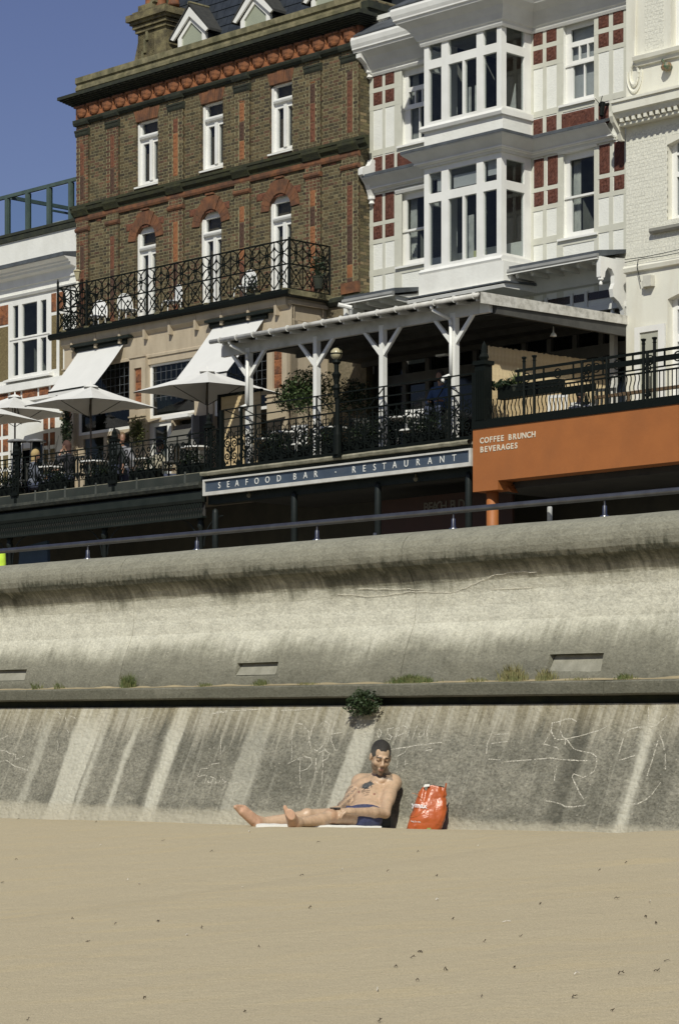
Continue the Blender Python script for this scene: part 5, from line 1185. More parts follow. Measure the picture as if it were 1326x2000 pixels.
# spike light bracket on the boundary
s, z = B.px(1176, 205, dw - .2); mb = MB(); mb.bar((s, dw, z + .05), (s, dw - .3, z - .02), .03, n=8); mb.bar((s, dw - .2, z + .05), (s + .02, dw - .26, z - .24), .06, .045, n=8); mb.bar((s, dw - .28, z), (s - .12, dw - .3, z + .14), .008, n=4); mb.bar((s, dw - .28, z), (s + .08, dw - .3, z + .16), .008, n=4)
solo('floodlight', mb, black, 'small black floodlight on the white house wall below the right sash window', 'light', B, (s, dw, z))

# ================================================================ white house at the far left
lh = T('left_house', 'low white house at the left edge with wide three-light window and green steel roof railing', 'house', B, (-11.5, 0, 4.7))
LR = BL - .012; LLf = -24.0
lw = (B.S(17.5, 0), B.S(101, 0), B.Z(100, 729, 0), B.Z(101, 573, 0))
mb = MB(); plate(mb, LLf, LR, zf - .1, 15.35, 0, .25, [lw, (B.S(20, 0), B.S(60, 0), zf, zf + 1.9)]); lh.part('wall', mb, whitewall)
mb = MB(); mb.box(LLf, LR - .02, 1.9, 9, 4.7, 15.3); lh.part('building_body', mb, interior)
a, b, c, e = lw
cols = [(26, 36.5), (43.5, 73.2), (80, 91.3)]; zt_, zm_ = B.Z(26, 598, 0), B.Z(26, 665, 0); zb_ = B.Z(26, 734.6, 0)
p = []
for x0, x1 in cols: p += [(B.S(x0, .0), B.S(x1, .0), zm_ + .05, zt_), (B.S(x0, 0), B.S(x1, 0), zb_, zm_ - .07)]
def ex(mb): mb.box(a + .06, b - .06, -.0 - .02, .0, zm_ - .0, zm_ + .03); mb.sweep([(.02, c - .07), (-.14, c - .07), (-.14, c - .02), (.02, c + .04)], a - .05, b + .08)
window(lh, a, b, c, e, .0, p, .08, extra=ex, drapes=[('curtain', B.S(27, 0), B.S(35, 0), c + .1, e - .1)])
# brown roughcast infill, red tiles, white timbers
for x0, x1, z0, z1 in ((-40, 17, B.Z(8, 745, 0), B.Z(8, 639, 0)), (101.5, 111, B.Z(105, 721, 0), B.Z(105, 616, 0)), (117, 124, 10.5, B.Z(105, 616, 0))): inf = MB(); inf.box(B.S(x0, 0), B.S(x1, 0), -.004, 0, z0, z1); lh.part('roughcast_infill', inf, tan)
for x0, x1, z0, z1 in ((0, 17, B.Z(8, 635, 0), B.Z(8, 597, 0)), (-19, -2, B.Z(8, 635, 0), B.Z(8, 597, 0)), (101.5, 111, B.Z(105, 609, 0), B.Z(105, 573, 0)), (117, 125, B.Z(105, 609, 0), B.Z(105, 573, 0))): panel_s(lh, B.S(x0, 0), B.S(x1, 0), z0, z1, -.0, 'noise', terra2, 'tile')
mb = MB(); zbm = B.Z(40, 753, -.1); mb.box(LLf, LR - .0, -.09, 0, zbm - .12, zbm + .08); mb.box(LLf, LR - .0, -.05, 0, zbm - .42, zbm - .34); lh.part('band', mb, white)
z1_, z0_ = zbm - .13, zbm - .34
for x0, x1 in ((-40, -22), (-18, 17), (22, 41), (45, 74), (78, 96), (101, 113)): panel_s(lh, B.S(x0, 0), B.S(x1, 0), z0_, z1_, -.0, 'noise', terra2, 'tile')
for j_ in range(4):
    for x0, x1 in ((-8, 3), (7, 17), (86, 95), (99, 108)):
        zz = zbm - .9 - .42 * j_
        if j_ < 2: panel_s(lh, B.S(x0, 0), B.S(x1, 0), zz - .32, zz, -.0, 'noise', terra2, 'tile')
        else: m_ = MB(); m_.box(B.S(x0, 0), B.S(x1, 0), -.006, 0, zz - .34, zz); lh.part('roughcast_infill', m_, tan)
mb = MB(); mb.box(B.S(62, 0), B.S(84, 0), -.004, 0, zf, zf + 1.95); lh.part('door_glass', mb, M('dark_glass', (.012, .014, .014)))
mb = MB()
for x in (22, 40, 58): mb.bar((B.S(x, -.3), -.3, zf + .1), (B.S(x + 4, -.05), -.05, zf + 2.0), .025, n=4)
lh.part('folding_door_stiles', mb, white)
# cornice with lead top
zL = B.Z(125, 493, -.45)
mb = MB(); mb.sweep([(0, zL - .5), (-.04, zL - .5), (-.05, zL - .3), (-.2, zL - .26), (-.22, zL - .2), (-.27, zL - .18), (-.28, zL - .14), (-.33, zL - .12), (-.42, zL - .08), (-.43, zL - .06), (0, zL - .06)], LLf, LR - .0); lh.part('cornice', mb, white)
mb = MB(); mb.sweep([(0, zL - .06), (-.46, zL - .07), (-.46, zL + .03), (0, zL + .1)], LLf, LR + .0); lh.part('cornice_lead', mb, lead)
zw_ = B.Z(112, 562, -.05); mb = MB(); mb.sweep([(0, zw_ - .03), (-.05, zw_ - .03), (-.08, zw_ + .03), (-.03, zw_ + .06), (0, zw_ + .06)], LLf, LR); lh.part('window_head_moulding', mb, graypaint)
zcp = B.Z(0, 458, 0) ; mb = MB(); mb.box(LLf, LR, -.05, .3, 15.35, 15.49); mb.box(LLf, LR, -.07, .32, 15.49, 15.56); lh.part('coping', mb, darkstone)
# green steel roof screen
rfx = T('roof_railing', 'green steel roof terrace railing with square posts on the left house', 'railing', B, (-11.5, .2, 15.56))
zrt = B.Z(0, 386, .1)
mb = MB(); mb.box(LLf, LR - .02, .08, .16, zrt - .07, zrt + .02); rfx.part('top_rail', mb, greensteel)
for x in (15, 55, 96.5, 139): s = B.S(x, .12); mb = MB(); mb.box(s - .06, s + .05, .08, .2, 15.56, zrt - .07); mb.box(s + .055, s + .08, .1, .14, 15.56, zrt - .07); rfx.part('post', mb, greensteel)
mb = MB(); s = B.S(22, .1); mb.box(s - .04, s + .04, .1, 3.2, zrt - .12, zrt - .03); 
for z_ in (15.95, 16.25): mb.bar((LLf, 3.2, z_), (LR - .3, 3.2, z_), .02, n=4); 
mb.box(LLf, LR - .3, 3.16, 3.24, zrt - .1, zrt - .02); mb.box(B.S(102, .2), B.S(102, .2) + .05, .2, 3.2, 15.95, 16.0)
for k in range(5): mb.box(LR - 1.2 - k * 2.2, LR - 1.12 - k * 2.2, 3.15, 3.25, 15.5, zrt)
rfx.part('rear_frame', mb, greensteel)
mb = MB()
for x0, x1 in ((18, 53), (58, 94), (99, 137), (141, 151)): mb.box(B.S(x0, .15), B.S(x1, .15), .13, .138, 15.62, zrt - .1)
g = glass('roof_glass', (.9, .95, .97), 1.0, .96, .5); rfx.part('glass_panel', mb, g)
mb = MB(); s = B.S(92, 1.2); mb.box(s, s + .7, 1.2, 1.7, 15.5, 15.5 + .5); mb.box(s + .75, s + 1.3, 1.25, 1.6, 15.5, 15.62 + .3); solo('roof_plant_box', mb, M('box_grey2', (.42, .44, .44), (.3, .32, .33), 3, .5), 'pale grey metal box on the roof behind the green railing', 'box', B, (s, 1.2, 15.5))
# ================================================================ ground-floor bay front of the brick house
dsf = -1.15
sf = T('shopfront', 'beige restaurant front below the balcony with leaded windows, terracotta panels and white door frames', 'shopfront', B, (-4, -1.15, 8.0))
fs0, fs1 = B.S(128, dsf), B.S(568, dsf)
zh = B.Z(180, 706, dsf) ; 
zbt = 12.36 - .62
def SX(x, d=dsf): return B.S(x, d)
ops = [(SX(151), SX(256), zf, 11.55), (SX(290), SX(380), 9.95, 11.25), (SX(290), SX(335), zf, 9.85), (SX(338), SX(380), zf, 9.85), (SX(416), SX(527), zf, 11.55)]
mb = MB(); plate(mb, fs0, fs1, zf, zbt + .02, dsf, dsf + .22, ops); sf.part('wall', mb, beige)
mb = MB(); mb.box(fs1 - .22, fs1, dsf, 0, 8.0, zbt - .02); sf.part('side_wall', mb, beige)
ze = B.Z(567, 592, dsf)
for nm, poly in (('entablature', [(dsf + .02, ze - .68), (dsf - .03, ze - .68), (dsf - .03, ze - .62), (dsf - .01, ze - .6), (dsf - .01, ze - .06), (dsf - .06, ze), (dsf - .06, ze + .06), (dsf + .02, ze + .08)]),):
    mb = MB(); mb.sweep(poly, fs0 - .02, fs1 + .03); sf.part(nm, mb, beige)
mb = MB(); mb.box(fs1, fs1 + .03, dsf - .02, -.02, ze - .68, ze - .62); mb.box(fs1, fs1 + .05, dsf - .06, -.02, ze - .02, ze + .06); mb.box(fs1, fs1 + .02, dsf + .08, dsf + .1, ze - .6, ze - .02); mb.box(fs1, fs1 + .02, -.16, -.14, ze - .6, ze - .02); sf.part('side_panel_frame', mb, beige)
# pilasters with terracotta panels
for a, b in ((259, 290), (527, 566), (129, 150)):
    mb = MB(); s0, s1 = SX(a), SX(b); w = s1 - s0; zt = 11.45
    ins = [(s0 + w * .28, s1 - w * .25, 10.2, 11.2)] if w > .3 else []
    plate(mb, s0, s1, 8.02, zt, dsf - .09, dsf, ins); o = sf.part('pilaster', mb, beige)
    for q in ins:
        for k in range(3): panel_s(sf, q[0] + .01, q[1] - .01, q[2] + .01 + k * .33, q[2] + .33 + k * .33 - .004, dsf - .03, 'noise', terra2, 'terracotta_block', o)
    for zz in (9.9, 10.02, 11.45): mb = MB(); mb.box(s0 - .02, s1 + .02, dsf - .12, dsf - .09, zz, zz + .035); sf.part('pilaster_moulding', mb, beige, o)
# leaded upper windows
def leaded(a, b, c, e, drop=.0):
    s0, s1 = SX(a), SX(b)
    f = window(sf, s0, s1, c, e, dsf + .06, [(s0 + .08, s1 - .04, c + .07, e - .05)], .06, gl=G_LEAD, name='leaded_window')
    mb = MB(); n = max(3, int((s1 - s0) / .17)); m_ = max(2, int((e - c) / .24))
    for k in range(1, n): x = s0 + (s1 - s0) * k / n; mb.box(x - .005, x + .005, dsf + .082, dsf + .09, c + .06 + drop, e - .04)
    for k in range(1, m_): z = c + (e - c) * k / m_; 
    for k in range(1, 6): z = e - .2 * k; mb.box(s0 + .06, s1 - .04, dsf + .081, dsf + .089, z - .005, z + .005) if z > c + drop else None
    sf.part('lead_bars', mb, M('lead_came', (.1, .11, .12), None, 5, .5), f)
leaded(290, 380, 9.95, 11.25, .35)
leaded(151, 256, 9.8, 11.5, .4); leaded(416, 527, 9.8, 11.5, .3)
window(sf, SX(290), SX(335), zf, 9.88, dsf + .05, [(SX(298), SX(324), zf + .3, 9.75)], .07, name='door_frame')
window(sf, SX(338), SX(381), zf, 9.88, dsf + .3, [(SX(344), SX(377), zf + .1, 9.75)], .05, mat=darkgreen, name='doorway')
window(sf, SX(151), SX(256), zf, 9.8, dsf + .05, [(SX(160), SX(200), zf + .25, 9.7), (SX(206), SX(254), zf + .25, 9.7)], .07, mat=beige, name='lower_window')
mb = MB(); s = SX(356, dsf - .5); mb.box(s, s + .05, dsf - .22, dsf, zf + .05, 9.85); sf.part('open_door', mb, M('door_grey', (.32, .31, .29), None, 3, .5))
mb = MB(); mb.prism([(SX(380), zf), (SX(416), zf), (SX(416), 9.85), (SX(380), 9.85)], dsf - .004, dsf); sf.part('dark_panel', mb, interior)
mb = MB(); s0, s1 = SX(338), SX(384); mb.sweep([(dsf - .0, 9.5), (dsf - .28, 9.2), (dsf - .28, 9.3), (dsf, 9.7)], s0 + .1, s1); sf.part('porch_hood', mb, M('hood_cloth', (.12, .115, .1), None, 3, .8))
mb = MB(); mb.prism([(SX(338) - .06, 9.82), (SX(384) + .04, 9.82), (SX(384) + .04, 9.9), (SX(338) - .06, 9.9)], dsf - .3, dsf - .1); sf.part('hood_rail', mb, white)
# drop-arm awnings
def awning(xl, yl, xr, yr, xl2, yl2, xr2, yr2, label):
    d0 = dsf - .02; a, za = B.px(xl, yl, d0); b, zb = B.px(xr, yr, d0); z0 = (za + zb) / 2
    # lower edge: same s, found where sight line meets the plane s = b
    t = (xr2 - CX) / F; Y0 = B.oy + B.n * b; X0 = B.ox + B.c * b      # X0 - n d = t (Y0 + c d)
    d2 = (X0 - t * Y0) / (t * B.c + B.n); z2 = CZ + (HY - yr2) / F * (Y0 + B.c * d2)
    t_ = T('awning', label, 'awning', B, (a, d0, z0), 'white drop-arm awnings on the restaurant front')
    mb = MB(); n = 10
    P = [(d0 + (d2 - d0) * k / n, z0 + (z2 - z0) * k / n - .03 * math.sin(math.pi * k / n)) for k in range(n + 1)]
    for (p, q) in zip(P[:-1], P[1:]):
        m_ = 8
        for i in range(m_):
            x0, x1 = a + (b - a) * i / m_, a + (b - a) * (i + 1) / m_
            mb.face([(x0, p[0], p[1]), (x1, p[0], p[1]), (x1, q[0], q[1]), (x0, q[0], q[1])]); 
    mb.face([(a, d2, z2), (b, d2, z2), (b, d2, z2 - .1), (a, d2, z2 - .1)])
    t_.part('cloth', mb, canvas)
    mb = MB(); mb.bar((a - .1, d0 + .02, z0 + .05), (b + .12, d0 + .02, z0 + .05), .075, n=10); mb.box(a - .14, b + .35, d0 - .16, d0 + .02, z0 + .1, z0 + .16); t_.part('roller_box', mb, darkgreen)
    mb = MB()
    for s in (a + .02, b - .02): mb.bar((s, dsf - .05, z2 - .2), (s, d2, z2), .014, n=5)
    mb.bar((a, d2, z2), (b, d2, z2), .02, n=6); t_.part('arms', mb, black)
awning(154, 687, 243, 671, 90, 770, 184, 752, 'white drop-arm awning over the left leaded window, nearest the left house')
awning(417, 640, 516.6, 622, 345, 745, 443, 726, 'white drop-arm awning at the right end of the restaurant front, above the second parasol')

# ================================================================ terrace deck, beams, lattice (left part)
dt = -4.2
tr = T('terrace', 'raised restaurant terrace deck with dark beams, lattice frieze and slim cast columns below', 'terrace', B, (0, -2, 4.7))
mb = MB(); mb.box(-30, 30, dt + .02, .3, 7.72, 7.98); tr.part('deck', mb, floorm)
sJ = B.S(400, dt); sO = B.S(922, dt)
mb = MB(); mb.box(-30, sJ, dt - .03, dt + .05, 7.80, 7.99); tr.part('kerb', mb, M('kerb_grey', (.022, .028, .022), (.014, .018, .014), 6, .8, .003, 30, grime=(.06, .06, .05), gscale=(3, 3, 3), gamt=.4))
mb = MB(); mb.box(-30, sJ, dt - .025, dt + .08, 7.99, 8.003); tr.part('kerb_edge', mb, lightstone)
mb = MB(); mb.sweep([(dt + .1, 7.66), (dt - .1, 7.66), (dt - .14, 7.72), (dt - .12, 7.79), (dt + .1, 7.8)], -30, sJ - .05); tr.part('ledge_moulding', mb, M('mossy_black', (.016, .02, .016), (.055, .056, .042), 7, .8, .004, 30))
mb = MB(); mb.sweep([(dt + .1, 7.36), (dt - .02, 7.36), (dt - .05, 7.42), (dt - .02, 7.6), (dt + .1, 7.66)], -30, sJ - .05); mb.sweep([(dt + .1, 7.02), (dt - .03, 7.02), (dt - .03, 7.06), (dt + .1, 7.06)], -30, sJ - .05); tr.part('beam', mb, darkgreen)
sl = MB(); sl.bar((0, 0, .0), (.07, 0, .3), .011, n=4); sl.bar((.07, 0, .0), (0, 0, .3), .011, n=4); slm = mesh('lattice_slat', sl, darkgreen)
for k in range(110): tr.inst('lattice_slat', slm, (sJ - .15 - k * .085, dt, 7.06))
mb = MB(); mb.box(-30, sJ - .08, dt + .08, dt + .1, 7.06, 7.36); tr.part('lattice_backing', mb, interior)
colm = M('cast_column', (.014, .018, .017), (.01, .013, .012), 5, .5, .002, 40, spec=.25)
cx_ = [B.S(x, dt + .15) for x in (-190, 75 + 0, 210, 395)]
cc_ = MB(); cc_.lathe((0, 0, 4.7), [(.09, 0), (.09, .2), (.055, .3), (.05, 2.1), (.08, 2.14), (.08, 2.2), (.06, 2.24), (.09, 2.36)], 12); ccm = mesh('column', cc_, colm, smooth=True)
for s in (B.S(205, dt + .15), B.S(393, dt + .15), B.S(20, dt + .15)):
    tr.inst('column', ccm, (s, dt + .15, 0)); mb = MB()
    for sg_ in (-1, 1): mb.ring((s + sg_ * .72, dt + .15, 6.42), .62, .014, 8, R(90 if sg_ > 0 else 0) + (0 if sg_ < 0 else 0), R(180 if sg_ > 0 else 90), 4)
    tr.part('spandrel_bracket', mb, colm)
# round-topped posts under the right terrace
cc_ = MB(); cc_.lathe((0, 0, 4.7), [(.07, 0), (.07, 2.35), (.055, 2.42), (.0, 2.46)], 12); ccm2 = mesh('column', cc_, colm, smooth=True)
for x in (421, 575, 738, 915): tr.inst('column', ccm2, (B.S(x, dt + .1), dt + .1, .24 if x != 421 else .05))
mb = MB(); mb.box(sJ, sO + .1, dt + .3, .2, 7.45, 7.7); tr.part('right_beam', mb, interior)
for k in range(0): pass
# dark shop fronts far back under the terrace
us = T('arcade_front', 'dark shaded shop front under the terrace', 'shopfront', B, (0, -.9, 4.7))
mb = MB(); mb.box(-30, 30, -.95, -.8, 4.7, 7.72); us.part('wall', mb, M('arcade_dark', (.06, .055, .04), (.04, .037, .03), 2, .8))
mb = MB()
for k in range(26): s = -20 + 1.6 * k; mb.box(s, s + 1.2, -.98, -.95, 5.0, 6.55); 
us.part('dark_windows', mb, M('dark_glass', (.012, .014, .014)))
mb = MB(); mb.box(B.S(735, dt + 1.5), B.S(1000, dt + 1.5), dt + 1.5, dt + 1.56, 5.0, 7.2); us.part('board', mb, M('brown_board', (.055, .022, .014), (.045, .02, .013), 3, .7))
dimw = M('dim_lettering', (.16, .14, .11), None, 3, .8)
def word(t, txt, xs_, zb_, size, d, mat, **k): letters(t, [(c, B.S(x, d)) for c, x in zip(txt, xs_) if c != ' '], zb_, size, d, mat, **k)
zz = B.Z(870, 996, dt + 1.5)
word(us, 'BEACH BUD', [832 + 8.6 * k for k in range(9)], zz, .27, dt + 1.49, dimw, bold=.004)
# blue parasol/tent shape behind the rail at left
s0, z0 = B.px(25, 1045, dt + 1); mb = MB()
mb.prism([(s0, 4.8), (s0 + 1.5, 4.8), (s0 + 1.35, 7.0), (s0 + .3, 6.9)], dt + 1, dt + 1.08); solo('blue_cover', mb, M('blue_tarp', (.05, .085, .14), (.04, .07, .12), 3, .7), 'dim blue cover standing in the shade under the left part of the terrace', 'cover', B, (s0, dt + 1, 4.72))
mb = MB(); s0 = B.S(410, dt); 
# ledge of the right terrace
mb = MB(); ss = arange(sJ, sO, .12)
rows = []
for s in ss:
    w_ = .012 * noise.noise(Vector((s * 4, 0, 0))); rows.append(mb.pts([(s, dt + .2, 7.9), (s, dt - .13, 7.9 + w_), (s, dt - .15, 7.95 + w_), (s, dt - .12, 7.985 + w_ * .5), (s, dt + .2, 7.99)]))
for i, j in zip(rows[:-1], rows[1:]):
    for k in range(4): mb.addf((i + k, j + k, j + k + 1, i + k + 1))
tr.part('stone_ledge', mb, lightstone)
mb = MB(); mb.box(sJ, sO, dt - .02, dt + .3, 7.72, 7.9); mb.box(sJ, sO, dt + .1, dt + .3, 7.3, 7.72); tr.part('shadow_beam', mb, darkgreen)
# blue sign board
sg0, sg1 = B.S(398, dt - .1), B.S(920.5, dt - .1); zs0, zs1_ = 7.465, 7.81
sb = T('sign_board', 'long navy blue sign with white frame reading SEAFOOD BAR RESTAURANT', 'sign', B, (sg0, dt - .1, zs0))
mb = MB(); mb.box(sg0 + .03, sg1 - .03, dt - .09, dt - .03, zs0 + .03, zs1_ - .03); sb.part('board', mb, navy)
mb = MB(); plate(mb, sg0, sg1, zs0, zs1_, dt - .13, dt - .03, [(sg0 + .05, sg1 - .05, zs0 + .075, zs1_ - .035)]); sb.part('frame', mb, M('sign_frame', (.62, .6, .55), (.5, .48, .43), 4, .5))
Lx = [('S',113),('E',153),('A',193),('F',237),('O',282),('O',331),('D',383),('B',455),('A',503),('R',550),('R',723),('E',770),('S',817),('T',861),('A',908),('U',960),('R',1014),('A',1068),('N',1123),('T',1178)]
letters(sb, [(c, B.S(380 + x / 2.326, dt - .1)) for c, x in Lx], 7.595, .19, dt - .097, M('letter_white', (.78, .77, .72), None, 3, .5), sx=.95)
mb = MB(); s = B.S(655, dt - .1); mb.box(s - .01, s + .01, dt - .1, dt - .09, 7.64, 7.665); sb.part('dot', mb, M('letter_white', (.78, .77, .72)))
# small round lamps under the sign
lm = MB(); lm.lathe((0, 0, 0), [(.0, -.05), (.045, -.03), (.06, .02), (.03, .05), (.02, .1)], 12)
for x, l in ((487, 'small round lamp under the sign below the word SEAFOOD'), (812, 'small round lamp under the sign below the word RESTAURANT')):
    s, z = B.px(x, 968 if x < 600 else 936, dt + .1); mb = MB(); mb.v = [(a + s, b + dt + .1, c + z) for a, b, c in lm.v]; mb.f = lm.f; mb.c = lm.c; solo('downlight', mb, M('old_brass', (.2, .17, .1), (.12, .1, .06), 5, .4), l, 'lamp', B, (s, dt + .1, z), smooth=True)
# orange fascia shop
of = T('orange_fascia', 'plain burnt-orange shop fascia with small cream lettering COFFEE BRUNCH BEVERAGES and an orange column', 'fascia', B, (sO, dt, 7.1))
o0, o1 = B.S(923, dt - .12), B.S(1324.5, dt - .12)
mb = MB(); mb.box(o0, o1 + .0, dt - .12, dt + .3, 7.125, 8.16); mb.box(o0, B.S(972, dt - .12), dt - .12, dt + .3, 6.95, 7.125); mb.box(o1 + .012, o1 + 8, dt - .10, dt + .3, 7.125, 8.2); of.part('fascia_board', mb, orange)
mb = MB(); mb.prism([(B.S(972, dt - .12), 7.125), (B.S(972, dt - .12) + .0, 6.95), (B.S(983, dt - .12), 6.9), (B.S(966, dt - .12) + .0, 7.125)], dt + .12, dt + .3); of.part('fascia_return', mb, orange)
mb = MB(); s = B.S(960, dt + .1); mb.lathe((s, dt + .12, 4.7), [(.118, 0), (.118, 2.4)], 20); of.part('column', mb, orange, smooth=True)
cl = M('cream_lettering', (.72, .66, .52), None, 3, .5)
word(of, 'COFFEE BRUNCH', [940.5, 950, 958.5, 965.8, 973, 980.5, 0, 995.5, 1004.5, 1013.8, 1023.2, 1032.2, 1041.3], B.Z(940, 866, dt - .12), .155, dt - .125, cl, bold=.0035)
word(of, 'BEVERAGES', [940.5, 948.6, 957, 965, 973.3, 982, 991.3, 999.5, 1007.3], B.Z(940, 883.5, dt - .12), .155, dt - .125, cl, bold=.0035)
mb = MB(); mb.box(o0 - .02, o1 + 8, dt - .14, dt + .2, 8.16, 8.29); of.part('top_beam', mb, black)
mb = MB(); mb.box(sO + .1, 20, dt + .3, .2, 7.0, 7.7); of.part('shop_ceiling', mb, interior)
mb = MB(); s, z = B.px(1085, 946, dt + 1.2); mb.lathe((s, dt + 1.2, z), [(.02, 0), (.09, .1), (.02, .2)], 10); of.part('dim_lamp', mb, M('old_brass', (.2, .17, .1)), smooth=True)

# ================================================================ iron railings
def scroll(mb, cx, cz, r0, turns, sgn, r_=.0145, d=0):
    P = []
    for k in range(15):
        t = k / 14; a = sgn * (t * turns * 2 * math.pi) + math.pi / 2; q = r0 * (1 - t * .85); P.append((cx + q * math.cos(a), d, cz + q * math.sin(a)))
    mb.path(P, r_, 4)
# right terrace: ornate panels with plain rails above
rt = T('terrace_railing', 'ornate black cast-iron railing with two plain rails above, in front of the timber canopy', 'railing', B, (4, dt, 8.0))
z_r1, z_r2, z_r3 = 8.89 - 8, 9.08 - 8, 9.28 - 8
mb = MB(); w = .44
scroll(mb, .11, .55, .11, 1.6, 1); scroll(mb, .33, .55, .11, 1.6, -1); scroll(mb, .11, .28, .11, 1.6, -1); scroll(mb, .33, .28, .11, 1.6, 1)
scroll(mb, .22, .42, .09, 1.3, 1); mb.ring((.22, 0, .72), .08, .01, 10, m=4); mb.ring((.05, 0, .74), .05, .009, 8, m=4); mb.ring((.39, 0, .74), .05, .009, 8, m=4)
for x in (0, .22): mb.bar((x, 0, .05), (x, 0, .87), .014, n=4)
for x, z in ((.11, .42), (.33, .42), (.22, .2), (.11, .14), (.33, .14), (.11, .68), (.33, .68)):
    for a in (45, 135, 225, 315): mb.bar((x, 0, z), (x + .05 * math.cos(R(a)), -.005, z + .05 * math.sin(R(a))), .02, .006, n=4)
scroll(mb, .02, .12, .07, 1.2, 1); scroll(mb, .42, .12, .07, 1.2, -1)
om = mesh('ornate_panel', mb, black)
n = int((sO - sJ - .2) / .44); st = (sO - sJ - .2) / n
for k in range(n): rt.inst('ornate_panel', om, (sJ + .15 + k * st, dt + .02, 8.0), scale=(st / .44, 1, 1))
mb = MB()
for z, r_ in ((.06, .02), (.02, .03), (z_r1, .022), (z_r2, .016), (z_r3, .018)): mb.bar((sJ if z < 1 else B.S(435, dt), dt + .02, 8 + z), (sO, dt + .02, 8 + z), r_, n=4)
rt.part('rails', mb, black)
for x in (432, 470, 498, 617, 748, 876, 925):
    s = B.S(x, dt); big_ = x in (432, 470, 876, 925); mb = MB(); r_ = .055 if x in (432, 925) else (.035 if big_ else .02)
    mb.bar((s, dt + .02, 8), (s, dt + .02, 8 + z_r3 + (.02 if x in (470, 876) else 0)), r_, n=4 if big_ else 6); o = rt.part('post', mb, black)
for a, b in ((437, 500), (470, 520), (617, 650), (748, 716), (850, 900), (876, 850)):
    mb = MB(); mb.bar((B.S(a, dt), dt + .04, 8 + z_r3), (B.S(b, dt), dt + .04, 8 + z_r1), .013, n=4); rt.part('brace_bar', mb, black)
# big dark newel by the orange shop
mb = MB(); s = B.S(938, dt); mb.box(s - .14, s + .12, dt - .02, dt + .2, 8.29, 9.42); 
for k in range(5): mb.box(s - .1 + k * .045, s - .08 + k * .045, dt - .04, dt - .02, 8.35, 9.3)
mb.box(s - .17, s + .15, dt - .05, dt + .23, 9.42, 9.5); mb.lathe((s, dt + .1, 9.5), [(.06, 0), (.1, .08), (.06, .16), (.05, .3), (.0, .4)], 8)
solo('iron_pier', mb, black, 'stout black iron pier where the two terrace railings meet, left of the bamboo screen', 'pier', B, (s, dt, 8.29))
# left terrace: open X panels and cast standards
lt = T('terrace_railing', 'low black iron railing with open crossed panels and cast standards in front of the parasols', 'railing', B, (-4, dt, 8.0))
zt_l = 8.86 - 8
mb = MB(); w = .78
mb.bar((0, 0, .17), (0, 0, zt_l), .015, n=4); mb.bar((w * .5, 0, .17), (w * .5, 0, zt_l), .014, n=4)
for a, b in (((0, .2), (w / 2, .72)), ((w / 2, .2), (0, .72)), ((w / 2, .2), (w, .72)), ((w, .2), (w / 2, .72))): mb.bar((a[0], 0, a[1]), (b[0], 0, b[1]), .014, n=4)
for cx in (w * .25, w * .75): mb.ring((cx, 0, .46), .10, .014, 10, m=4); mb.ring((cx, 0, .66), .05, .013, 8, m=4); scroll(mb, cx, .24, .06, 1.2, 1)
lm_ = mesh('crossed_panel', mb, black)
s = sJ - .15 - .78; k = 0
while s > -9.5: lt.inst('crossed_panel', lm_, (s, dt + .02, 8.0)); s -= .78
mb = MB()
for z, r_ in ((.17, .012), (zt_l, .02), (zt_l - .1, .011)): mb.bar((-20, dt + .02, 8 + z), (sJ, dt + .02, 8 + z), r_, n=4)
lt.part('rails', mb, black)
sd_m = MB()
for x in (-.1, 0, .1): sd_m.bar((x, 0, .05), (x, 0, 1.0), .02, n=5)
for z in (.1, .3, .5, .7, .9): sd_m.ring((0, -.01, z), .09, .016, 8, m=4); sd_m.ring((0, .05, z + .1), .06, .014, 8, m=4)
sd_m.box(-.14, .14, -.06, .1, -.02, .05); sd_m.box(-.13, .13, -.05, .09, .93, .98); sd_m.lathe((0, .02, .98), [(.07, 0), (.09, .04), (.05, .1), (.06, .16), (.02, .25), (0, .3)], 8); sd_m.box(-.05, .05, -.02, .06, -.2, 0)
sdm = mesh('cast_standard', sd_m, black)
for x in (33, 224, 408): lt.inst('cast_standard', sdm, (B.S(x, dt), dt - .02, 8.0))
for x in (72, 130, 190, 270, 364, 96): s = B.S(x, dt); mb = MB(); mb.bar((s, dt - .03, 7.78), (s, dt - .03, 8.05), .03, .02, n=5); lt.part('bracket_foot', mb, M('kerb_foot', (.07, .075, .065)))
# railing above the orange fascia
ot = T('terrace_railing', 'tall black iron railing with rings, wavy bars and capped post pairs above the orange fascia', 'railing', B, (11, dt, 8.3))
zo = 9.2; w_s = o0 + .25
mb = MB()
for z, h in ((zo, .05), (9.045, .10), (8.90, .025), (8.83, .03), (8.33, .03)): mb.box(B.S(1005, dt) if z > 8.4 else w_s, 20, dt, dt + .035, z - h / 2, z + h / 2)
ot.part('rails', mb, black)
wv = MB(); wv.path([(.02 * math.sin(k * 1.05), 0, .5 * k / 9) for k in range(10)], .011, 4); wvm = mesh('wavy_bar', wv, black)
st_ = MB(); st_.bar((0, 0, 0), (0, 0, .5), .011, n=4); stm = mesh('straight_bar', st_, black)
s = w_s + .05
while s < 12.38: ot.inst('wavy_bar', wvm, (s, dt + .02, 8.33), scale=(1, 1, 1 if s > B.S(1010, dt) else .8)); s += .098
while s < 16: ot.inst('straight_bar', stm, (s, dt + .02, 8.33)); s += .098
rg = MB(); rg.ring((0, 0, 0), .085, .014, 14, m=4); rgm = mesh('ring', rg, black)
for x in (1088, 1204, 1322, 1027, 1148, 1163, 1268): ot.inst('ring', rgm, (B.S(x, dt), dt + .01, 9.045)) 
for x in (1010, 1060, 1118, 1176, 1234, 1296): s = B.S(x, dt); mb = MB(); mb.box(s - .012, s + .012, dt, dt + .03, 8.9, zo); ot.part('short_bar', mb, black)
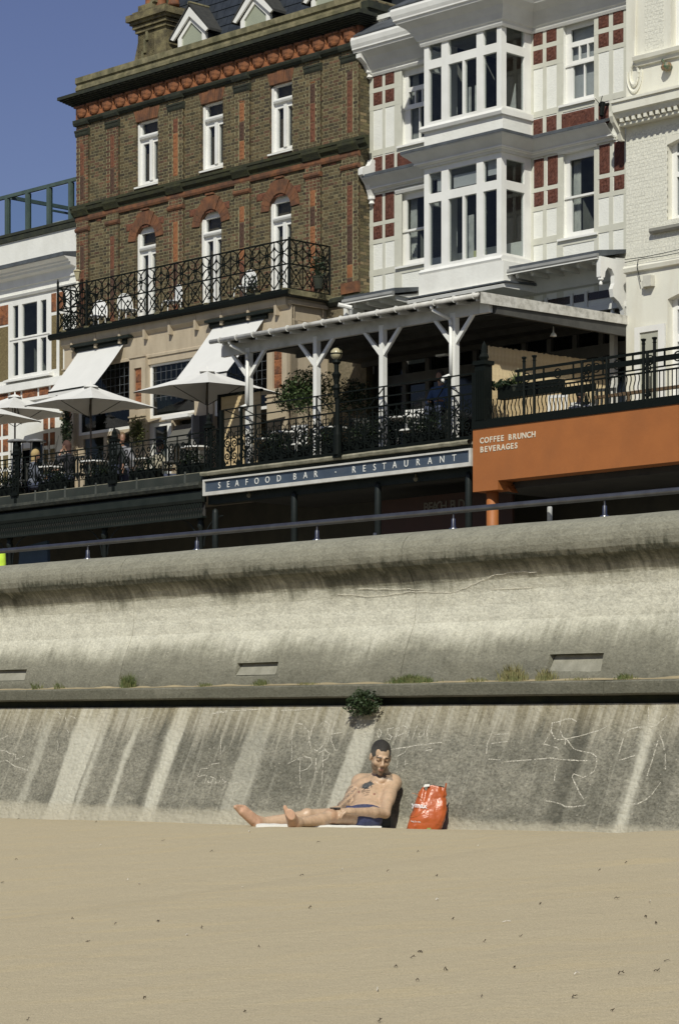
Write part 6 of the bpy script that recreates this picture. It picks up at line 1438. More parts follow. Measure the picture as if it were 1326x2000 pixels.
for x, tall in ((1021.5, 1), (1041.5, 1), (1134.5, .4), (1156, .35), (1183, .0), (1254.5, 1), (1276, 1), (1262, .0)):
    s = B.S(x, dt); zt_ = zo + (.24 if tall == 1 else .02); mb = MB(); mb.bar((s, dt + .02, 8.3), (s, dt + .02, zt_), .03, n=6)
    if tall == 1: mb.lathe((s, dt + .02, zt_ - .09), [(.03, 0), (.045, .01), (.03, .02), (.03, .05), (.05, .08), (.05, .10), (.01, .11)], 8)
    ot.part('post', mb, black)
for x in (1144.5, 1265): 
    s = B.S(x, dt); mb = MB()
    for a in (-1, 1): scroll(mb, s + a * .06, 9.0, .05, 1.2, a, .012, dt); mb.bar((s + a * .04, dt, 8.75), (s + a * .04, dt, 8.4), .01, n=4); scroll(mb, s + a * .05, 8.42, .05, 1, a, .013, dt)
    mb.bar((s, dt, 8.38), (s, dt, 8.6), .03, .01, n=5); mb.ring((s, dt, 8.9), .06, .014, 10, m=4); ot.part('scroll_ornament', mb, black)
# lower dark planter box rails between 920 and 1130
mb = MB(); mb.box(o0 + .15, B.S(1095, dt + .5), dt + .42, dt + .62, 8.78, 9.03); mb.box(B.S(1095, dt + .5), B.S(1160, dt + .5), dt + .5, dt + .56, 8.72, 8.86); solo('planter_trough', mb, black, 'long black planter trough behind the iron railing in front of the bamboo screen', 'planter', B, (o0 + .15, dt + .5, 8.0))
mb = MB(); zz = 8.66; mb.box(B.S(1160, dt + .9), 17, dt + .9, dt + .97, zz - .03, zz + .03); 
for k in range(6): s = 11.2 + k * 1.3; mb.box(s, s + .05, dt + .9, dt + .95, 8, zz)
solo('wooden_rail', mb, M('worn_wood', (.16, .1, .05), (.09, .06, .035), 5, .8), 'low worn wooden rail behind the straight iron bars at the right edge', 'rail', B, (11.2, dt + .9, 8.0))
# yucca
s, z = B.px(1010, 722, dt + .52); yu = T('yucca', 'spiky green yucca rising above the black trough in front of the bamboo screen', 'plant', B, (s, dt + .52, 9.0)); mb = MB(); r = random.Random(2)
for k in range(46):
    a = r.uniform(0, 6.28); L = r.uniform(.22, .42); e = r.uniform(.3, 1.3); p = Vector((s, dt + .52, 9.0)); q = p + Vector((math.cos(a) * L * math.cos(e), math.sin(a) * L * math.cos(e), L * math.sin(e))); w_ = Vector((-math.sin(a), math.cos(a), 0)) * .014; m_ = (p + q) / 2 + Vector((0, 0, .03)); mb.face([p - w_, p + w_, m_ + w_, m_ - w_]); mb.face([m_ - w_, m_ + w_, q])
yu.part('leaves', mb, M('yucca_leaf', (.16, .2, .07), (.08, .11, .04), 20, .5)); pot(yu, s, dt + .52, 8.8, .12, .2, darkstone)
# bamboo screen: canes picked apart
scx0, scx1 = 954, 1175
bs_ = T('bamboo_screen', 'split-bamboo screen fence with uneven top behind the iron railing', 'fence', B, (9.0, -2, 8.0))
# the screen runs inward (towards the house) from the railing
sb0, _ = B.px(954, 690, dt + .75); s_c = sb0
def in_at(x, s):   # depth at which the sight line of column x crosses the plane s = const
    t = (x - CX) / F; X0 = B.ox + B.c * s; Y0 = B.oy + B.n * s; return (X0 - t * Y0) / (t * B.c + B.n)
cn = MB(); cn.bar((0, 0, 0), (0, 0, 1), .021, n=6); cnm = mesh('cane', cn, bamboo)
d_a, d_b = in_at(954, s_c), in_at(1185, s_c); n = int((d_b - d_a) / .04); n = min(n, 110); r = random.Random(1); bc = []
for k in range(n):
    d = d_a + (d_b - d_a) * k / n; top = B.world(s_c, d, 0); x = CX + top.x / top.y * F; y = 676 + (x - 954) * (706 - 676) / 215 + r.uniform(-1.2, 1.2); z1 = CZ + (HY - y) / F * top.y
    o = bs_.inst('cane', cnm, (s_c, d, 8.0)); o.scale = ((d_b - d_a) / n / .04, (d_b - d_a) / n / .04, z1 - 8.0)
mb = MB(); mb.box(s_c - .06, s_c - .03, d_a, d_b, 8, 9.45); bs_.part('backing', mb, M('screen_backing', (.12, .09, .05), None, 5, .9))
# small bamboo screen behind the left canopy post
bs2 = T('bamboo_screen', 'narrow bamboo screen panel behind the left canopy post beside the second parasol', 'fence', B, (.9, -3.4, 8.0)); ds = -2.9
x0, x1 = B.S(434, ds), B.S(512, ds); n = int((x1 - x0) / .042); ztp = B.Z(434, 776, ds)
for k in range(n): o = bs2.inst('cane', cnm, (x0 + .042 * k, ds, 8.0)); o.scale = (1, 1, ztp - 8 + r.uniform(-.02, .02))
mb = MB(); mb.box(x0 - .1, x0 - .02, ds - .05, ds + .05, 8, ztp + .06); mb.box(x0 - .1, x1, ds - .04, ds + .04, ztp, ztp + .06); bs2.part('frame', mb, black)

# ================================================================ timber canopy
cp = T('canopy', 'white timber veranda canopy on posts with curved braces, gutter and dark underside', 'canopy', B, (4, dt, 8.0))
dg = -4.35; g0, g1 = B.S(416, dg), B.S(936, dg); zgut = (B.Z(416, 667, dg) + B.Z(938, 578, dg)) / 2
dback = dw + .1
def in_at(x, s):   # depth at which the sight line of column x crosses the plane s = const
    t = (x - CX) / F; X0 = B.ox + B.c * s; Y0 = B.oy + B.n * s; return (X0 - t * Y0) / (t * B.c + B.n)
_d1 = in_at(1225, g1 + .05); _z1 = CZ + (HY - 617) / F * (B.oy + B.n * (g1 + .05) + B.c * _d1)
rise = (_z1 - (zgut + .06)) / (_d1 - dg) * (dback - dg)
print('canopy end depth', _d1, 'rise', rise)
mb = MB(); mb.face([(g0 - .02, dg - .02, zgut + .05), (g1 + .05, dg - .02, zgut + .05), (g1 + .05, dback, zgut + .05 + rise), (g0 - .02, dback, zgut + .05 + rise)]); mb.face([(g0, dg - .02, zgut + .0), (g0, dback, zgut + rise), (g1, dback, zgut + rise), (g1, dg - .02, zgut + .0)]); mb.face([(g0 - .02, dg - .02, zgut + .05), (g0 - .02, dback, zgut + .05 + rise), (g0 - .02, dback, zgut + rise), (g0 - .02, dg - .02, zgut)])
cp.part('roof_sheet', mb, M('canopy_felt', (.06, .065, .055), (.04, .043, .036), 4, .9, .003, 20))
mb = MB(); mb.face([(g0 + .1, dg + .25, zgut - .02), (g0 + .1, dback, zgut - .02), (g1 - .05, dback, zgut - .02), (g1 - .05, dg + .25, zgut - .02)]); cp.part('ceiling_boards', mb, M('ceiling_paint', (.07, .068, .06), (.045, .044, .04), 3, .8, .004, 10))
mb = MB(); mb.bar((g0 - .02, dg - .05, zgut), (g1 + .02, dg - .05, zgut), .05, n=12); cp.part('gutter', mb, M('gutter_grey_white', (.62, .6, .56), (.45, .43, .38), 3, .5, grime=(.2, .19, .15), gscale=(6, 6, 6), gamt=.4), smooth=True)
gb = MB(); gb.ring((0, 0, 0), .062, .012, 10, 0, 2 * math.pi, 4); gb.v = [(b, a, c) for a, b, c in gb.v]; gbm = mesh('gutter_bracket', gb, white)
n = 15
for k in range(n): cp.inst('gutter_bracket', gbm, (g0 + .3 + (g1 - g0 - .4) * k / (n - 1), dg - .05, zgut))
rf_ = MB(); rf_.sweep([(dg + .0, -.02), (dg + .0, -.10), (dg + .55, -.04), (dg + .55, .06)], 0, .045); rfm = mesh('rafter', rf_, graypaint)
for k in range(n): cp.inst('rafter', rfm, (g0 + .3 + (g1 - g0 - .4) * k / (n - 1), 0, zgut))
dbm = -3.95; zb1_, zb0_ = zgut - .02, zgut - .27
b0_, b1_ = B.S(436, dbm), B.S(958, dbm)
mb = MB(); mb.box(b0_, b1_ - .25, dbm - .05, dbm + .05, zb0_, zb1_); cp.part('wall_plate', mb, M('beam_paint', (.62, .61, .58), (.52, .51, .47), 2, .7, grime=(.25, .24, .2), gscale=(2, 2, 2), gamt=.4))
mb = MB(); mb.prism([(b1_ - .25, zb0_), (b1_ - .0, zb0_ + .0), (b1_ + .0, zb1_ - .02), (b1_ - .06, zb1_ + .03), (b1_ - .25, zb1_)], dbm - .05, dbm + .05); cp.part('beam_end', mb, white)
for x, wpx in ((487, 12.5), (619, 11), (748, 12), (887.5, 15)):
    s = B.S(x, dbm); hw = wpx / 2 / 95 / .69 * .62; mb = MB(); mb.box(s - hw, s + hw, dbm - .062, dbm + .06, 8.0, zb0_ + .1)
    p = cp.part('post', mb, white)
    for sg_ in (-1, 1):
        mb = MB(); mb.prism([(s + sg_ * hw * .8, 9.93), (s + sg_ * (hw * .8), 10.05), (s + sg_ * .47, zb0_ + .02), (s + sg_ * .56, zb0_ + .02)] if sg_ > 0 else [(s - hw * .8, 10.05), (s - hw * .8, 9.93), (s - .56, zb0_ + .02), (s - .47, zb0_ + .02)], dbm - .045, dbm + .02); cp.part('brace', mb, white, p)
for x in (481, 877):
    s = B.S(x, dbm - .1); mb = MB(); mb.path([(s - .18, dg - .03, zgut - .03), (s - .18, dg, zgut - .12), (s + .02, dbm - .1, zgut - .3), (s + .04, dbm - .1, zgut - .42), (s + .04, dbm - .1, 9.34), (s - .14, dbm - .13, 9.3), (s - .15, dbm - .13, 9.2)], .035, 10); cp.part('downpipe', mb, white, smooth=True)
# side fascia (right end of the canopy)
mb = MB(); mb.face([(g1 + .05, dg - .03, zgut + .06), (g1 + .05, dback - .3, zgut + .06 + rise * .93), (g1 + .05, dback - .3, zgut - .12 + rise * .93), (g1 + .05, dg - .03, zgut - .16)]); mb.face([(g1 + .07, dg - .03, zgut + .06), (g1 + .07, dback - .3, zgut + .06 + rise * .93), (g1 + .07, dback - .3, zgut - .12 + rise * .93), (g1 + .07, dg - .03, zgut - .16)]); mb.face([(g1 + .05, dg - .03, zgut - .16), (g1 + .05, dback - .3, zgut - .12 + rise * .93), (g1 + .07, dback - .3, zgut - .12 + rise * .93), (g1 + .07, dg - .03, zgut - .16)])
mb.v = [(a, b, c) for a, b, c in mb.v]
cp.part('side_fascia', mb, M('flaking_white', (.62, .6, .55), (.5, .48, .42), 3, .6, grime=(.12, .11, .08), gscale=(8, 8, 8), gamt=.7))
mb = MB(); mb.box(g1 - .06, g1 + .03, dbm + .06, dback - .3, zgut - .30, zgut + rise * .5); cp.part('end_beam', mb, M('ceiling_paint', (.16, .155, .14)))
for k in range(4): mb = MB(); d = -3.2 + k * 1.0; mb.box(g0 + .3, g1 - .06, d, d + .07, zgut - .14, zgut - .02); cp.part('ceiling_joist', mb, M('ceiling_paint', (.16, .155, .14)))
mb = MB(); mb.box(g1 - .08, g1 - .0, -1.2, dback, 8, zgut - .1) if 0 else None
# canopy lamps: two little bright spots are unlit white shades
for x, y, l in ((1080, 655, 'small white lamp shade under the canopy, the left of two'), (1159, 644.5, 'small white lamp shade under the canopy, the right of two')):
    d = in_at(x, g1 - .35); p = B.world(g1 - .35, d, 0); z = CZ + (HY - y) / F * p.y; mb = MB(); mb.lathe((g1 - .35, d, z - .02), [(.07, 0), (.05, .05), (.015, .08), (.01, .2)], 10); solo('pendant_lamp', mb, white, l, 'lamp', B, (g1 - .35, d, z), smooth=True)
s, z = B.px(863, 694, -2.0); mb = MB(); mb.box(s - .14, s + .14, -2.05, -1.95, z - .02, z + .02); solo('strip_light', mb, white, 'small pale strip light hanging in the dark under the canopy', 'light', B, (s, -2, z))
# CCTV camera
s, z = B.px(671, 604, -.75); t_ = T('security_camera', 'white security camera above the canopy gutter at the left end of the white house eave', 'camera', B, (s, -.7, z)); mb = MB(); mb.bar((s - .07, -.85, z + .1), (s + .1, -.6, z + .04), .05, n=8); t_.part('camera_body', mb, white); mb = MB(); mb.bar((s + .08, -.6, z + .02), (s - .02, -.5, z - .2), .05, n=6); mb.bar((s, -.55, z - .2), (s, -.55, z - .45), .06, n=8); t_.part('bracket', mb, white)

# ================================================================ street lamp standing on the terrace edge
s = B.S(657, dt - .2); sl_ = T('street_lamp', 'black lamp post with cream globe in a metal cage in front of the canopy', 'street lamp', B, (s, dt - .2, 4.7)); dl = dt - .2
zgl = B.Z(655, 691.5, dl); mb = MB(); mb.lathe((s, dl, zgl), [(.0, -.125), (.06, -.11), (.11, -.06), (.125, 0), (.11, .06), (.06, .11), (0, .125)], 20); sl_.part('globe', mb, paleglass, smooth=True)
mb = MB(); mb.ring((s, dl, zgl), .13, .008, 20, m=4)
mb.v = mb.v; k = len(mb.v); mb.lathe((s, dl, zgl), [(.128, -.012), (.134, 0), (.128, .012)], 20); mb.lathe((s, dl, zgl), [(.0, .15), (.03, .13), (.02, .11)], 8); sl_.part('cage', mb, black)
mb = MB(); mb.lathe((s, dl, zgl), [(.05, -.9), (.06, -.75), (.09, -.7), (.05, -.62), (.07, -.5), (.1, -.42), (.05, -.36), (.05, -.22), (.09, -.18), (.07, -.12), (.02, -.12)], 12); mb.lathe((s, dl + .03, 7.99), [(.09, 0), (.09, .4), (.055, .6), (.05, zgl - 8.89)], 12); mb.box(s - .1, s + .1, dl - .02, dl + .3, 7.93, 8.02); sl_.part('post', mb, black, smooth=False)

# ================================================================ parasols
def parasol(x, d, ztop, half, zrim, label, rz=0, polez=8.0):
    s = B.S(x, d); t = T('parasol', label, 'parasol', B, (s, d, polez), 'square white parasols on the terrace'); t.off = (0, 0, 0)
    h0 = zrim - polez; h1 = ztop - polez; mb = MB(); n = 12
    def hz(u, v):                       # pyramid with sagging panels
        m_ = max(abs(u), abs(v)); k = min(abs(u), abs(v)) / (m_ + 1e-6)
        return h1 + (h0 - h1) * m_ ** .93 - .05 * math.sin(math.pi * m_) * (1 - k) + (0 if m_ < .99 else .05 * (1 - k))
    g = [[(-half + 2 * half * i / n, -half + 2 * half * j / n, hz(-1 + 2 * i / n, -1 + 2 * j / n)) for i in range(n + 1)] for j in range(n + 1)]
    for j in range(n):
        for i in range(n):
            q = [g[j][i], g[j][i + 1], g[j + 1][i + 1], g[j + 1][i]]
            if (i < n / 2) == (j < n / 2): mb.face([q[0], q[1], q[2]]); mb.face([q[0], q[2], q[3]])
            else: mb.face([q[0], q[1], q[3]]); mb.face([q[1], q[2], q[3]])
    t.part('canopy_cloth', mb, canvas)
    mb = MB(); mb.lathe((0, 0, h1 - .04), [(.24, -.02), (.12, .03), (.03, .06), (.015, .12), (0, .14)], 4); t.part('top_cap', mb, canvas)
    mb = MB(); mb.bar((0, 0, 0), (0, 0, h1), .022, n=8); t.part('pole', mb, M('dark_wood_pole', (.06, .045, .03), (.1, .07, .05), 8, .6))
    for a, b in ((1, 1), (-1, 1), (1, -1), (-1, -1)):
        mb = MB(); mb.bar((0, 0, h1 - .06), (a * half * .98, b * half * .98, h0 - .02), .011, n=4); mb.bar((0, 0, h0 - .28), (a * half * .5, b * half * .5, (h0 + h1) / 2 - .06), .01, n=4); t.part('rib', mb, black)
    mb = MB(); mb.lathe((0, 0, -.0), [(.25, 0), (.25, .06), (.05, .08), (.04, .3)], 14); t.part('base', mb, black)
    t.o.rotation_euler = (0, 0, B.a + rz); return t
def par_at(x, ytop, xl, xr, yrim, d, label, rz, half):
    zt = B.Z(x, ytop, d); return parasol(x, d, zt, half, zt - .52, label, rz)
par_at(178, 752, 0, 0, 0, -2.6, 'white square parasol in front of the left awning', R(8), 1.12)
par_at(405, 722, 0, 0, 0, -2.9, 'white square parasol partly shaded by the canopy, in front of the leaded window', R(5), 1.18)
par_at(-52, 780, 0, 0, 0, -3.2, 'white square parasol cut off by the left edge', R(8), 1.2)
par_at(30, 772, 0, 0, 0, -1.3, 'white square parasol close to the left house behind the others', R(2), 1.1)

# ================================================================ planting on the terrace
def bushy(x, y, d, rx, rz_, n, label, seed, mat=leaf, nm='potted_shrub', potm_=darkstone, L=.035, ry=None):
    s, z = B.px(x, y, d); t = T(nm, label, 'plant', B, (s, d, 8.0)); pot(t, s, d, 8.0, .2, .4, potm_); mb = MB(); mb.bar((s, d, 8.3), (s, d, z), .03, .015, n=6); t.part('stem', mb, bark); foliage(t, (s, d, z), rx, ry or rx * .8, rz_, n, L, mat, seed)
bushy(603, 765, -3.3, .62, .5, 4200, 'large leafy green shrub between the first two canopy posts', 11, leaf)
bushy(566, 775, -3.1, .36, .34, 1500, 'smaller bright green shrub left of the large one under the canopy', 12, leaf)
bushy(690, 775, -2.6, .5, .42, 1800, 'dark shrub behind the lamp post under the canopy', 13, leaf2)
bushy(268, 842, -1.6, .22, .36, 1000, 'climbing green-brown shrub against the beige pillar between door and window', 14, M('olive_leaf', (.13, .13, .04), (.07, .09, .025), 14, .7))
bushy(130, 836, -1.6, .14, .62, 1300, 'tall dark conifer in a pot beside the left house', 15, leaf2, 'potted_conifer', ry=.14)
bushy(985, 752, dt + .6, .4, .1, 500, 'low dark planting in the black trough', 16, leaf2, L=.05)
for i, (x, w_, l) in enumerate(((540, .45, 'low dark hedge trough added for darkness behind the ornate railing below the bamboo panel'), (635, .7, 'long low dark hedge trough added for darkness behind the ornate railing beside the lamp post'), (715, .6, 'low dark hedge trough added for darkness behind the ornate railing left of the third post'), (830, .5, 'low dark hedge trough added for darkness behind the ornate railing left of the fourth post'))):
    d = -3.75; s = B.S(x, d); t_ = T('added_dark_trough', l, 'planter', B, (s, d, 8.0)); mb = MB(); mb.box(s - w_, s + w_, d - .12, d + .12, 8.0, 8.32); t_.part('trough', mb, black); foliage(t_, (s, d, 8.48), w_, .14, .24, 1300, .03, leaf2, 30 + i)  # invented planting, added so the shaded terrace behind the ironwork reads dark
for i, (x, w_, l) in enumerate(((15, .5, 'low dark plant trough added for darkness behind the left railing at the left edge'), (110, .55, 'low dark plant trough added for darkness behind the left railing below the patio heaters'), (200, .5, 'low dark plant trough added for darkness behind the left railing below the left-centre parasol'), (285, .45, 'low dark plant trough added for darkness behind the left railing in front of the pillar shrub'), (375, .4, 'low dark plant trough added for darkness behind the left railing by the open door'))):
    d = -3.95; s = B.S(x, d); t_ = T('added_dark_trough', l, 'planter', B, (s, d, 8.0)); mb = MB(); mb.box(s - w_, s + w_, d - .1, d + .1, 8.0, 8.25); t_.part('trough', mb, black); foliage(t_, (s, d, 8.36), w_, .12, .2, 700, .03, leaf2, 50 + i, hole=.25)  # more invented troughs, added to darken the pale floor behind the left railing
# bare twiggy shrub
s, z = B.px(105, 850, -2.9); t_ = T('twiggy_shrub', 'bare twiggy shrub in front of the left house behind the railing', 'plant', B, (s, -2.9, 8.0)); mb = MB(); r = random.Random(9)
for k in range(34):
    a = r.uniform(-.9, .9); L = r.uniform(.5, 1.25); mb.path([(s, -2.9, 8.3), (s + a * .25, -2.9 + r.uniform(-.1, .1), 8.3 + L * .5), (s + a * .5 + r.uniform(-.08, .08), -2.9, 8.3 + L)], .005, 3)
t_.part('twigs', mb, bark); pot(t_, s, -2.9, 8.0, .16, .3, darkstone)
# patio lanterns / heaters
for x, l in ((34, 'round-capped patio heater at the left, nearer the left edge'), (72, 'round-capped patio heater right of the other one')):
    d = -3.2; s, z = B.px(x, 861, d); t_ = T('patio_heater', l, 'heater', B, (s, d, 8.0), 'patio heaters behind the left railing'); mb = MB(); mb.lathe((s, d, z - .03), [(.24, 0), (.22, .04), (.1, .07), (.0, .08)], 18); t_.part('hood', mb, M('heater_grey', (.2, .2, .2), (.14, .14, .14), 5, .5), smooth=True)
    mb = MB(); mb.lathe((s, d, z - .42), [(.1, 0), (.12, .05), (.1, .38), (.04, .4)], 10); t_.part('burner', mb, black); mb = MB()
    for k in range(6): a = k * 1.047; mb.bar((s + .14 * math.cos(a), d + .14 * math.sin(a), z - .5), (s + .14 * math.cos(a), d + .14 * math.sin(a), z), .008, n=4)
    mb.bar((s, d, 8.0), (s, d, z - .4), .05, n=8); mb.lathe((s, d, 8), [(.2, 0), (.2, .3), (.05, .34)], 12); t_.part('stand', mb, black)
# tables and chairs
tw = M('white_tabletop', (.74, .73, .7), (.66, .65, .62), 3, .4)
def table(x, d, label, r_=.36, h=.73, z=8.0, mat=tw):
    s = B.S(x, d); t = T('table', label, 'table', B, (s, d, z), 'small tables on the terrace'); mb = MB(); mb.lathe((s, d, z + h), [(r_, 0), (r_, .03), (r_ * .97, .035)], 20); t.part('tabletop', mb, mat); mb = MB(); mb.bar((s, d, z), (s, d, z + h), .03, n=8); mb.lathe((s, d, z), [(.22, 0), (.2, .03), (.04, .06)], 12); t.part('pedestal', mb, black); return s
for x, d, l in ((185, -3.0, 'white round table under the left-centre parasol'), (100, -3.0, 'white round table by the patio heaters'), (385, -3.1, 'white round table by the open door'), (560, -3.4, 'white table left of the large shrub under the canopy'), (650, -3.2, 'white table behind the lamp post'), (790, -3.3, 'white table between the third and fourth canopy posts'), (840, -2.2, 'white table deeper under the canopy near the fourth post'), (290, -2.4, 'white table in front of the white door frame'), (520, -2.9, 'white table beside the narrow bamboo screen')): table(x, d, l)
def cafe_chair(x, d, ang, label, mat, z=8.0, grp='chairs on the terrace'):
    t = T('chair', label, 'chair', B, (B.S(x, d), d, z), grp); t.off = (0, 0, 0)
    mb = MB(); mb.box(-.21, .21, -.21, .21, .43, .46); t.part('seat', mb, mat); mb = MB()
    for k in range(5): mb.box(-.19 + .085 * k, -.15 + .085 * k, .19, .205, .5, .86)
    mb.box(-.21, .21, .185, .21, .84, .9); t.part('backrest', mb, mat)
    for a, b in ((.19, .19), (-.19, .19), (.19, -.19), (-.19, -.19)): mb = MB(); mb.box(a - .016, a + .016, b - .016, b + .016, 0, .43 if b < 0 else .86); t.part('leg', mb, mat)
    t.o.rotation_euler = (0, 0, B.a + ang)
dkc = M('dark_rattan', (.03, .03, .025), (.02, .02, .018), 20, .7)
for x, d, a, m_, l in ((150, -3.4, 20, dkc, 'dark chair left of the table under the left-centre parasol'), (210, -3.2, -40, dkc, 'dark chair right of the table under the left-centre parasol'), (340, -3.3, 30, dkc, 'dark chair near the open door'), (575, -3.5, 10, tw, 'white slatted chair behind the ornate railing left of the second post'), (800, -3.5, 15, tw, 'white slatted chair right of the third post'), (848, -3.0, -20, dkc, 'dark chair left of the fourth post'), (700, -3.3, 40, dkc, 'dark chair right of the lamp post'), (665, -2.6, 120, dkc, 'dark chair deep under the canopy behind the lamp post'), (1080, -3.0, 15, tw, 'white slatted chair behind the trough, in front of the bamboo screen'), (60, -3.3, 30, dkc, 'dark chair by the patio heaters'), (540, -2.4, 200, dkc, 'dark chair beside the narrow bamboo screen'), (1175, -3.0, 20, dkc, 'dark chair in front of the cream wall')): cafe_chair(x, d, R(a), l, m_)
# white framed screen door on the cream house
s0 = B.S(1243, -.9); dd = -.9
mb = MB(); x0, x1 = B.S(1243, -.02), B.S(1301, -.02); z1 = B.Z(1243, 641, -.02); t_ = T('white_gate', 'tall white framed gate leaf with pale panel beside the cream house door', 'gate', B, (x0, -.06, 8.0)); plate(mb, x0, x1, 8.0, z1, -.10, -.05, [(x0 + .13, x1 - .16, 8.25, z1 - .12)]); t_.part('frame', mb, white); mb = MB(); mb.box(x0 + .12, x1 - .15, -.07, -.06, 8.2, z1 - .1); t_.part('panel', mb, M('pale_panel', (.4, .4, .33), (.37, .37, .3), 2, .5))
# white low wall block under the bamboo at right
mb = MB(); mb.box(B.S(1112, -3.3), B.S(1135, -3.3), -3.3, -2.8, 8.0, 8.62); solo('white_box', mb, white, 'white cabinet standing low behind the wavy iron bars', 'cabinet', B, (B.S(1112, -3.3), -3.3, 8.0))
# ================================================================ figures: distance fields blended into one skin, then meshed
import openvdb
class SDF:
    def __init__(s, lo, hi, vox):
        s.lo = np.array(lo, float); s.vox = vox; s.n = (np.ceil((np.array(hi) - s.lo) / vox)).astype(int) + 1
        s.f = np.full(s.n, .08, np.float32)
    def _win(s, lo, hi):
        a = np.maximum(0, np.floor((lo - s.lo) / s.vox).astype(int)); b = np.minimum(s.n, np.ceil((hi - s.lo) / s.vox).astype(int) + 1)
        if np.any(b <= a): return None
        g = np.meshgrid(*[s.lo[i] + s.vox * np.arange(a[i], b[i]) for i in range(3)], indexing='ij')
        return (slice(a[0], b[0]), slice(a[1], b[1]), slice(a[2], b[2])), np.stack(g, -1)
    def _put(s, sl, d, k, op):
        o = s.f[sl]
        if op == 'add':
            h = np.clip(.5 + .5 * (o - d) / k, 0, 1); s.f[sl] = o * (1 - h) + d * h - k * h * (1 - h)
        elif op == 'sub':
            d = -d; h = np.clip(.5 - .5 * (o - d) / k, 0, 1); s.f[sl] = o * (1 - h) + d * h + k * h * (1 - h)
        elif op == 'int':
            s.f[sl] = np.maximum(o, d)
    def cap(s, p, q, r0, r1, k=.02, op='add', flat=None):
        p, q = np.array(p, float), np.array(q, float); m = max(r0, r1) + k + .03
        w = s._win(np.minimum(p, q) - m, np.maximum(p, q) + m)
        if not w: return
        sl, X = w; v = q - p; L = max(v @ v, 1e-9); t = np.clip(((X - p) @ v) / L, 0, 1); d = np.linalg.norm(X - p - t[..., None] * v, axis=-1) - (r0 + (r1 - r0) * t)
        s._put(sl, d.astype(np.float32), k, op)
    def ell(s, c, r, A=None, k=.02, op='add'):
        c = np.array(c, float); r = np.array(r, float); m = r.max() + k + .03; w = s._win(c - m, c + m)
        if not w: return
        sl, X = w; P = X - c
        if A is not None: P = P @ np.array(A).T
        k0 = np.linalg.norm(P / r, axis=-1); k1 = np.linalg.norm(P / (r * r), axis=-1) + 1e-9
        s._put(sl, (k0 * (k0 - 1) / k1).astype(np.float32), k, op)
    def half(s, pt, nrm):
        g = np.meshgrid(*[s.lo[i] + s.vox * np.arange(s.n[i]) for i in range(3)], indexing='ij'); X = np.stack(g, -1)
        s.f = np.maximum(s.f, ((X - np.array(pt)) @ np.array(nrm)).astype(np.float32))
    def mesh(s, name, mat, colfn=None, off=(0, 0, 0), disp=None):
        g = openvdb.FloatGrid(.08); g.copyFromArray(s.f); pts, tri, quads = g.convertToPolygons(isovalue=0.0, adaptivity=0.0)
        P = pts * s.vox + s.lo
        if disp is not None: P = disp(P)
        me = bpy.data.meshes.new(name); faces = [tuple(int(v) for v in q[::-1]) for q in quads] + [tuple(int(v) for v in q[::-1]) for q in tri]
        me.from_pydata([tuple(p) for p in (P - np.array(off))], [], faces); me.polygons.foreach_set('use_smooth', [True] * len(me.polygons))
        # make sure normals point outwards
        me.update(); vol = 0
        for q in list(me.polygons)[::max(1, len(me.polygons) // 400)]:
            pass
        vv = np.array([tuple(v.co) for v in me.vertices]); 
        F4 = np.array([f[:3] for f in faces]); v0, v1, v2 = vv[F4[:, 0]], vv[F4[:, 1]], vv[F4[:, 2]]
        if np.einsum('ij,ij->i', v0, np.cross(v1, v2)).sum() < 0: me.flip_normals()
        if colfn is not None:
            c = np.ones((len(P), 4), np.float32); c[:, :3] = colfn(P); at = me.color_attributes.new('tint', 'FLOAT_COLOR', 'POINT'); at.data.foreach_set('color', c.ravel())
        me.materials.append(mat); return me
def skinmat(name, rough=.42, bump=.0012):
    m, n, b = nodes(name); a = n.nodes.new('ShaderNodeAttribute'); a.attribute_name = 'tint'
    tc = n.nodes.new('ShaderNodeTexCoord').outputs['Object']; t = tex(n, tc, 35, 4)
    n.links.new(mix_(n, 1.0, a.outputs['Color'], ramp(n, t.outputs[0], [(.3, .88), (.7, 1.08)]), 'MULTIPLY'), b.inputs['Base Color'])
    b.inputs['Roughness'].default_value = rough; b.inputs['Specular IOR Level'].default_value = .55
    b.inputs['Subsurface Weight'].default_value = .05; b.inputs['Subsurface Radius'].default_value = (.012, .005, .003); b.inputs['Subsurface Scale'].default_value = 1
    bumpn(n, b, tex(n, tc, 240, 3).outputs[0], bump); return m
SK = skinmat('skin')
def at(x, y, Y): return np.array(((x - CX) / F * Y, Y, CZ + (HY - y) / F * Y))
def unit(v): return v / np.linalg.norm(v)

# ---------------------------------------------------------------- the man on the sand
pel = at(709, 1594, 19.42); neck = at(745, 1518, 19.82); up = unit(neck - pel)
chest = pel + (neck - pel) * .70; belly = pel + (neck - pel) * .36
shR = at(706, 1528, 19.86); shL = at(764, 1530, 19.64); lat = unit(shL - shR); lat = unit(lat - up * (lat @ up)); frt = np.cross(lat, up); frt = unit(frt)
if frt[1] > 0: frt = -frt
TA = np.stack([lat, frt, up])      # rows: local axes
g = SDF((-.95, 18.6, 1.05), (.60, 20.15, 2.0), .0055)
def L_(c, x, f, u): return c + lat * x + frt * f + up * u
g.ell(L_(pel, 0, 0, .02), (.155, .105, .115), TA, .03)
g.ell(L_(belly, 0, .005, 0), (.140, .098, .15), TA, .05)
g.ell(L_(chest, 0, -.0, -.01), (.146, .104, .155), TA, .05)
g.ell(L_(belly, .035, .085, .01), (.035, .025, .1), TA, .04); g.ell(L_(belly, -.035, .085, .01), (.035, .025, .1), TA, .04)
for sx in (-1, 1): g.ell(L_(chest, sx * .070, .084, -.02), (.074, .036, .058), TA, .012)
g.cap(shR, shL, .055, .055, .05)
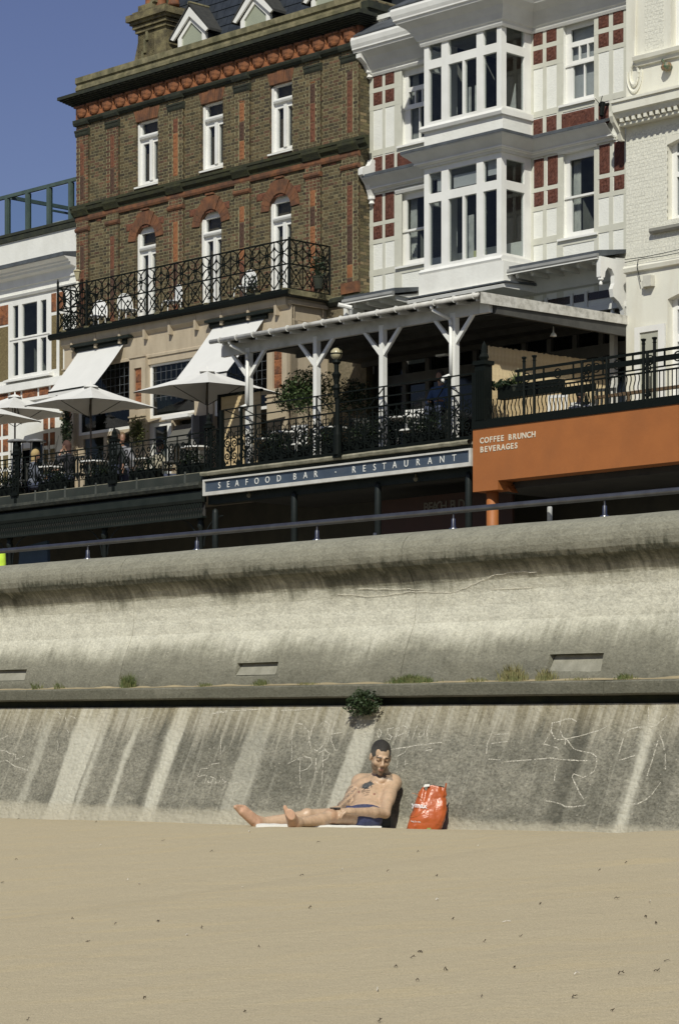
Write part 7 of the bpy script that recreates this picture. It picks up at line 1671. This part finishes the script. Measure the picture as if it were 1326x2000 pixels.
g.cap(L_(neck, -.03, -.03, .02), shR, .05, .05, .05); g.cap(L_(neck, .03, -.03, .02), shL, .05, .05, .05)
# head frame
yaw, pit, roll = R(9), R(21), R(5)
fw = np.array((math.sin(yaw) * math.cos(pit), -math.cos(yaw) * math.cos(pit), -math.sin(pit)))
lt_ = np.array((math.cos(yaw), math.sin(yaw), 0)); uh = np.cross(lt_, -fw) if False else np.cross(fw, -lt_)
uh = unit(np.cross(lt_, fw)) * -1 if unit(np.cross(lt_, fw))[2] < 0 else unit(np.cross(lt_, fw))
lt_ = unit(lt_ * math.cos(roll) - uh * math.sin(roll)); uh = unit(uh - lt_ * (uh @ lt_)); HAx = np.stack([lt_, fw, uh])
HC = at(743.5, 1477.5, 19.57)
def H_(x, f, u): return HC + lt_ * x + fw * f + uh * u
g.cap(H_(0, -.035, -.05), neck, .056, .062, .025)
g.cap(H_(0, -.02, -.07), L_(neck, 0, .01, -.02), .042, .05, .02)
g.ell(H_(0, -.015, .03), (.069, .093, .086), HAx, .02)
g.ell(H_(0, .026, -.042), (.051, .058, .084), HAx, .03)
g.ell(H_(0, .056, -.106), (.022, .022, .020), HAx, .02)
for sx in (-1, 1):
    g.ell(H_(sx * .040, .006, -.068), (.018, .034, .032), HAx, .025); g.ell(H_(sx * .038, .058, -.030), (.023, .020, .02), HAx, .02)
    g.ell(H_(sx * .031, .094, .004), (.018, .013, .011), HAx, .012, 'sub'); g.ell(H_(sx * .031, .077, .002), (.014, .013, .0115), HAx, .004)
    g.ell(H_(sx * .073, -.012, -.014), (.010, .019, .031), HAx, .008); g.ell(H_(sx * .085, -.004, -.012), (.006, .009, .018), HAx, .006, 'sub')
    g.cap(H_(sx * .012, .090, .022), H_(sx * .046, .078, .022), .010, .008, .012)
    g.ell(H_(sx * .012, .100, -.034), (.009, .011, .008), HAx, .006)
g.cap(H_(0, .089, .012), H_(0, .110, -.028), .008, .0115, .010)
g.cap(H_(-.016, .084, -.068), H_(.016, .084, -.068), .0055, .0055, .008); g.cap(H_(-.013, .082, -.080), H_(.013, .082, -.080), .0065, .0065, .008)
g.cap(H_(-.021, .094, -.0742), H_(.021, .094, -.0742), .0028, .0028, .004, 'sub')
for sx in (-1, 1): g.cap(H_(sx * .03, .0, -.07), L_(neck, sx * .015, .045, -.03), .014, .012, .015)
g.cap(L_(neck, -.02, .045, -.035), L_(shR, .03, .03, .03), .012, .012, .02); g.cap(L_(neck, .02, .045, -.035), L_(shL, -.03, .03, .03), .012, .012, .02)
# arms
elR = at(673, 1573, 19.50); hdR = at(653, 1579, 19.14)
elL = at(752, 1588, 19.30); wrL = at(687, 1585, 19.03); wrR = at(664, 1580, 19.22)
for S_h, E_l, Wr, sg_ in ((shR, elR, wrR, -1), (shL, elL, wrL, 1)):
    g.ell(S_h + lat * sg_ * .015, (.058, .056, .064), TA, .03); g.cap(S_h + lat * sg_ * .02, S_h * .45 + E_l * .55, .048, .047, .03); g.cap(S_h * .6 + E_l * .4, E_l, .046, .037, .03)
    m_ = E_l * .65 + Wr * .35; g.cap(E_l, m_, .037, .039, .02); g.cap(m_, Wr, .039, .026, .02)
def hand(w, palm_end, nrm, thumb_dir, curl):
    """w wrist, palm_end knuckles, nrm = back of the hand, fingers curl away from nrm"""
    ax = unit(palm_end - w); sd_ = unit(np.cross(nrm, ax)); A = np.stack([sd_, ax, unit(np.cross(ax, sd_))])
    g.ell((w + palm_end) / 2, (.040, .056, .017), A, .012); g.cap(w, w + ax * .03, .025, .026, .012)
    for i, (o, L) in enumerate(((-.03, .062), (-.010, .074), (.011, .07), (.031, .056))):
        b = palm_end + sd_ * o - ax * .008; d = ax; p = b; rr = .0098
        for j, fr in enumerate((.46, .31, .25)):
            d = unit(d * math.cos(curl) - nrm * math.sin(curl)); q = p + d * L * fr; g.cap(p, q, rr, rr * .9, .005); p = q; rr *= .9
    tb = w + ax * .025 + sd_ * thumb_dir * .03; t1 = tb + unit(ax * .6 + sd_ * thumb_dir * .7 - nrm * .35) * .035; t2 = t1 + unit(ax * .85 + sd_ * thumb_dir * .1 - nrm * .5) * .03
    g.cap(tb, t1, .013, .0115, .008); g.cap(t1, t2, .0115, .0095, .005)
kR, kL = at(641, 1580.5, 19.07), at(650, 1581, 18.93)
kL = wrL + unit(kL - wrL) * .085; kR = wrR + unit(kR - wrR) * .085
hand(wrR, kR, unit(np.array((.1, -.35, 1.0))), 1, R(38)); hand(wrL, kL, unit(np.array((.15, -.3, 1.0))), -1, R(42))
# legs
hpL = at(722, 1599, 19.30); knL = at(645, 1595, 18.98); anL = at(580, 1607, 18.72)
hpR = at(700, 1597, 19.44); knR = at(600, 1593, 19.20); anR = at(507, 1605, 19.02)
for Hp, Kn, An in ((hpL, knL, anL), (hpR, knR, anR)):
    g.cap(Hp, Hp * .5 + Kn * .5, .078, .064, .012); g.cap(Hp * .5 + Kn * .5, Kn, .064, .047, .02); g.ell(Kn + np.array((0, -.01, .012)), (.045, .045, .042), None, .02)
    c1_ = Kn * .7 + An * .3 + np.array((0, 0, -.012)); g.cap(Kn, c1_, .045, .048, .012); g.cap(c1_, An, .048, .029, .012)
def foot(An, heel, ball, toes, side, big):
    """sole runs heel -> ball -> toes; side = unit vector across the foot, towards the big toe when big = 1"""
    An, heel, ball, toes = map(np.array, (An, heel, ball, toes)); sd_ = unit(np.array(side)); ax = unit(toes - heel)
    g.ell(heel, (.033, .033, .036), None, .02); g.cap(An, heel * .7 + An * .3, .034, .034, .025)
    g.cap(heel, ball, .028, .022, .02)
    for o, r_ in ((-.028, .018), (-.01, .021), (.012, .022), (.03, .022)): g.cap(heel * .75 + ball * .25 + sd_ * o * .5, ball + sd_ * o * 1.0, .024, r_, .018)
    g.cap(An, ball * .6 + heel * .4 + (An - heel) * .35, .03, .026, .03)
    for i, o in enumerate((.036, .014, -.005, -.021, -.035)):
        b = ball + sd_ * o * big + ax * .008; L = (.050, .050, .044, .037, .030)[i]; rr = (.0145, .0105, .0098, .0093, .009)[i]
        b = b - ax * (0, 0, .004, .009, .014)[i]; g.cap(b, b + ax * L, rr, rr * .95, .006); g.ell(b + ax * (L + .002), (rr * 1.05,) * 3, None, .004)
f1h = at(572, 1611, 18.70); f1b = at(565, 1587, 18.60); f1t = at(561, 1577, 18.58)
foot(anL, f1h, f1b, f1t, (.50, -.86, .0), -1)
f2h = at(499, 1607, 18.98); f2b = at(476, 1583, 18.92); f2t = at(468, 1574, 18.90)
foot(anR, f2h, f2b, f2t, (-.60, -.70, -.40), 1)
body_f = g.f.copy()
base_skin = np.array((.50, .345, .225))
def mcol(P):
    c = np.tile(base_skin, (len(P), 1)).astype(float)
    def loc(A, C): return (P - C) @ A.T
    h = loc(HAx, HC); x, f_, u = h.T
    nz = np.array([noise.noise(Vector(p * 60)) for p in P]) if len(P) < 250000 else np.zeros(len(P))
    head = (np.abs(x) < .1) & (np.abs(f_) < .14) & (u > -.15) & (u < .14)
    beard = head & (f_ > -.02) & (u < -.048) & (u > -.16) & ((u < -.085) | (np.abs(x) > .034 - .3 * (-.048 - u)))
    c[beard] = c[beard] * (.50 + .12 * nz[beard])[:, None] * np.array((.85, .88, .9))
    mus = head & (f_ > .05) & (np.abs(x) < .030) & (u < -.050) & (u > -.064); c[mus] *= .62; c[head & (f_ > .05) & (np.abs(x) > .022) & (np.abs(x) < .036) & (u < -.06) & (u > -.09)] *= .68
    lip = head & (f_ > .07) & (np.abs(x) < .018) & (u < -.065) & (u > -.084); c[lip] = (.40, .22, .16)
    brow = head & (f_ > .06) & (np.abs(np.abs(x) - .032) < .02) & (np.abs(u - .024) < .005); c[brow] = (.06, .04, .025)
    lash = head & (f_ > .06) & (np.abs(np.abs(x) - .031) < .0145) & (np.abs(u + .006) < .0030); c[lash] = (.07, .04, .03)
    temple = head & (f_ < .045) & (u > -.03) & (u < .05) & (np.abs(x) > .062) & (f_ > .005); c[temple] *= .62
    # chest tattoo and nipples, set out on the front of the chest
    px_ = CX + P[:, 0] / P[:, 1] * F; py_ = HY - (P[:, 2] - CZ) / P[:, 1] * F; front = (P - chest) @ frt > 0
    r = np.hypot((px_ - 717) / 10.5, (py_ - 1534) / 6.5 + .05 * (px_ - 717)); m = front & (r + .7 * nz < 1); c[m] = np.array((.07, .075, .075)) + .10 * np.clip(nz[m], 0, 1)[:, None]
    r2 = np.hypot((px_ - 713) / 8, (py_ - 1544) / 6); m = front & (r2 + 1.4 * nz < .8); c[m] = c[m] * .55
    for a_, b_ in ((731, 1551), (701, 1547)): m = front & (np.hypot(px_ - a_, py_ - b_) < 2.2); c[m] = (.27, .13, .09)
    # tattooed right forearm and upper arm
    def near(A_, B_, rad):
        v = B_ - A_; tt = np.clip(((P - A_) @ v) / (v @ v), 0, 1); return np.linalg.norm(P - A_ - tt[:, None] * v, axis=1) < rad
    m = near(shR * .5 + elR * .5, elR, .06) | near(elR, wrR, .05); pt = np.sin(P[:, 0] * 130 + 5 * nz) * np.sin(P[:, 2] * 150 + 4 * nz) > .05; m = m & pt; c[m] = c[m] * .42 + np.array((.02, .025, .03))
    sole = near(f1h, f1t, .05) | near(f2h, f2t, .055); c[sole] = c[sole] * .55 + np.array((.27, .135, .085)) * .9
    kn = np.linalg.norm(P - knL, axis=1) < .06; c[kn] = c[kn] * np.array((.95, .86, .82))
    c *= (1 + .10 * nz)[:, None]
    return np.clip(c, 0, 1)
man = T('person', 'shirtless man with chest tattoo and navy shorts sitting barefoot against the sea wall', 'person', WD, (float(pel[0]), float(pel[1]), 1.16))
o = bpy.data.objects.new('body', g.mesh('body', SK, mcol, man.off)); COL.objects.link(o); o.parent = man.o
# hair
hg = SDF(HC - .17, HC + .17, .004)
hg.ell(H_(0, -.018, .033), (.0735, .097, .089), HAx, .01)
hg.ell(H_(0, .118, .012), (.20, .060, .080), HAx, .012, 'sub'); hg.ell(H_(0, .06, -.10), (.2, .095, .10), HAx, .01, 'sub'); hg.ell(H_(0, -.02, -.155), (.2, .2, .10), HAx, .01, 'sub')
for sx in (-1, 1): hg.ell(H_(sx * .046, .085, .06), (.022, .04, .04), HAx, .012, 'sub'); hg.ell(H_(sx * .085, -.01, -.012), (.02, .022, .034), HAx, .004, 'sub')
def hcol(P):
    h = (P - HC) @ HAx.T; k = np.clip((h[:, 2] - .02) / .07, 0, 1)[:, None]; nz = np.array([noise.noise(Vector(p * 160)) for p in P])[:, None]
    return np.clip((np.array((.085, .08, .07)) * (1 - k) + np.array((.022, .019, .015)) * k) * (1 + .5 * nz), 0, 1)
def hdisp(P): nz = np.array([noise.noise(Vector(p * 190)) for p in P]); return P + .0022 * nz[:, None] * (P - HC) / (np.linalg.norm(P - HC, axis=1)[:, None] + 1e-6)
o = bpy.data.objects.new('hair', hg.mesh('hair', skinmat('hair_mat', .75, .004), hcol, man.off, hdisp)); COL.objects.link(o); o.parent = man.o
# shorts: the same hips and thighs a little larger, cut at waist and hems
sh = SDF((-.35, 18.8, 1.08), (.45, 19.8, 1.5), .006)
sh.ell(L_(pel, 0, 0, .0), (.166, .114, .118), TA, .03)
hemL = hpL * .66 + knL * .34; hemR = hpR * .45 + knR * .55
sh.cap(hpL, hemL, .094, .092, .03); sh.cap(hpR, hemR, .092, .088, .03)
sh.half(L_(pel, 0, 0, .012), up + frt * .35)
sh.half(hemL + np.array((-.14, 0, 0)), (-1, 0, 0))
def sdisp(P): nz = np.array([noise.noise(Vector((p[0] * 22, p[1] * 22, p[2] * 34))) for p in P]); return P + .007 * nz[:, None] * np.array((.3, -.8, .5))
shm = M('navy_shorts', (.035, .042, .11), (.05, .06, .13), 14, .8, .004, 60, grime=(.11, .12, .17), gscale=(25, 25, 25), gamt=.5)
o = bpy.data.objects.new('shorts', sh.mesh('shorts', shm, None, man.off, sdisp)); COL.objects.link(o); o.parent = man.o
wb = MB(); 
ring_ = [L_(pel, .158 * math.cos(t), .108 * math.sin(t) + .003, .012 - .036 * math.sin(t)) for t in np.linspace(0, 2 * math.pi, 26)]
wb.path([tuple(p) for p in ring_], .009, 6); man.part('waistband', wb, M('waist_grey', (.08, .08, .13), None, 4, .8), smooth=True)
# phone held in both hands
ph = MB(); pc = (kR + kL) / 2 + np.array((-.02, -.01, .012)); ph.box(pc[0] - .04, pc[0] + .035, pc[1] - .07, pc[1] + .07, pc[2] - .004, pc[2] + .005)
solo('phone', ph, M('phone_black', (.02, .02, .022), None, 3, .2), 'dark phone held low in both hands of the seated man', 'phone', WD, tuple(pc))
# towel under the legs
zs_t = 1.16
mb = MB(); nxx, nyy = 30, 14; gx = [[None] * (nxx + 1) for _ in range(nyy + 1)]
A0, A1, A2 = at(500, 1612, 18.75), at(745, 1616, 18.95), np.array((.30, 19.65, 1.18))
for j in range(nyy + 1):
    for i in range(nxx + 1):
        u, v = i / nxx, j / nyy; X = A0[0] + (A1[0] - A0[0]) * u + (A2[0] - A1[0]) * v; Y = A0[1] + (A1[1] - A0[1]) * u + (A2[1] - A1[1]) * v
        gx[j][i] = (X, Y, sand_z(X, Y) + .016 + .012 * noise.noise(Vector((X * 9, Y * 9, 0))))
for j in range(nyy):
    for i in range(nxx): mb.face([gx[j][i], gx[j][i + 1], gx[j + 1][i + 1], gx[j + 1][i]])
for i in range(nxx): a, b = gx[0][i], gx[0][i + 1]; mb.face([(a[0], a[1], a[2] - .02), (b[0], b[1], b[2] - .02), b, a])
solo('towel', mb, M('white_towel', (.75, .74, .7), (.68, .67, .63), 9, .95, .003, 90), 'white towel spread on the sand under the seated man', 'towel', WD, tuple(A0), smooth=True)
# clear plastic bottle behind his back
bt = at(752, 1612, 19.62); mb = MB(); bz = sand_z(bt[0], bt[1]); mb.lathe((bt[0], bt[1], bz), [(.035, 0), (.04, .01), (.04, .05), (.036, .06), (.04, .07), (.04, .13), (.02, .17), (.014, .18), (.016, .2), (0, .2)], 14)
solo('plastic_bottle', mb, glass('bottle_plastic', (.8, .85, .85), 1.0, .8), 'clear crumpled plastic bottle standing in the shadow behind the seated man', 'bottle', WD, (bt[0], bt[1], bz), smooth=True)

# ---------------------------------------------------------------- red-orange shopping bag
def bagmat():
    m, n, b = nodes('bag_plastic'); tc = n.nodes.new('ShaderNodeTexCoord').outputs['Object']
    t = tex(n, tc, 9, 4); n.links.new(mix_(n, ramp(n, t.outputs[0], [(.35, 0), (.65, 1)]), (.46, .105, .028), (.37, .083, .022)), b.inputs['Base Color'])
    b.inputs['Roughness'].default_value = .3; b.inputs['Specular IOR Level'].default_value = .45
    v = tex(n, scalev(n, tc, (1, 1, 1.6)), 11, 2, .5, 'Voronoi'); v.feature = 'SMOOTH_F1'
    h = math_(n, 'ADD', math_(n, 'MULTIPLY', v.outputs[0], .8), tex(n, tc, 30, 3).outputs[0]); bumpn(n, b, h, .005); return m
bY = 19.12; bl = at(794, 1624, bY); br_ = at(858, 1624, bY); bx = (bl[0] + br_[0]) / 2; bzz = sand_z(bx, bY) - .02; 
bag = T('shopping_bag', 'crumpled glossy red-orange plastic shopping bag with white lettering standing against the sea wall', 'bag', WD, (bx, bY, bzz))
mb = MB(); nu, nv = 56, 40; rows = []; top_h = at(850, 1533, bY)[2] - bzz; rb = random.Random(5)
def bagpt(u, v):
    a = 2 * math.pi * u; ca_, sa_ = math.cos(a), math.sin(a)
    e = .55; x = math.copysign(abs(ca_) ** e, ca_); y = math.copysign(abs(sa_) ** e, sa_)
    wx = .120 * (1 + .15 * math.sin(math.pi * v)) * (1 - .20 * v ** 1.5); wy = .085 * (1 + .35 * math.sin(math.pi * v)) * (1 - .72 * v ** 1.5)
    lean = .066 * v + .008 * math.sin(v * 3.1)
    q = Vector((x * 2.2, y * 2.2, v * 4)); cr = .010 * noise.noise(q * 1.3) + .0045 * noise.noise(q * 2.9) 
    cr -= .010 * math.exp(-((v - .70 - .10 * x) / .03) ** 2) * max(0, x) + .005 * math.exp(-((v - .27 + .05 * x) / .025) ** 2) * max(0, x)
    return (bx + lean + x * (wx + cr), bY + y * (wy + cr), 0)
def toph(x):   # ragged top: small peak at the left, notch, broad folded flap
    k = (x - bx) / .13
    return top_h - .05 * math.exp(-((k + .22) / .08) ** 2) - max(0, -.3 - k) * .16 - max(0, k - .1) * .03
for j in range(nv + 1):
    v = j / nv; P = []
    for i in range(nu):
        p = bagpt(i / nu, v); P.append((p[0], p[1], bzz + v * toph(p[0] - .05 * v)))
    rows.append(mb.pts(P))
for j in range(nv):
    for i in range(nu): mb.addf((rows[j] + i, rows[j] + (i + 1) % nu, rows[j + 1] + (i + 1) % nu, rows[j + 1] + i))
mb.addf(tuple(rows[0] + k for k in range(nu - 1, -1, -1)))
bm_ = bagmat(); bag.part('bag_body', mb, bm_, smooth=True)
zt_ = bzz + top_h
mb = MB(); mb.prism([(bx + .02, zt_ - .012), (bx + .155, zt_ - .03), (bx + .150, zt_ - .012), (bx + .02, zt_ + .004)], bY - .0, bY + .02); bag.part('dark_contents', mb, black)
mb = MB(); mb.prism([(bx - .03 + .03, zt_ - .015), (bx + .045, zt_ - .01), (bx + .045, zt_ + .006), (bx + .01, zt_ + .004)], bY - .045, bY - .035); bag.part('white_paper', mb, white)
mb = MB(); mb.path([(bx + .155, bY, zt_ - .06), (bx + .168, bY, zt_ + .012), (bx + .158, bY + .01, zt_ - .05)], .006, 5); bag.part('handle', mb, bm_)
wl_ = M('bag_lettering', (.75, .7, .68), None, 3, .4)
def surf(X, z):                       # front face of the bag at world X, height z above its foot
    v = max(0, min(1, z / top_h)); best = None
    for k in range(60):
        p = bagpt(.5 + .5 * k / 59, v)
        if best is None or abs(p[0] - X) < best[0]: best = (abs(p[0] - X), p[1])
    return best[1]
def bagprint(txt, x, y, size, bold=.001, slope=-.10):
    me = textmesh(txt, size, wl_, .0, bold); c = at(x, y, bY)
    for v in me.vertices:
        X = c[0] + v.co.x; z = c[2] - bzz + v.co.z + slope * v.co.x; v.co = (X - bx, surf(X, z) - .0035 - bY, z)
    o = bpy.data.objects.new('lettering', me); COL.objects.link(o); o.parent = bag.o
bagprint('ymax', 818, 1577, .050, .0012); bagprint('bag for life', 811, 1605.5, .0165, .0002)
mb = MB(); c = at(809, 1572, bY); P = []
for k in range(25):
    a = R(-100 + 190 * k / 24); X = c[0] - .02 + .085 * math.cos(a); z = c[2] - bzz + .085 * math.sin(a); P.append((X, surf(X, z) - .002, bzz + z))
mb.path(P, .0016, 4); bag.part('circle_print', mb, M('bag_gold', (.6, .2, .05), None, 3, .4))
mb = MB(); c = at(836, 1619, bY); yy = surf(c[0], .02) ; mb.box(c[0] - .012, c[0] + .016, yy - .004, yy + .01, c[2] - .01, c[2] + .01); bag.part('green_tag', mb, M('tag_green', (.3, .38, .1), None, 3, .5))

# ---------------------------------------------------------------- diners behind the railings
def figure(x, y_head, d, label, shirt, hair, z0=8.0, face=0.0, stand=False, fr=B, lean=.05, sk=(.30, .165, .105), legs=(.05, .06, .10), base=None, scale=1.0, longhair=False, arm=0):
    if base is None: s, zh = fr.px(x, y_head, d)
    else: s, d, zh = base
    hz = 1.66 if stand else 1.22
    t = T('person', label, 'person', fr, (s, d, zh - hz * scale)); t.off = (0, 0, 0)
    hp = .92 if stand else .48; b = SDF((-.42, -.85, -.02), (.42, .4, 1.95), .014)
    hd = np.array((0, -lean - .04, hz)); nk = np.array((0, -lean, hz - .17)); ch = np.array((0, -lean * .6, hp + .34))
    b.ell(hd, (.072, .09, .108), None, .02); b.ell(hd + np.array((0, -.085, -.02)), (.012, .018, .016), None, .01); b.ell(hd + np.array((0, -.05, -.07)), (.045, .04, .035), None, .02)
    for sx in (-1, 1): b.ell(hd + np.array((sx * .075, .0, -.01)), (.01, .018, .03), None, .008); b.ell(hd + np.array((sx * .028, -.085, .01)), (.014, .01, .01), None, .01, 'sub')
    b.cap(hd + np.array((0, .02, -.06)), nk, .05, .055, .02); b.ell(ch, (.17, .1, .22), None, .04); b.ell((0, 0, hp), (.15, .11, .12), None, .04)
    H = {}
    for sx in (-1, 1):
        S_h = np.array((sx * .17, -lean * .8, hz - .27)); E_ = np.array((sx * .24, -.10 - lean, hz - .53)); Wr = np.array((sx * .12, -.36, hz - .55)) if not stand else np.array((sx * .24, -.12, hz - .78))
        if arm == sx: Wr = np.array((sx * .06, -.2, hz - .16)); E_ = np.array((sx * .2, -.26, hz - .42))
        b.cap(S_h, E_, .046, .038, .03); b.cap(E_, Wr, .036, .025, .02); dr = unit(Wr - E_); b.ell(Wr + dr * .045, (.03, .04, .03), None, .015)
        for q in (-.02, -.007, .007, .02): b.cap(Wr + dr * .07 + np.array((q, 0, 0)), Wr + dr * .12 + np.array((q, 0, -.02)), .009, .008, .005)
        Hp = np.array((sx * .09, 0, hp - .02)); Kn = np.array((sx * .13, -.44, .50)) if not stand else np.array((sx * .1, -.03, .48)); An = np.array((sx * .13, -.42, .08)) if not stand else np.array((sx * .1, 0, .08))
        b.cap(Hp, Kn, .08, .055, .03); b.cap(Kn, An, .052, .035, .02); b.cap(An, An + np.array((0, -.17, -.04)), .035, .028, .02); H[sx] = (S_h, E_, Wr, Hp, Kn, An)
    def bc(P): c = np.tile(np.array(sk), (len(P), 1)).astype(float); m = P[:, 2] < .1; c[m] = (.03, .03, .03); m = (np.abs(P[:, 2] - hd[2] + .06) < .007) & (P[:, 1] < hd[1] - .07) & (np.abs(P[:, 0]) < .025); c[m] = (.25, .09, .07); return c
    o = bpy.data.objects.new('body', b.mesh('body', SK, bc)); COL.objects.link(o); o.parent = t.o
    c = SDF((-.42, -.6, hp - .2), (.42, .4, hz), .016); c.ell(ch, (.187, .118, .235), None, .05); c.ell((0, 0, hp + .05), (.168, .128, .12), None, .05)
    for sx in (-1, 1): S_h, E_, Wr, *_ = H[sx]; c.cap(S_h, E_, .06, .055, .03); c.cap(E_, E_ * .45 + Wr * .55, .05, .045, .02)
    c.half((0, 0, hz - .18), (0, .3, 1)); o = bpy.data.objects.new('top', c.mesh('top', M('cloth_%02x%02x%02x' % tuple(int(v * 255) for v in shirt), shirt, None, 9, .9, .003, 50))); COL.objects.link(o); o.parent = t.o
    c = SDF((-.4, -.75, .0), (.4, .35, hp + .15), .018); c.ell((0, 0, hp), (.165, .125, .12), None, .04)
    for sx in (-1, 1): _, _, _, Hp, Kn, An = H[sx]; c.cap(Hp, Kn, .09, .066, .03); c.cap(Kn, An, .062, .05, .02)
    o = bpy.data.objects.new('trousers', c.mesh('trousers', M('cloth_%02x%02x%02x' % tuple(int(v * 255) for v in legs), legs, None, 9, .9))); COL.objects.link(o); o.parent = t.o
    c = SDF(hd - .26, hd + .2, .011); c.ell(hd + np.array((0, .016, .022)), (.084, .098, .108), None, .01); c.ell(hd + np.array((0, -.115, -.03)), (.1, .07, .095), None, .01, 'sub')
    if longhair: c.cap(hd + np.array((0, .05, 0)), hd + np.array((0, .07, -.2)), .075, .05, .03)
    else: c.ell(hd + np.array((0, -.02, -.14)), (.15, .15, .1), None, .01, 'sub')
    o = bpy.data.objects.new('hair', c.mesh('hair', M('hair_%02x%02x' % (int(hair[0] * 255), int(hair[1] * 255)), hair, None, 60, .8, .004, 90))); COL.objects.link(o); o.parent = t.o
    t.o.rotation_euler = (0, 0, fr.a + face); t.o.scale = (scale,) * 3
    return t
figure(137, 870, -3.55, 'person with dark reddish-brown hair in black leaning chin on hand under the left parasol', (.02, .02, .025), (.07, .03, .02), face=R(-60), arm=1, longhair=True)
figure(64, 887, -3.5, 'person with blond hair and grey top seated beside the patio heaters', (.12, .13, .16), (.42, .3, .13), face=R(150), longhair=True)
figure(222, 848, -3.2, 'dark curly-haired person in a dark top standing in front of the one in grey', (.03, .035, .035), (.04, .035, .025), face=R(170), stand=True, longhair=True)
figure(238, 855, -2.7, 'person in a grey top standing just behind the dark-haired person near the pillar shrub', (.24, .24, .26), (.16, .1, .05), face=R(60), stand=True)
figure(306, 868, -3.0, 'person in a pale patterned shirt with black hair seated before the white door', (.42, .38, .28), (.015, .013, .012), face=R(165))
figure(862, 735, -2.6, 'person in a blue shirt seated in the shade under the canopy', (.06, .11, .22), (.05, .04, .03), face=R(20), longhair=False)
figure(1128, 768, -3.5, 'person in a black and white striped top seated behind the wavy iron bars', (.5, .5, .48), (.03, .03, .03), face=R(190))
# worker in a hi-vis jacket, on the promenade behind the wall, cut by the left edge
hx = W.S(-24, 2.2); zpr = 2.27
fz = figure(0, 0, 2.2, 'person in a bright yellow hi-vis jacket behind the sea wall at the left edge', (.52, .72, .05), (.05, .04, .03), fr=W, stand=True, base=(hx, 2.2, 2.35 + 1.66 + .1), face=R(30))

# ---------------------------------------------------------------- scraps on the sand
def sandpt(x, y):
    dr = Vector(((x - CX) / F, 1, (HY - y) / F)); t = 8.0
    while t < 22:
        p = Vector((0, 0, CZ)) + dr * t
        if p.z < sand_z(p.x, p.y): return p
        t += .02
    return None
weed = M('seaweed', (.05, .038, .022), (.08, .06, .035), 30, .7)
shell = M('shell_white', (.7, .66, .58), (.6, .56, .48), 30, .5)
def scrap(x, y, w, mat, nm, label, cat, grp, seed):
    p = sandpt(x, y)
    if p is None: return
    r = random.Random(seed); z = sand_z(p.x, p.y); half = w / 2 / F * p.y * .8; mb = MB(); n = r.randint(2, 4); P = [(p.x - half, p.y, z + .004)]
    for k in range(1, n + 1): P.append((p.x - half + 2 * half * k / n, p.y + r.uniform(-.02, .02), z + r.uniform(.004, .014)))
    rr = max(.0024, half * .13)
    for i, (a, b) in enumerate(zip(P[:-1], P[1:])): mb.bar(a, b, rr * r.uniform(.7, 1.3), rr * r.uniform(.4, 1.1), n=5, flat=.6)
    if r.random() < .6: q = P[len(P) // 2]; mb.bar(q, (q[0] + r.uniform(-.5, .5) * half, q[1] - half, q[2] + .006), rr, rr * .3, n=4)
    solo(nm, mb, mat, label, cat, WD, (p.x, p.y, z), grp)
SW = [(37, 1601, 6), (414, 1665, 9), (320, 1643, 9), (172, 1841, 10), (142, 1797, 6), (226, 1808, 5), (310, 1801, 7), (395, 1814, 4), (506, 1852, 5), (6, 1726, 9), (33, 1680, 6), (590, 1712, 9), (622, 1646, 7), (606, 1776, 6), (816, 1666, 6), (757, 1704, 5), (852, 1712, 5), (884, 1797, 5), (946, 1841, 5), (1204, 1757, 13), (1055, 1769, 5), (1170, 1702, 5), (1222, 1687, 6), (1302, 1879, 15), (1282, 1900, 14), (1212, 1905, 13), (1122, 1950, 12), (1195, 1977, 9), (807, 1873, 13), (820, 1862, 10), (870, 1897, 9), (815, 1918, 8), (941, 1949, 4), (742, 1998, 9), (56, 1994, 8), (479, 1978, 6), (188, 1607, 4), (1281, 1806, 5), (1260, 1793, 5), (1016, 1830, 8), (773, 1892, 7), (283, 1954, 5), (1004, 1893, 4)]
SL = {(1302, 1879): 'dark curled seaweed scrap nearest the right edge, upper of the lower-right group', (1282, 1900): 'dark seaweed scrap just below the one nearest the right edge', (1212, 1905): 'brown seaweed strand right of the flat white shell', (1204, 1757): 'dark forked seaweed strand at the right, about level with the highest white speck', (1122, 1950): 'dark seaweed scrap directly below the flat white shell', (807, 1873): 'curved dark seaweed scrap lower centre of the sand', (172, 1841): 'small dark seaweed clump at the lower left of the sand', (414, 1665): 'short dark twig of seaweed left of and below the man\'s feet', (590, 1712): 'small forked seaweed scrap below the man\'s legs', (6, 1726): 'dark seaweed scrap at the left edge of the sand'}
for i, (x, y, w) in enumerate(SW): scrap(x, y, w, weed, 'seaweed_scrap', SL.get((x, y), 'tiny dark scrap of seaweed lying on the sand'), 'seaweed', 'dark seaweed scraps scattered on the sand', i)
scrap(989, 1803, 20, shell, 'white_feather', 'larger white torn feather on the sand below and right of the red-orange bag', 'feather', None, 90)
scrap(1126, 1906, 14, shell, 'white_shell', 'flat white shell near the lower right on the sand, larger than the other white specks', 'shell', None, 91)
for i, (x, y, w) in enumerate([(853, 1759, 5), (197, 1652, 4), (365, 1829, 4), (273, 1728, 3), (487, 1626, 3), (933, 1654, 3), (1268, 1765, 3), (737, 1937, 3), (250, 1720, 3), (474, 1734, 3), (668, 1702, 3)]): scrap(x, y, w, shell, 'shell_fragment', 'tiny white shell fragment on the sand', 'shell', 'tiny white shell fragments on the sand', 200 + i)
# gull speck at the left edge of the sky
